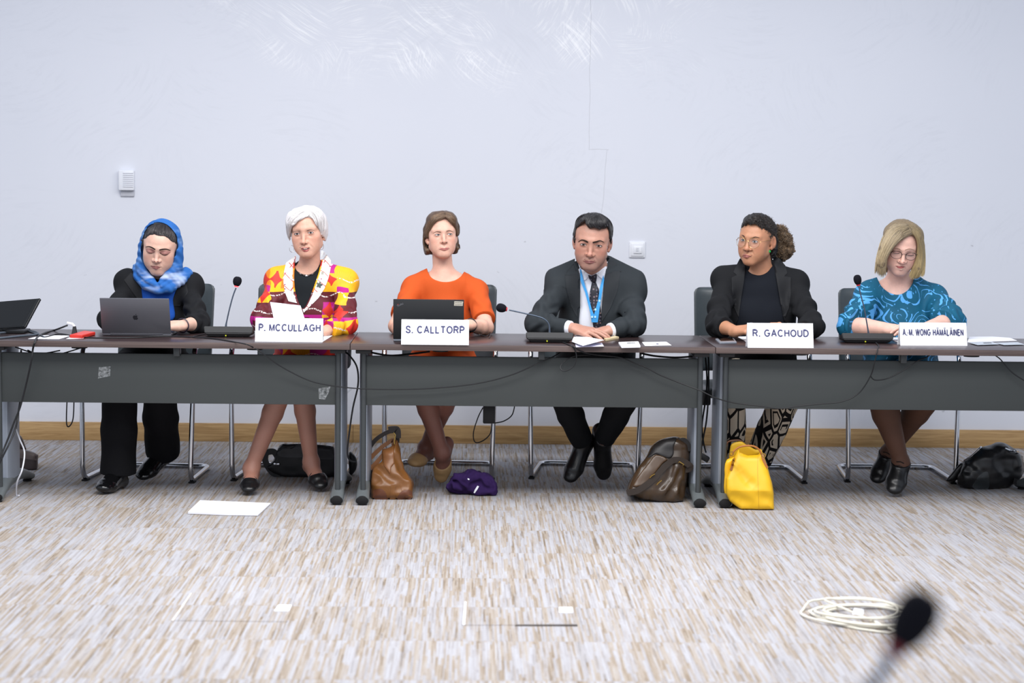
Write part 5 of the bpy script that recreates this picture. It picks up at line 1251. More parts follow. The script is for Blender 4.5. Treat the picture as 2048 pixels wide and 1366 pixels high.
def print_text(body, p0, rv, uv, nv, w, h, m, parent, name, st=.172, gap=.19):
    """plain sans capitals drawn as strokes; w = width of the whole line, h = cap height"""
    x = st / 2; L = []
    for ch in body:
        wd, pl = GLYPH[ch]
        for q in pl: L.append([(x + a, st / 2 + b * (1 - st)) for a, b in q])
        x += wd + st + gap * (.55 if ch in ' .' else 1)
    tot = x - gap - st / 2; q_ = MB(); sx = w / tot; k = 0
    for pl in L:
        p = np.array(pl); n = len(p); T = np.diff(p, axis=0); T /= np.linalg.norm(T, axis=1)[:, None] + 1e-9; N_ = np.stack([-T[:, 1], T[:, 0]], 1)
        for i in range(n):
            if i == 0: d = N_[0]
            elif i == n - 1: d = N_[-1]
            else:
                d = N_[i - 1] + N_[i]; d = d / max(.35, d @ N_[i])
                if np.linalg.norm(d) > 1.9: d = d / np.linalg.norm(d) * 1.9
            o = st / 2 * np.array((min(1.7, h / sx), 1.)) * d; e = np.zeros(2)
            a, b = [q_.bm.verts.new(Vector(np.asarray(p0) + np.asarray(rv) * (v[0] * sx) + np.asarray(uv) * (v[1] * h) + np.asarray(nv) * (.0002 * (k % 3)))) for v in (p[i] + o, p[i] - o)]
            if i: q_.bm.faces.new((pa, pb, b, a))
            pa, pb = a, b
        k += 1
    me = bpy.data.meshes.new(name); q_.bm.to_mesh(me); q_.bm.free(); return link(name, me, m, parent, False)
def basis(o, x, y, z):
    return Matrix(((x[0], y[0], z[0], o[0]), (x[1], y[1], z[1], o[1]), (x[2], y[2], z[2], o[2]), (0, 0, 0, 1)))
def name_card(x0, x1, yt, yb, tx0, tx1, ty0, ty1, text, label, rz=0.):
    a = onz(x0, yb, TZ + .0005); b = onz(x1, yb, TZ + .0005); Y = (a[1] + b[1]) / 2; w = b[0] - a[0]; c = V3((a[0] + b[0]) / 2, Y, TZ)
    r = empty('name_card', c, 0, label, 'name card', 'folded name cards on the table fronts'); X = V3(math.cos(rz), math.sin(rz), 0); N_ = V3(-X[1], X[0], 0)
    h = (at(x0, yt, Y)[2] - TZ) * 1.0; lean = .028; up = N_ * lean + V3(0, 0, h); t = .0012
    b0 = MB(); P0 = c - X * w / 2
    rings = [[P0 + X * s * w, P0 + X * s * w + up, P0 + X * s * w + N_ * lean * 2, P0 + X * s * w + N_ * (lean * 2 - t * 2), P0 + X * s * w + up - V3(0, 0, t * 3), P0 + X * s * w + N_ * t * 1.5] for s in (0, 1)]
    b0.loft(rings).build('folded_card', M_CARD, r, smooth=False)
    pxw = w / (x1 - x0); U = nrm(up)
    p = P0 + X * ((tx0 - x0) * pxw) + up * ((yb - ty1) / (yb - yt)) - N_ * .0012
    print_text(text, p, X, U, -N_, (tx1 - tx0) * pxw, (ty1 - ty0) / (yb - yt) * np.linalg.norm(up), M_INK, r, 'printed_name')
    return r
name_card(509, 646, 636.5, 683.5, 516, 641, 648, 662.6, 'P. MCCULLAGH', 'white folded name card in front of the white-haired woman, left of the table joint')
name_card(802, 937.5, 639.5, 689.5, 810.7, 928.5, 651.8, 667, 'S. CALLTORP', 'white folded name card in front of the black laptop')
name_card(1496, 1626.5, 646.5, 695.5, 1506.4, 1617.3, 659, 673.7, 'R. GACHOUD', 'white folded name card in front of the woman with round glasses', .04)
name_card(1801.4, 1934, 645.5, 691, 1807, 1927, 658, 671.5, 'A.-M. WONG HÄMÄLÄINEN', 'white folded name card in front of the woman in the teal blouse', .06)

def laptop(x0, x1, yt, yb, lean, mlid, mbase, label, depth=.22):
    a, b = onz(x0, yb, TZ + .012), onz(x1, yb, TZ + .012); c = (a + b) / 2; w = b[0] - a[0]
    r = empty('laptop', V3(c[0], c[1] + depth / 2, TZ), 0, label, 'laptop'); h = (at(x0, yt, c[1])[2] - TZ - .012) / math.cos(lean)
    MB().box((c[0], c[1] + depth / 2, TZ + .008), (w, depth, .013), bev=.004).build('base', mbase, r)
    M = Matrix.Rotation(lean, 3, 'X'); up = np.array(M @ Vector((0, 0, 1))); n_ = np.array(M @ Vector((0, -1, 0)))
    lc = V3(c[0], c[1], TZ + .013) + up * h / 2
    lid = MB().box(lc, (w, .006, h), M, .0025, 2).build('lid', mlid, r)
    MB().box(lc - n_ * .0034, (w - .014, .0008, h - .016), M).build('screen', mat('dark laptop screen', (18, 20, 26), .1), lid)
    MB().box((c[0], c[1] + depth * .42, TZ + .0152), (w - .05, depth * .5, .0015), bev=.0005).build('keyboard', M_BLACKP, r)
    MB().tube([(c[0] - w * .38, c[1] + .002, TZ + .012), (c[0] + w * .38, c[1] + .002, TZ + .012)], .005, 10).build('hinge', mbase, r)
    return r, lid, lc, up, n_, w, h
M_SPACE = mat('space grey aluminium', (112, 113, 120), .42, .55, .5, .03, 200)
r, lid, lc, up, n_, w, h = laptop(203, 343.5, 594.5, 667, .36, M_SPACE, M_SPACE, 'silver grey laptop with fruit emblem, lid open towards the viewer')
# emblem: bitten fruit with a leaf
T = basis(lc + n_ * .0031 - up * .006, V3(1, 0, 0), up, n_); k = .0128
fr = [(.0, .62), (.22, .74), (.5, .74), (.74, .58), (.84, .44)] + [(.84 - .26 * math.sin(t), .12 - .32 * math.cos(t) + 0.0) for t in np.linspace(PI, 0, 8)][0:8] + [(.92, -.30), (.78, -.62), (.56, -.92), (.34, -1.04), (.12, -.97), (0, -.93), (-.12, -.97), (-.34, -1.04), (-.58, -.9), (-.82, -.52), (-.95, -.08), (-.9, .34), (-.7, .64), (-.42, .75), (-.2, .73)]
em = mat('dark mirror emblem', (62, 63, 70), .25, .6)
MB().prism([(x * k, y * k) for x, y in fr], .0004, T).build('emblem', em, lid, smooth=False)
MB().prism([(x * k, y * k) for x, y in [(.02, .84), (.04, 1.06), (.16, 1.26), (.38, 1.38), (.38, 1.16), (.24, .94)]], .0004, T).build('emblem_leaf', em, lid, smooth=False)
M_TPAD = mat('matt black laptop shell', (26, 28, 31), .55, 0, .4, .06)
r, lid, lc, up, n_, w, h = laptop(786, 927.5, 598, 679, .08, M_TPAD, mat('silver laptop base', (150, 156, 166), .35, .6), 'matt black laptop with a stickered lid in front of the woman in orange')
X = V3(1, 0, 0); tl = lc - X * w / 2 + up * h / 2 + n_ * .0033
a = math.radians(24); rv, uv = X * math.cos(a) + up * math.sin(a), up * math.cos(a) - X * math.sin(a)
text_on('ThinkPad', tl + X * .019 - up * .036, rv, uv, .030, .0085, mat('grey logo print', (112, 114, 120), .4), lid, 'logo')
MB().lathe([(0, 0), (.0016, 0), (.0016, .0006), (0, .0006)], tl + X * .0215 - up * .0245, Matrix((X, up, n_)).transposed(), 12).build('logo_dot', mat('red dot', (210, 40, 40), .4), lid)
sx = tl + X * (w - .045) - up * .0165 + n_ * .0002
st = MB().prism([(0, 0), (.040, -.0006), (.041, .0085), (.0005, .0095)], .0004, basis(sx - up * 0, X, up, n_)).build('label_sticker', mat('cream sticker', (196, 190, 176), .6), lid, smooth=False)
MB().prism([(-.0005, -.011), (.039, -.0115), (.039, -.0015), (0, -.001)], .0004, basis(sx, X, up, n_)).build('label_sticker', mat('cream sticker', (196, 190, 176), .6), lid, smooth=False)
for i in range(7):
    for j in (0, 1): MB().prism([(.003 + i * .0052, .002 - j * .0105), (.0055 + i * .0052, .002 - j * .0105), (.0055 + i * .0052, .0065 - j * .0105), (.003 + i * .0052, .0065 - j * .0105)], .0003, basis(sx + n_ * .0004, X, up, n_)).build('sticker_print', M_BLACKP, lid, smooth=False)

M_FOAM = mat('black foam windshield', (24, 24, 30), .95, 0, .1, .3, 900, .6, .0012)
M_STEM = mat('gunmetal gooseneck', (78, 90, 106), .4, .5)
g = Graph('lit red ring'); M_RED = g.done(tuple(lin((235, 40, 50))), .4, 0, .5, Emission_Color=(1, .05, .06, 1), Emission_Strength=1.6)
M_REDOFF = mat('red plastic ring', (190, 36, 44), .4)
def microphone(cx, xl, xr, yt, yb, stem, ring, head, hr, label, lit, Y=None):
    b = onz(cx, yb, TZ); wl = (xr - xl) / FPX * b[1]; hh = .042; dp = .10
    r = empty('conference_microphone', b + V3(0, dp / 2, 0), 0, label, 'microphone', 'gooseneck microphones on the tables'); yt_ = b[1] + .02
    x0, x1 = at(xl, yt, yt_)[0], at(xr, yt, yt_)[0]; m_ = (x0 + x1) / 2; zt = max(TZ + .03, at(cx, yt, yt_)[2])
    q = MB(); ins = .024
    q.loft([[V3(x0 + ins, b[1] + .012, TZ + .002), V3(x1 - ins, b[1] + .012, TZ + .002), V3(x1 - ins, b[1] + dp, TZ + .002), V3(x0 + ins, b[1] + dp, TZ + .002)],
            [V3(x0 + .004, b[1] + .002, TZ + .02), V3(x1 - .004, b[1] + .002, TZ + .02), V3(x1 - .004, b[1] + dp + .01, TZ + .010), V3(x0 + .004, b[1] + dp + .01, TZ + .010)],
            [V3(x0, b[1] + .012, zt), V3(x1, b[1] + .012, zt), V3(x1 - .006, b[1] + dp, zt - .022), V3(x0 + .006, b[1] + dp, zt - .022)]])
    bmesh.ops.bevel(q.bm, geom=q.bm.edges[:], offset=.003, segments=2, affect='EDGES'); q.build('base', M_BLACKP, r)
    for s in (-1, 1): MB().box((m_ + s * .05, b[1] + .02, TZ + .0015), (.02, .012, .003), bev=.001).build('rubber_foot', M_RUBBER, r)
    MB().box((m_ - .012, b[1] + .004, TZ + .008), (.006, .006, .006), bev=.001).build('cable_plug', mat('yellow plug', (196, 200, 40), .5), r)
    Ys = b[1] + .055; pts = [at(x, y, Ys) for x, y in stem]; pts = spline([V3(pts[0][0], Ys, zt - .018)] + pts, 6)
    nn = len(pts); rad = [.0062 - .0030 * min(1, i / (nn * .35)) for i in range(nn)]
    MB().tube(pts, rad, 10).build('gooseneck', M_STEM, r)
    h0, h1 = at(*ring, Ys), at(*head, Ys); d = nrm(h1 - h0); M = np.stack([nrm(np.cross(d, (0, 1, .01))), np.cross(d, nrm(np.cross(d, (0, 1, .01)))), d], 1); M = Matrix(M.tolist())
    MB().lathe([(0, -.006), (.0085, -.006), (.0098, -.003), (.0098, .004), (0, .004)], h0, M, 20).build('light_ring', M_RED if lit else M_REDOFF, r)
    L = np.linalg.norm(h1 - h0); prof = [(hr * math.sin(t) ** .8 * (1 - .10 * math.cos(t)), L * 1.0 - L * 1.15 * math.cos(t)) for t in np.linspace(.02, PI - .02, 16)]
    MB().lathe(prof, h0, M, 24).build('foam_head', M_FOAM, r)
    return r
microphone(458, 408, 507, 652.5, 675, [(452, 651), (454, 640), (459, 618), (466, 592), (472, 576)], (473, 571.5), (474.5, 563), .0205, 'switched-on gooseneck microphone between the woman in the headscarf and the white-haired woman', True)
microphone(1099, 1051.5, 1147, 664.5, 686, [(1099, 662), (1098, 650), (1092, 641), (1080, 634.5), (1050, 627), (1018, 620)], (1012, 618.3), (1003, 616), .0205, 'gooseneck microphone bent sideways in front of the man in the suit', False)
microphone(1734, 1683, 1787, 666, 687, [(1737, 667), (1734, 648), (1728, 615), (1721, 588), (1718, 574)], (1716.8, 569), (1715.2, 560), .0185, 'gooseneck microphone standing in front of the woman in the teal blouse', False)

def flat(name, pts, z, t, m, label=None, cat=None, group=None, parent=None, bev=.0004, dz=None):
    p = [onz(x, y, z + t) for x, y in pts]
    b = MB(); dz = dz or [0] * len(p); bot = [V3(q[0], q[1], z) for q in p]; top = [q + V3(0, 0, d) for q, d in zip(p, dz)]
    lo = [b.bm.verts.new(Vector(q)) for q in bot]; hi = [b.bm.verts.new(Vector(q)) for q in top]; n = len(p)
    b.bm.faces.new(lo[::-1]); b.bm.faces.new(hi)
    for k in range(n): b.bm.faces.new((lo[k], lo[(k + 1) % n], hi[(k + 1) % n], hi[k]))
    if bev: bmesh.ops.bevel(b.bm, geom=b.bm.edges[:], offset=bev, segments=1, affect='EDGES')
    o = b.build(name, m, parent, smooth=False)
    return tag(o, label, cat, group)
T0 = TZ + .0003
# monitor at the far left
mo = empty('monitor', at(10, 664, 9.34) * V3(1, 1, 0) + V3(0, 0, TZ), 0, 'black flat monitor tilted back, cut by the left picture edge', 'monitor')
tl, tr, br_, bl = at(-52, 606, 9.42), at(82, 595, 9.40), at(50, 655, 9.30), at(-85, 664, 9.32)
nn = nrm(np.cross(tr - tl, bl - tl)); nn = nn if nn[1] > 0 else -nn
q = MB(); q.loft([[tl, tr, br_, bl], [p + nn * .018 for p in (tl, tr, br_, bl)]]); bmesh.ops.bevel(q.bm, geom=q.bm.edges[:], offset=.006, segments=3, affect='EDGES'); q.build('housing', mat('glossy black plastic', (16, 18, 21), .18), mo)
ctr = (tl + tr + br_ + bl) / 4; inn = [ctr + (p - ctr) * .88 - nn * .0008 for p in (tl, tr, br_, bl)]
q = MB(); q.loft([inn, [p + nn * .001 for p in inn]]); q.build('screen', mat('black screen glass', (10, 12, 15), .08), mo, smooth=False)
q = MB(); c0 = ctr + nn * .03; q.tube([c0, V3(c0[0], c0[1] + .03, TZ + .02)], .02, 12); q.build('stand', M_BLACKP, mo)
MB().box((c0[0] + .02, c0[1] + .01, TZ + .008), (.2, .14, .014), bev=.005).build('stand_foot', M_BLACKP, mo)
flat('paper_sheet', [(56, 677.5), (118, 678), (142, 671), (84, 670.5)], T0, .0012, M_PAPER, 'white paper sheet beside the monitor at the table front', 'paper')
flat('paper_sheet', [(132, 677.8), (166, 676.8), (176, 671.4), (146, 671.5)], T0, .0012, M_PAPER, 'small white slip under the black plug', 'paper')
flat('smartphone', [(139, 669.2), (164, 670.5), (191, 663.5), (168, 661)], TZ + .0003, .016, mat('red phone case', (204, 46, 34), .4), 'red smartphone lying beside the silver laptop', 'phone', bev=.003)
pl = empty('power_plug', onz(149, 672, TZ), 0, 'black plug with white tip standing on the white slip', 'plug')
p0 = onz(149, 672, TZ)
MB().loft([[p0 + V3(x * w_, y * w_, z) for x, y in ((-1, -1), (1, -1), (1, 1), (-1, 1))] for z, w_ in ((.002, .014), (.02, .010), (.045, .006))]).build('plug_body', M_BLACKP, pl)
MB().tube([p0 + V3(0, 0, .044), p0 + V3(-.01, 0, .056), p0 + V3(-.034, .002, .060)], .0062, 10).build('white_tip', M_CARD, pl)
# things in front of the man
c = empty('folded_card', onz(1172, 690, TZ), 0, 'folded printed card lying beside the microphone of the man in the suit', 'card')
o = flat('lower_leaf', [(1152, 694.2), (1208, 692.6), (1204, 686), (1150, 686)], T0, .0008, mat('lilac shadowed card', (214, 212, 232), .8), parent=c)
a_, b_, c_, d_ = onz(1143, 683, TZ + .006), onz(1166, 691.5, TZ + .016), onz(1208, 680, TZ + .020), onz(1150, 669, TZ + .012)
q = MB(); f_ = [q.bm.verts.new(Vector(p)) for p in (a_, b_, c_, d_)] ; f2 = [q.bm.verts.new(Vector(p - V3(0, 0, .0008))) for p in (a_, b_, c_, d_)]
q.bm.faces.new(f_); q.bm.faces.new(f2[::-1])
for k_ in range(4): q.bm.faces.new((f_[k_], f_[(k_ + 1) % 4], f2[(k_ + 1) % 4], f2[k_]))
lf = q.build('upper_leaf', M_CARD, c, smooth=False)
rv = nrm(d_ - a_) ; e1 = nrm(c_ - d_); nrm_ = np.cross(e1, a_ - d_); nrm_ = nrm(nrm_ if nrm_[2] > 0 else -nrm_)
text_on('THORES', d_ * .42 + a_ * .10 + c_ * .18 + b_ * .30 + nrm_ * .0006 + e1 * .02, -e1, nrm(a_ - d_), .070, .020, M_INK, lf, 'printed_word')
pu = empty('white_gadget', onz(1259, 688, TZ), 0, 'small white flat device with a black slot beside the loose card', 'device')
flat('case', [(1237, 684), (1243, 692), (1281, 691), (1277, 682.5)], TZ, .010, M_CARD, parent=pu, bev=.002)
flat('slot', [(1253, 685.3), (1254, 686.6), (1271, 686.4), (1270, 685.2)], TZ + .0098, .0006, M_BLACKP, parent=pu, bev=0)
lc_ = flat('loose_card', [(1284, 684), (1290, 691.5), (1343, 690.5), (1333, 683.5)], T0, .0008, M_CARD, 'white loose card lying right of the small white device', 'card')
flat('printed_mark', [(1312, 687), (1313, 688.6), (1318, 688.6), (1317, 687)], T0 + .0009, .0003, M_INK, parent=lc_, bev=0)
flat('wooden_stick', [(1208, 676), (1212, 678.5), (1238, 673.5), (1230, 671.5)], T0, .010, mat('pale wood', (206, 188, 150), .6), 'pale wooden stick under the fingertips of the man in the suit', 'stick', bev=.001)
# woman with round glasses
ph = empty('smartphone', onz(1452, 680, TZ), 0, 'silver smartphone lying near the table joint', 'phone')
flat('body', [(1431, 677), (1440, 684.5), (1473.5, 683.5), (1466, 674)], TZ, .009, mat('silver phone shell', (170, 176, 186), .3, .6), parent=ph, bev=.0015)
flat('screen', [(1435, 676), (1442, 682), (1469, 681), (1463, 674.6)], TZ + .0088, .0006, mat('phone glass', (14, 15, 18), .08), parent=ph, bev=0)
flat('paper_sheet', [(1474, 673), (1492, 683), (1560, 682), (1545, 672)], T0, .0012, M_PAPER, 'white sheet under the hand of the woman with round glasses', 'paper')
# woman in teal
for i, (pts, lab) in enumerate((([(1776, 675), (1795, 684), (1850, 684), (1850, 674)], 'white sheet between microphone and name card at the right'),
                                ([(1935, 684), (2034, 681), (2020, 675.5), (1985, 673), (1938, 673.5)], 'white document pile lying right of the rightmost name card'))):
    flat('paper_sheet', pts, T0, .003, M_PAPER, lab, 'paper')
M_GREYC = mat('grey printed card', (176, 184, 194), .6)
for pts, lab in (([(1936, 684.6), (1955, 690), (1998, 688.5), (1984, 683.5)], 'grey printed card with black mark beside the rightmost name card'), ([(1990, 685.5), (2008, 690), (2050, 689), (2035, 684)], 'plain grey card at the right picture edge')):
    o = flat('printed_card', pts, TZ + .0036, .0008, M_GREYC, lab, 'card')
    if 'mark' in lab: flat('printed_mark', [(1966, 685.4), (1968, 686.6), (1984, 686.2), (1982, 685)], TZ + .0045, .0003, M_BLACKP, parent=o, bev=0)
# sheet held by the white-haired woman
q = MB(); A_, B_, C_, D_ = at(540, 604, 9.46), at(601, 611, 9.44), at(612, 646, 9.34), at(549, 644, 9.36)
N_ = 8; gr = [[(A_ * (1 - u) + B_ * u) * (1 - v) + (D_ * (1 - u) + C_ * u) * v + V3(0, -.010 * math.sin(PI * u) * math.sin(PI * v), 0) for u in np.linspace(0, 1, N_)] for v in np.linspace(0, 1, N_)]
for off in (0, .0006):
    vs = [[q.bm.verts.new(Vector(p + V3(0, off, 0))) for p in row] for row in gr]
    for i in range(N_ - 1):
        for j in range(N_ - 1): q.bm.faces.new((vs[i][j], vs[i][j + 1], vs[i + 1][j + 1], vs[i + 1][j]))
gg = Graph('printed sheet'); x, y, zz = gg.coords(); ln = (((zz - x * .12) * 130.).fract()).lt(.38) * gg.noise(gg.vec(x * 90, 0., zz * 130), 1, 1).gt(.42)
tag(q.build('paper_sheet', gg.done(gg.mix(ln * .30, tuple(lin((226, 226, 240))), tuple(lin((120, 120, 140)))), .8), None), 'printed sheet held up by the white-haired woman', 'paper')
flat('paper_sheet', [(640, 679), (646, 683), (668, 669), (655, 667)], T0, .0012, M_PAPER, 'white sheet peeking out behind the leftmost name card', 'paper')
# reading glasses on the table
rg = empty('reading_glasses', onz(960, 672, TZ), 0, 'black folded spectacles lying on the table right of the black laptop', 'spectacles'); M_SPEC = mat('black spectacle frame', (20, 19, 22), .35)
def zt_(x, y, h): return onz(x, y, TZ + h)
MB().tube(spline([zt_(938, 668, .016), zt_(944, 664, .020), zt_(958, 664, .020), zt_(962, 669, .012), zt_(952, 673, .004), zt_(941, 674, .004)], 6, True), .0016, 6, True).build('rim', M_SPEC, rg)
MB().tube(spline([zt_(962, 668, .012), zt_(970, 662, .020), zt_(979, 661, .020), zt_(980, 667, .010), zt_(970, 673, .004), zt_(962, 672, .004)], 6, True), .0016, 6, True).build('rim', M_SPEC, rg)
MB().tube(spline([zt_(944, 664, .02), zt_(958, 669, .012), zt_(972, 672, .004)], 6), .0018, 6).build('temple_arm', M_SPEC, rg)
MB().tube(spline([zt_(979, 661, .02), zt_(981, 668, .01), zt_(978, 676, .003)], 6), .0018, 6).build('temple_arm', M_SPEC, rg)

# ---------------------------------------------------------------- cables
M_CABLE = mat('black cable', (26, 27, 30), .5, 0, .4)
M_CABLEG = mat('grey cable', (74, 82, 92), .5, 0, .4)
def cable(pts, r, label, m=None, n=7, cat='cable', name='cable', group=None):
    P_ = []
    for p in pts:
        P_.append(onz(p[0], p[1], TZ + r + .0005) if p[2] == 't' else onz(p[0], p[1], r) if p[2] == 'f' else at(*p))
    return tag(MB().tube(spline(P_, n), r, 8).build(name, m or M_CABLE), label, cat, group)
FR, HG = FE - .006, FE + .045
cable([(449, 662, 't'), (425, 665, 't'), (404, 669, 't'), (386, 674, 't'), (410, 675.5, 't'), (440, 679, 't'), (475, 685, 't'), (494, 689, 't'), (505, 694, FR), (520, 703, FR), (560, 732, FE + .03), (615, 760, HG), (660, 771, HG), (715, 777, FE + .02), (780, 779, HG), (860, 777, HG), (950, 768, HG), (1020, 751, HG), (1072, 729, HG), (1105, 714, FE + .07), (1120, 705, FE + .15)], .0028, 'thin black microphone cable sagging from the lit microphone across the left and middle tables', name='microphone_cable')
cable([(386, 674, 't'), (330, 672.5, 't'), (270, 675, 't'), (210, 676, 't'), (160, 674, 't'), (120, 668, 't'), (90, 674, 't'), (78, 670, 't')], .0030, 'black cable running along the front of the silver laptop', name='microphone_cable')
cable([(1103, 681, 't'), (1118, 682, 't'), (1134, 688, 't'), (1141, 691, 't'), (1148, 697, FR), (1153, 712, FR), (1149, 730, FR), (1135, 741, FR), (1124, 741, FE + .0), (1121, 733, FE + .01), (1130, 722, FE + .03), (1150, 712, FE + .05), (1180, 710, FE + .09)], .0028, 'black looped cable hanging below the microphone of the man in the suit', name='microphone_cable')
cable([(1134, 688, 't'), (1148, 694, FR), (1165, 704, FR), (1195, 710, FE + .03), (1240, 715, HG), (1268, 726, HG), (1292, 735, HG), (1320, 750, HG), (1360, 766, HG), (1400, 781, FE + .03), (1432, 796, FE + .03), (1470, 806, HG), (1520, 812, HG), (1560, 817, HG), (1600, 812, HG), (1640, 808, HG), (1685, 803, HG), (1718, 786, HG), (1741, 752, FE + .02), (1749, 725, FR), (1755, 700, FR), (1757, 692, 't'), (1750, 684, 't'), (1742, 681, 't')], .0028, 'thin cable sagging between the middle and right microphones across the table joint', name='microphone_cable')
cable([(1741, 752, FE + .02), (1750, 760, FE + .03), (1775, 757, HG), (1805, 742, HG), (1835, 722, HG), (1852, 715, FE + .07), (1865, 707, FE + .15)], .0028, 'black cable curving up to the right below the rightmost name card', name='microphone_cable')
cable([(1985, 708, FE + .12), (1999, 717, FE + .06), (2012, 732, HG), (2028, 748, HG), (2060, 768, HG)], .0028, 'black cable dropping at the right picture edge')
cable([(-20, 668, 't'), (20, 664, 't'), (60, 662, 't'), (76, 668, 't'), (40, 672, 't'), (0, 676, 't'), (-20, 676, 't')], .005, 'grey looped cable lying under the monitor', M_CABLEG)
cable([(-20, 662, 't'), (30, 659, 't'), (62, 664, 't'), (84, 672, 't'), (88, 674, 't')], .004, 'grey cable running out beside the monitor', M_CABLEG)
cable([(134, 651, 9.14), (110, 660, 't'), (90, 666, 't'), (75, 674, 't'), (70, 684, 't'), (66, 697, FR), (63, 720, FR), (52, 770, FE + .03), (40, 815, FE + .04), (28, 845, FE + .04), (15, 880, FE + .03), (0, 915, FE), (-15, 940, FE - .02)], .0045, 'thick black cable dropping from the plug over the left table edge')
cable([(42, 700, FE + .1), (45, 760, FE + .1), (36, 830, FE + .1), (30, 860, FE + .05), (18, 888, FE), (4, 916, FE - .02), (-12, 950, FE - .03)], .0045, 'second black cable hanging down beside the left table leg')
cable([(32, 858, FE + .26), (40, 880, FE + .22), (49, 905, FE + .15), (44, 940, FE + .1), (34, 965, FE + .12), (33, 990, 'f'), (38, 991, 'f')], .0035, 'white cable curving down to the carpet at the left leg', M_PAPER)
for a_, b_, lab in (((30, 694), (120, 701), 'black cable bunched under the left table top'), ((40, 705), (165, 695), 'black cable crossing under the left table top'), ((55, 700), (110, 706), 'short black cable slung under the left table top')):
    cable([(a_[0], a_[1], FE + .1), ((a_[0] + b_[0]) / 2, max(a_[1], b_[1]) + 6, FE + .12), (b_[0], b_[1], FE + .1)], .003, lab)
cable([(134, 800, 9.5), (133, 845, 9.5), (138, 853, 9.5), (146, 838, 9.5), (148, 800, 9.5)], .003, 'black cable loop hanging below the left modesty panel')
cable([(688, 702, FE + .2), (700, 712, FE + .16), (714, 735, FE + .14), (716, 770, FE + .14), (706, 815, FE + .15), (698, 870, FE + .16), (695, 905, FE + .18), (700, 921, FE + .2), (712, 924, FE + .22)], .004, 'black cable hanging in the gap between left and middle tables')
cable([(1385, 713, FE + .2), (1350, 715, FE + .2), (1310, 712, FE + .2), (1280, 706, FE + .2)], .0045, 'black cable running under the middle table top at its right end')
cable([(742, 705, FE + .2), (780, 711, FE + .2), (820, 708, FE + .2), (860, 703, FE + .2)], .0045, 'black cable running under the middle table top at its left end')
cable([(1411, 715, FE + .3), (1414, 760, FE + .3), (1411, 800, FE + .3), (1404, 850, FE + .3), (1407, 885, FE + .3), (1412, 905, FE + .28)], .004, 'black cable hanging between the middle and right tables')
cable([(1417, 712, FE + .28), (1417, 780, FE + .28), (1413, 840, FE + .28), (1403, 895, FE + .28), (1404, 912, FE + .27)], .004, 'black cable ending in a plug between the middle and right tables')
p = at(1408, 915, FE + .27); tag(MB().box(p, (.05, .03, .028), Matrix.Rotation(.5, 3, 'Y'), .006).build('power_plug', M_BLACKP), 'black plug dangling between the middle and right tables', 'plug')
p = at(1409, 795, FE + .33); tag(MB().box(p, (.055, .04, .07), None, .006).build('power_adapter', M_BLACKP), 'black power box between the middle and right tables', 'adapter')
p = at(978, 829, 9.55); tag(MB().box(p, (.058, .04, .085), None, .006).build('power_adapter', M_BLACKP), 'black box hanging beside the chair of the woman in orange', 'adapter')
cable([(966, 815, 9.55), (956, 835, 9.54), (947, 865, 9.54), (950, 884, 9.54), (965, 882, 9.54), (980, 868, 9.54), (984, 848, 9.55)], .0028, 'thin black cable loop below the black hanging box')
cable([(1030, 808, 9.55), (1024, 830, 9.55), (1008, 842, 9.55), (990, 846, 9.55)], .0028, 'thin black cable slung right of the black hanging box')
# tape on the panels
g = Graph('clear tape'); x, y, zz = g.coords(); M_TAPE = g.done(tuple(lin((176, 180, 182))), .25, 0, .6, Alpha=g.noise(g.vec(x * 70, 0., zz * 90), 1, 5).step(.3, .75) * .6)
for pts, lab in (([(198, 734), (221, 733), (220, 752), (206, 755), (196, 757)], 'clear tape patch on the left modesty panel below the silver laptop'), ([(637, 777), (661, 773), (657, 786), (650, 799), (638, 798)], 'clear tape patch near the right end of the left modesty panel')):
    b = MB(); Yt = FE + .0755; f1 = [b.bm.verts.new(Vector(at(x_, y_, Yt))) for x_, y_ in pts]; f2 = [b.bm.verts.new(Vector(at(x_, y_, Yt) + V3(0, .0004, 0))) for x_, y_ in pts]
    b.bm.faces.new(f1); b.bm.faces.new(f2[::-1])
    for i in range(len(pts)): b.bm.faces.new((f1[i], f1[(i + 1) % len(pts)], f2[(i + 1) % len(pts)], f2[i]))
    tag(b.build('tape_patch', M_TAPE, None, smooth=False), lab, 'tape')

# ---------------------------------------------------------------- on the wall
a, b = at(239, 340, WALL), at(270, 381, WALL); cx, cz = (a[0] + b[0]) / 2, (a[2] + b[2]) / 2; wd, ht = b[0] - a[0], a[2] - b[2]
wv = empty('wall_sounder', (cx, WALL, cz), 0, 'white louvred wall unit high on the wall at the left', 'wall unit'); M_WP = mat('white wall plastic', (226, 228, 234), .4, 0, .4, .02)
MB().box((cx, WALL - .02, cz), (wd, .04, ht), bev=.006, seg=3).build('housing', M_WP, wv)
for i in range(8): MB().box((cx + .012, WALL - .042, cz + ht * .36 - i * ht * .095), (wd * .66, .006, ht * .05), Matrix.Rotation(.5, 3, 'X'), .0015).build('louvre', M_WP, wv)
MB().box((cx + .002, WALL - .006, cz - ht * .5 - .016), (wd * .9, .012, .034), bev=.003).build('grey_piece', mat('grey wall piece', (186, 188, 196), .5), wv)  # grey piece directly below the louvred housing
a, b = at(1258.5, 483, WALL), at(1290, 515.5, WALL); cx, cz = (a[0] + b[0]) / 2, (a[2] + b[2]) / 2; wd = b[0] - a[0]
ws = empty('wall_control', (cx, WALL, cz), 0, 'small square white control on the wall right of the man in the suit', 'wall control')
MB().box((cx, WALL - .005, cz), (wd, .010, wd), bev=.003, seg=3).build('frame', M_WP, ws)
MB().box((cx, WALL - .010, cz), (wd * .80, .010, wd * .80), bev=.002).build('cover', M_WP, ws)
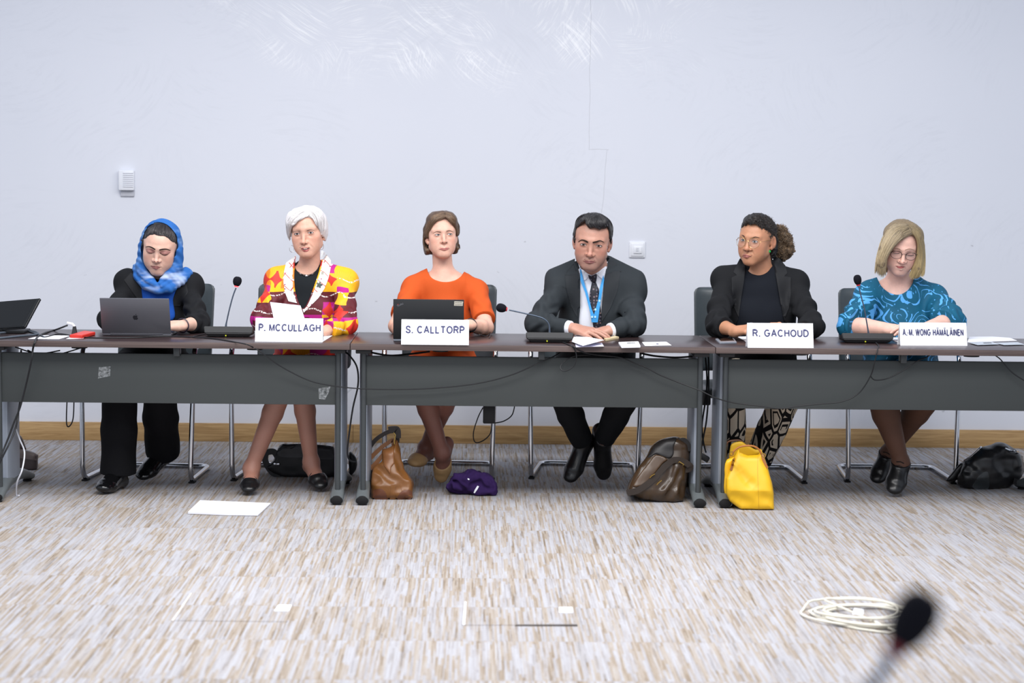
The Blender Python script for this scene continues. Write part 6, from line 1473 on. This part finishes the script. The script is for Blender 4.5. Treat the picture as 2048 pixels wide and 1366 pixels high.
bt = MB().box((cx + .002, WALL - .016, cz - .002), (wd * .50, .010, wd * .42), bev=.002).build('rocker', M_WP, ws)
for i in (-1, 0, 1): MB().box((cx - .001, WALL - .0212, cz + i * .008), (.016, .0008, .0018)).build('printed_mark', mat('grey print', (120, 124, 136), .5), bt)
MB().box((cx + .018, WALL - .0212, cz - .004), (.004, .0008, .004)).build('indicator', mat('white indicator', (250, 250, 255), .3), bt)

# ---------------------------------------------------------------- bags and things on the floor
def pouch(poly, Yc, depth, k=.05, noise=.006, seed=0, pxm=None, smooth=True, ns=(14, 14, 14), floor=True, taper=0):
    poly = np.asarray(spline(poly, 4, True) if smooth else poly, float); pxm = pxm or Yc / FPX; f = Fld(); c3 = at(*poly.mean(0), Yc); R_ = np.abs(poly - poly.mean(0)).max() * pxm * 1.5 + depth
    z0 = at(*poly.mean(0), Yc)[2]
    def fn(P):
        q = proj(P); m = np.abs(P[:, 1] - Yc) < depth * .5 + .08; o = np.full(len(P), .2, F4)
        if m.any():
            d = (in_poly(q[m], poly) * pxm).astype(F4); e = np.abs(P[m, 1] - Yc) - depth * .5 * (1 - taper * np.clip((P[m, 2] - z0) / .12, -.5, 1)); o[m] = np.maximum(d, e) + np.maximum(k - np.abs(d - e), 0) ** 2 / (4 * k)
        return o
    f.add(fn, c3, min(R_, 90), .01)
    if noise: f.disp(*cloth_noise(noise, ns, seed)); f.disp(*cloth_noise(noise * .4, np.array(ns) * 2.5, seed + 3))
    if floor: f.plane((0, 0, .002), (0, 0, -1), .006)
    return f, c3
def bag_mesh(name, f, c3, m, parent=None, h=.004, R=.34, col=None): return sculpt(name, f, m, h, parent, col, c3 - R, c3 + R)
def band(pts, w, t, m, name, parent, up=(0, -1, 0)):
    P_ = spline([np.asarray(p, float) for p in pts], 6); rings = []
    for i, p in enumerate(P_):
        d = nrm(P_[min(i + 1, len(P_) - 1)] - P_[max(i - 1, 0)]); s = nrm(np.cross(d, up)); n_ = np.cross(s, d)
        rings.append([p + s * w / 2 + n_ * t / 2, p - s * w / 2 + n_ * t / 2, p - s * w / 2 - n_ * t / 2, p + s * w / 2 - n_ * t / 2])
    return MB().loft(rings).build(name, m, parent)
def leather(name, rgb, rough=.4, var=.2): return mat(name, rgb, rough, 0, .5, var, 14, .25, .002)
z3, z4_, z5_, z6_, z2_, z1_ = zmap(680, 640, 3.415), zmap(1000, 640, 3.415), zmap(1240, 640, 3.414), zmap(1620, 640, 3.416), zmap(360, 640, 3.415), zmap(0, 640, 3.503)
def fy(px, py): return onz(px, py, 0)[1]
M_BRASS = mat('brass buckle', (196, 160, 84), .25, .9)
def grooves(f, L, amp, sig, y0=8.8):
    for pts in L:
        W_ = trace(f, np.array(pts, float), y0)[0]
        for i in range(len(W_) - 1): f.dent(W_[i], W_[i + 1], amp, sig)
# tan tote
zt, zm, zy = zmap(700, 840, 8.0375), zmap(1245, 865, 8.8125), zmap(1430, 870, 8.5375)
Yb = fy(785, 996) + .07; M_TAN = leather('cognac leather', (122, 78, 36), .36, .25); M_TAN2 = leather('dark brown leather', (40, 30, 26), .4); M_TAN3 = leather('tan strap leather', (128, 82, 44), .35)
f, c3 = pouch(zt((345, 920), (352, 790), (410, 735), (500, 690), (530, 640), (515, 485), (600, 445), (690, 400), (745, 320), (790, 480), (830, 680), (920, 850), (1005, 1000), (1008, 1180), (965, 1280), (400, 1282), (358, 1190)), Yb, .20, .05, .006, 3, taper=.6, ns=(10, 10, 18))
grooves(f, (zt((430, 770), (540, 860), (660, 945), (850, 1000)), zt((740, 1105), (830, 1070), (930, 1040)), zt((760, 600), (830, 760), (900, 900)), zt((390, 900), (470, 980))), .020, .012)
tb = tag(bag_mesh('tote_bag', f, c3, M_TAN, h=.0032), 'brown leather tote bag slouching beside the left leg of the middle table', 'bag')
for pl in (zt((372, 1150), (420, 1112), (510, 1110), (580, 1180), (600, 1275), (405, 1278)), zt((770, 1275), (790, 1190), (860, 1130), (960, 1125), (1000, 1180), (962, 1276))): patch('corner_patch', f, pl, leather('brown corner leather', (104, 62, 42), .4), tb, .001, .003, 1.4, y0=8.8, sm=2)
patch('strap_tab', f, zt((520, 490), (600, 462), (700, 412), (712, 560), (718, 690), (660, 760), (650, 880), (590, 800), (545, 740)), M_TAN3, tb, .003, .005, 1.4, y0=8.8, puff=.004, puffr=4, smooth=False, sm=3)
patch('strap_tab', f, zt((655, 1040), (735, 1035), (725, 1110), (735, 1275), (640, 1275), (655, 1120)), M_TAN, tb, .002, .003, 1.4, y0=8.8, smooth=False, sm=2)
for pts, yo, m_ in (((300, 800), (420, 690), (520, 570), (600, 470)), -.02, M_TAN3), (((300, 640), (420, 520), (520, 430), (620, 360), (690, 325), (700, 400)), .0, M_TAN3), (((300, 470), (400, 330), (520, 240), (640, 185), (740, 190), (765, 260), (760, 360)), .04, M_TAN2):
    band([at(*p, Yb + yo) for p in zt(*pts)], .019, .006, m_, 'handle', tb)
band([at(*p, Yb + .02) for p in zt((620, 160), (690, 150), (760, 165), (768, 290))], .03, .014, M_TAN2, 'zip_flap', tb)
MB().tube([at(*p, Yb - .03) for p in zt((700, 200), (730, 240), (715, 320), (712, 390))], .0025, 6).build('zip_puller', M_BRASS, tb)
# brown messenger bag
Yb = fy(1345, 1004) + .09; M_MES = leather('worn olive brown leather', (64, 48, 33), .25, .45)
f, c3 = pouch(zm((105, 1090), (90, 1010), (150, 840), (300, 580), (430, 410), (520, 250), (650, 150), (800, 100), (960, 88), (1085, 150), (1160, 230), (1180, 450), (1150, 700), (1130, 1000), (1080, 1200), (1000, 1232), (920, 1285), (700, 1280), (400, 1185), (220, 1095)), Yb, .22, .06, .006, 7, taper=.4, ns=(9, 9, 12))
grooves(f, (zm((880, 560), (820, 800), (640, 1000)), zm((1000, 700), (900, 950), (760, 1180)), zm((1060, 900), (1040, 1150))), .014, .012)
grooves(f, (zm((940, 620), (870, 860), (700, 1080)),), -.008, .010)
ms = tag(bag_mesh('messenger_bag', f, c3, M_MES, h=.0032), 'worn brown leather messenger bag leaning on the right leg of the middle table', 'bag'); M_WEB = mat('grey brown webbing', (58, 51, 47), .8, 0, .2, .1, 200); M_DFL = leather('dark flap leather', (30, 27, 27), .45)
patch('front_pocket', f, zm((590, 392), (790, 470), (700, 560), (560, 740), (420, 900), (280, 960), (180, 930), (330, 700), (470, 520)), leather('worn flap leather', (72, 51, 31), .3, .4), ms, .004, .006, 1.8, y0=8.8, puff=.004, puffr=4, sm=3)
patch('top_flap', f, zm((500, 320), (560, 230), (680, 145), (830, 100), (950, 95), (905, 250), (900, 380), (830, 455), (700, 425), (590, 382), (500, 430), (440, 440)), M_DFL, ms, .003, .006, 1.8, y0=8.8, puff=.004, puffr=4, sm=3)
sp = [trace(f, np.array([p]), 8.8)[0][0] - V3(0, .010, 0) for p in zm((120, 1050), (240, 1025), (400, 930), (560, 800), (700, 640), (850, 505), (960, 475), (1080, 510))]
sp = [sp[0] + V3(-.012, 0, -.004)] + sp + [at(*zm((1200, 600))[0], sp[-1][1]), at(*zm((1130, 655))[0], sp[-1][1] + .01), at(*zm((1050, 580))[0], sp[-1][1] + .02)]
band(sp, .028, .004, M_WEB, 'shoulder_strap', ms)
band([at(*p, Yb - .04) for p in zm((985, 330), (960, 250), (1000, 180), (1080, 150), (1140, 220), (1150, 330))], .03, .006, M_DFL, 'grab_handle', ms)
for pts in (((480, 790), (545, 735)), ((600, 915), (665, 850)), ((975, 530), (1060, 570))):
    u_, v_ = [trace(f, np.array([p]), 8.8)[0][0] - V3(0, .016, 0) for p in zm(*pts)]; MB().tube([u_, u_ + V3(.004, -.003, .008), v_ + V3(.004, -.003, .004), v_], .0024, 6).build('buckle', M_BRASS, ms)
# yellow tote
Yb = fy(1500, 1020) + .10; M_YEL = leather('yellow grained leather', (226, 176, 18), .45, .05)
f, c3 = pouch(zy((405, 238), (425, 290), (560, 338), (740, 330), (790, 228), (835, 340), (910, 600), (960, 800), (1002, 1000), (1012, 1288), (460, 1290), (250, 1130), (190, 1000), (188, 740), (250, 600), (310, 400)), Yb, .18, .03, .004, 12, taper=.55, smooth=False, ns=(7, 7, 9))
grooves(f, (zy((430, 620), (560, 780), (680, 870)), zy((760, 1040), (930, 1110)), zy((260, 1010), (420, 1100), (620, 1180))), .010, .016)
yt_ = tag(bag_mesh('tote_bag', f, c3, M_YEL, h=.0032), 'bright yellow leather tote bag at the left leg of the right table', 'bag'); M_VACH = leather('tan handle leather', (160, 98, 42), .4)
patch('seam', f, strip(zy((735, 345), (728, 600), (738, 900), (750, 1280)), .7, .7), leather('dark yellow stitching', (186, 138, 14), .5), yt_, .0006, .001, 1, y0=8.7, smooth=False)
patch('top_band', f, zy((398, 300), (425, 300), (560, 346), (740, 338), (795, 300), (800, 336), (740, 362), (560, 366), (420, 335)), M_YEL, yt_, .002, .003, 1.4, y0=8.7, smooth=False, sm=2)
f2, c2 = pouch(zy((150, 490), (300, 385), (330, 420), (300, 760), (320, 1100), (220, 1060), (146, 960)), Yb + .06, .12, .03, .003, 14); bag_mesh('side_panel', f2, c2, M_YEL, yt_, R=.16)
f2, c2 = pouch(zy((250, 260), (285, 150), (440, 112), (540, 170), (700, 245), (785, 232), (770, 330), (600, 380), (400, 380), (250, 420)), Yb + .09, .03, .012, .002, 15, floor=False); bag_mesh('back_panel', f2, c2, leather('yellow lining leather', (196, 156, 20), .5, .06), yt_, R=.14)
MB().tube(spline([at(*p, Yb - .06) for p in zy((300, 330), (330, 270), (420, 205), (560, 182), (680, 200), (760, 260), (790, 330))], 6), .0045, 8).build('handle', M_VACH, yt_)
MB().tube(spline([at(*p, Yb + .11) for p in zy((170, 420), (190, 200), (240, 110), (420, 95), (520, 160))], 6), .0045, 8).build('handle', leather('dark tan leather', (96, 58, 34), .4), yt_)
for pts in (((300, 330), (318, 400), (296, 500), (268, 600)), ((800, 330), (825, 420), (860, 500), (890, 560))): band([trace(f, np.array([p]), 8.7)[0][0] - V3(0, .006, 0) for p in zy(*pts)], .011, .004, M_VACH, 'handle_tab', yt_)
for p in zy((285, 320), (828, 350)): MB().tube([at(*p, Yb - .075) + V3(.009 * math.cos(t), 0, .009 * math.sin(t)) for t in np.linspace(0, 2 * PI, 16, endpoint=False)], .0024, 6, True).build('ring', M_BRASS, yt_)
# black bag behind the white-haired woman
Yb = fy(620, 955) + .07; M_NYL = leather('black nylon', (22, 23, 27), .5, .15)
f, c3 = pouch(z2_((590, 1010), (640, 960), (670, 880), (700, 846), (840, 846), (1050, 862), (1066, 920), (1072, 1050), (1000, 1078), (700, 1078), (640, 1050)), Yb, .16, .02, .004, 5, smooth=False)
bg = tag(bag_mesh('shoulder_bag', f, c3, M_NYL, R=.4), 'black shoulder bag lying behind the feet of the white-haired woman', 'bag')
band([at(*p, Yb - .06) for p in z2_((690, 1060), (630, 1040), (585, 970), (590, 910), (640, 900), (668, 940))], .03, .006, M_NYL, 'shoulder_strap', bg)
MB().box(at(*z2_((660, 985))[0], Yb - .09), (.03, .01, .012), None, .003).build('metal_clasp', M_CHROME, bg)
f2, c2 = pouch(z2_((1155, 905), (1195, 930), (1210, 985), (1190, 1035), (1158, 1046)), Yb + .02, .08, .03, .004, 6); bag_mesh('side_pocket', f2, c2, M_NYL, bg, R=.12)
patch('flap', f, z2_((690, 850), (840, 850), (1045, 866), (1050, 950), (860, 940), (680, 930)), leather('black flap nylon', (28, 30, 36), .4, .1), bg, .003, .005, 2.2, y0=8.8, sm=3)
# black leather rucksack at the right
Yb = fy(1980, 978) + .10; M_RUC = leather('black soft leather', (22, 22, 24), .34, .2)
f, c3 = pouch(z6_((1020, 1110), (1035, 980), (1100, 920), (1170, 868), (1270, 845), (1340, 862), (1420, 900), (1458, 970), (1440, 1060), (1400, 1110), (1335, 1164), (1110, 1164)), Yb, .24, .08, .014, 9, ns=(11, 11, 14))
rk = tag(bag_mesh('rucksack', f, c3, M_RUC), 'black leather rucksack on the carpet at the far right', 'bag')
f2, c2 = pouch(z6_((925, 1095), (960, 1050), (1030, 975), (1060, 1000), (1020, 1080), (960, 1108)), Yb - .02, .06, .02, .003, 8); bag_mesh('side_strap', f2, c2, M_RUC, rk, R=.12)
for pl in (z6_((1110, 1130), (1160, 1060), (1215, 1040), (1220, 1150), (1140, 1160)),): patch('front_panel', f, pl, leather('black smooth leather', (40, 44, 46), .3), rk, .001, .003, 2, y0=8.8, sm=3)
zp = [trace(f, np.array([p]), 8.8)[0][0] - V3(0, .006, -.002) for p in z6_((1050, 965), (1100, 930), (1150, 885), (1168, 868))]; MB().tube(spline(zp, 6), .005, 8).build('zip', M_CHROME, rk)
zp = [trace(f, np.array([p]), 8.8)[0][0] - V3(0, .006, -.002) for p in z6_((1330, 880), (1370, 895), (1420, 905), (1450, 935))]; MB().tube(spline(zp, 6), .005, 8).build('zip', M_CHROME, rk)
MB().tube([at(*p, Yb - .05) for p in z6_((1270, 860), (1272, 838), (1282, 838), (1284, 872))], .004, 8).build('zip_puller', M_CHROME, rk)
band([at(*p, Yb - .1) for p in z6_((1390, 1100), (1430, 1110), (1480, 1140), (1520, 1160))], .03, .006, M_RUC, 'strap', rk)
# dark bag at the far left
Yb = fy(60, 950) + .25; f, c3 = pouch(z1_((60, 900), (160, 905), (240, 930), (268, 945), (264, 1075), (200, 1092), (60, 1100)), Yb, .2, .03, .004, 2, smooth=False)
dk = tag(bag_mesh('briefcase', f, c3, leather('dark brown case leather', (66, 54, 52), .45)), 'dark brown case behind the far left table leg', 'bag'); patch('flap', f, z1_((120, 905), (240, 932), (266, 948), (262, 985), (120, 965)), leather('brown case flap', (92, 78, 74), .5), dk, .004, .006, 2.2, y0=8.8, smooth=False, sm=2)
f2, c2 = pouch(z1_((120, 815), (150, 820), (180, 895), (178, 906), (124, 906)), Yb + .03, .10, .02, .003, 4, floor=False); bag_mesh('raised_back', f2, c2, leather('dark brown case leather', (66, 54, 52), .45), dk, R=.14)
# purple garment
Yb = fy(945, 992) + .08; zp_ = zmap(880, 925, 15.754); M_PUR = mat('purple knit', (46, 27, 74), .9, 0, .2, .15, 60)
f, c3 = pouch(zp_((225, 790), (380, 480), (440, 340), (780, 330), (900, 250), (1100, 235), (1400, 330), (1650, 480), (1780, 700), (1790, 900), (1700, 1105), (1550, 1070), (1200, 1050), (1040, 1010), (700, 1020), (450, 970), (280, 900)), Yb, .17, .035, .010, 11, ns=(20, 20, 20), smooth=False)
grooves(f, (zp_((400, 420), (520, 620), (640, 760), (760, 830)), zp_((880, 440), (960, 350), (1060, 270)), zp_((1020, 690), (1150, 650), (1270, 600)), zp_((760, 830), (840, 960)), zp_((1260, 620), (1360, 780), (1500, 830), (1640, 830)), zp_((1340, 400), (1560, 560), (1640, 780)), zp_((300, 700), (420, 900), (700, 960))), .020, .0060)
grooves(f, (zp_((470, 420), (620, 640), (800, 760)), zp_((980, 420), (1180, 520)), zp_((1700, 560), (1690, 900)), zp_((1150, 920), (1400, 930), (1560, 920))), -.006, .008)
pg = tag(bag_mesh('crumpled_cardigan', f, c3, M_PUR, h=.003), 'purple garment crumpled on the carpet beside the tan shoes', 'garment')
patch('white_tag', f, z3((912, 1180), (920, 1160), (938, 1132), (950, 1136), (940, 1155), (920, 1184)), M_PAPER, pg, .003, .003, 1.2, y0=8.8, smooth=False, sm=1); patch('white_tag', f, z3((872, 1080), (886, 1086), (882, 1094), (872, 1090)), M_PAPER, pg, .003, .003, 1, y0=8.8, smooth=False)
# paper on the floor, floor boxes, cable coil
flat('newspaper_sheet', [(376, 1025), (450, 1028), (516, 1029), (541, 1006), (470, 1004), (400, 1002)], .002, .006, M_PAPER, 'white stack of papers lying on the carpet in front of the left table', 'paper', dz=[.004, 0, 0, 0, 0, .004])
M_SLOT = mat('dark gap', (60, 52, 48), .8)
for pts, strip_, plate, gap, lab in (([(346, 1241), (575, 1243), (592, 1187), (383, 1186)], [(343, 1241), (347, 1241), (384, 1186), (381, 1186)], [(548, 1221), (578, 1221), (583.5, 1209.5), (556, 1209.5)], None, 'carpeted floor hatch with white label at the left of the carpet'),
                                 ([(926, 1250), (1154, 1250), (1146, 1196), (931, 1196)], [(925, 1249), (930, 1249), (933, 1203), (929, 1203)], [(1118, 1224.5), (1146, 1224.5), (1145, 1214), (1118, 1214)], [(1030, 1250.5), (1155, 1251), (1154, 1248.5), (1034, 1249)], 'carpeted floor hatch with white label and dark gap at the centre of the carpet')):
    hb_ = empty('floor_hatch', onz(*np.mean(pts, 0), 0), 0, lab, 'floor hatch'); flat('hatch_lid', pts, .0, .0015, M_CARPET, parent=hb_, bev=0)
    flat('edge_strip', strip_, .0, .004, mat('white edge trim', (224, 226, 232), .5) if gap else mat('pale edge trim', (206, 200, 196), .6), parent=hb_, bev=0); flat('label_plate', plate, .0, .006, M_CARD, parent=hb_, bev=.001)
    if gap: flat('dark_gap', gap, .0, .003, M_SLOT, parent=hb_, bev=0)
rng = np.random.default_rng(5); cc0 = onz(1725, 1236, 0); pts = [onz(1775, 1209, .012), onz(1735, 1209, .014)]
for t in np.linspace(2.0, 2.0 + 2 * PI * 6.0, 150):
    k_ = (t - 2) / (2 * PI); rr = .165 + .030 * math.sin(k_ * 2.1 + .5) + .012 * math.sin(t * 1.3); c_ = cc0 + V3(.028 * math.sin(k_ * 1.7), .03 * math.cos(k_ * 2.3), 0)
    pts.append(c_ + V3(rr * math.cos(t), rr * math.sin(t) * .92, .006 + .007 * (k_ % 3.1) + .004 * math.sin(t * 2)))
pts += [onz(1790, 1262, .006), onz(1740, 1261, .005), onz(1690, 1252, .005), onz(1640, 1237, .006), onz(1618, 1222, .012)]
co = tag(MB().tube(spline(pts, 2), .0042, 8).build('coiled_cable', mat('white network cable', (222, 218, 204), .5, 0, .4, .03)), 'white network cable coiled on the carpet beside the blurred microphone', 'cable')
MB().box(pts[0] + V3(.012, .0, .003), (.024, .012, .010), None, .002).build('connector', mat('clear plug', (206, 212, 220), .2), co)
q = MB(); c_ = onz(1715, 1228, .03); q.loft([[c_ + V3(-.02, -.01, 0), c_ + V3(.018, -.012, 0), c_ + V3(.022, .004, .012), c_ + V3(-.012, .006, .016)], [c_ + V3(-.016, -.008, .004), c_ + V3(.014, -.010, .004), c_ + V3(.018, .004, .016), c_ + V3(-.010, .006, .02)]]); q.build('cable_tag', M_PAPER, co)
# microphone close to the photographer, standing on the near table
nt = empty('foreground_microphone', (at(1700, 1500, 1.72)[0], 1.72, TZ), 0, 'blurred black gooseneck microphone close to the viewer at the lower right', 'microphone')
ring, hd = at(1793, 1296, 1.72), at(1828, 1236, 1.72); d = nrm(hd - ring); M = np.stack([nrm(np.cross(d, (0, 1, .01))), np.cross(d, nrm(np.cross(d, (0, 1, .01)))), d], 1); M = Matrix(M.tolist())
L = .026; MB().lathe([(.0205 * math.sin(t) ** .75 * (1 - .12 * math.cos(t)), L * 1.08 - L * 1.12 * math.cos(t)) for t in np.linspace(.02, PI - .02, 18)], ring, M, 28).build('foam_head', M_FOAM, nt)
MB().lathe([(0, -.006), (.008, -.006), (.011, 0), (.011, .006), (0, .006)], ring, M, 20).build('light_ring', mat('dark red ring', (120, 24, 32), .4), nt)
e = at(1752, 1366, 1.72); MB().tube(spline([ring - d * .004, ring - d * .03, e, at(1725, 1450, 1.72), V3(at(1700, 1500, 1.72)[0], 1.72, TZ + .03)], 8), .0055, 10).build('gooseneck', mat('steel gooseneck', (120, 132, 150), .35, .6), nt)
MB().box((at(1700, 1500, 1.72)[0], 1.72, TZ + .018), (.2, .11, .034), bev=.006).build('base', M_BLACKP, nt)
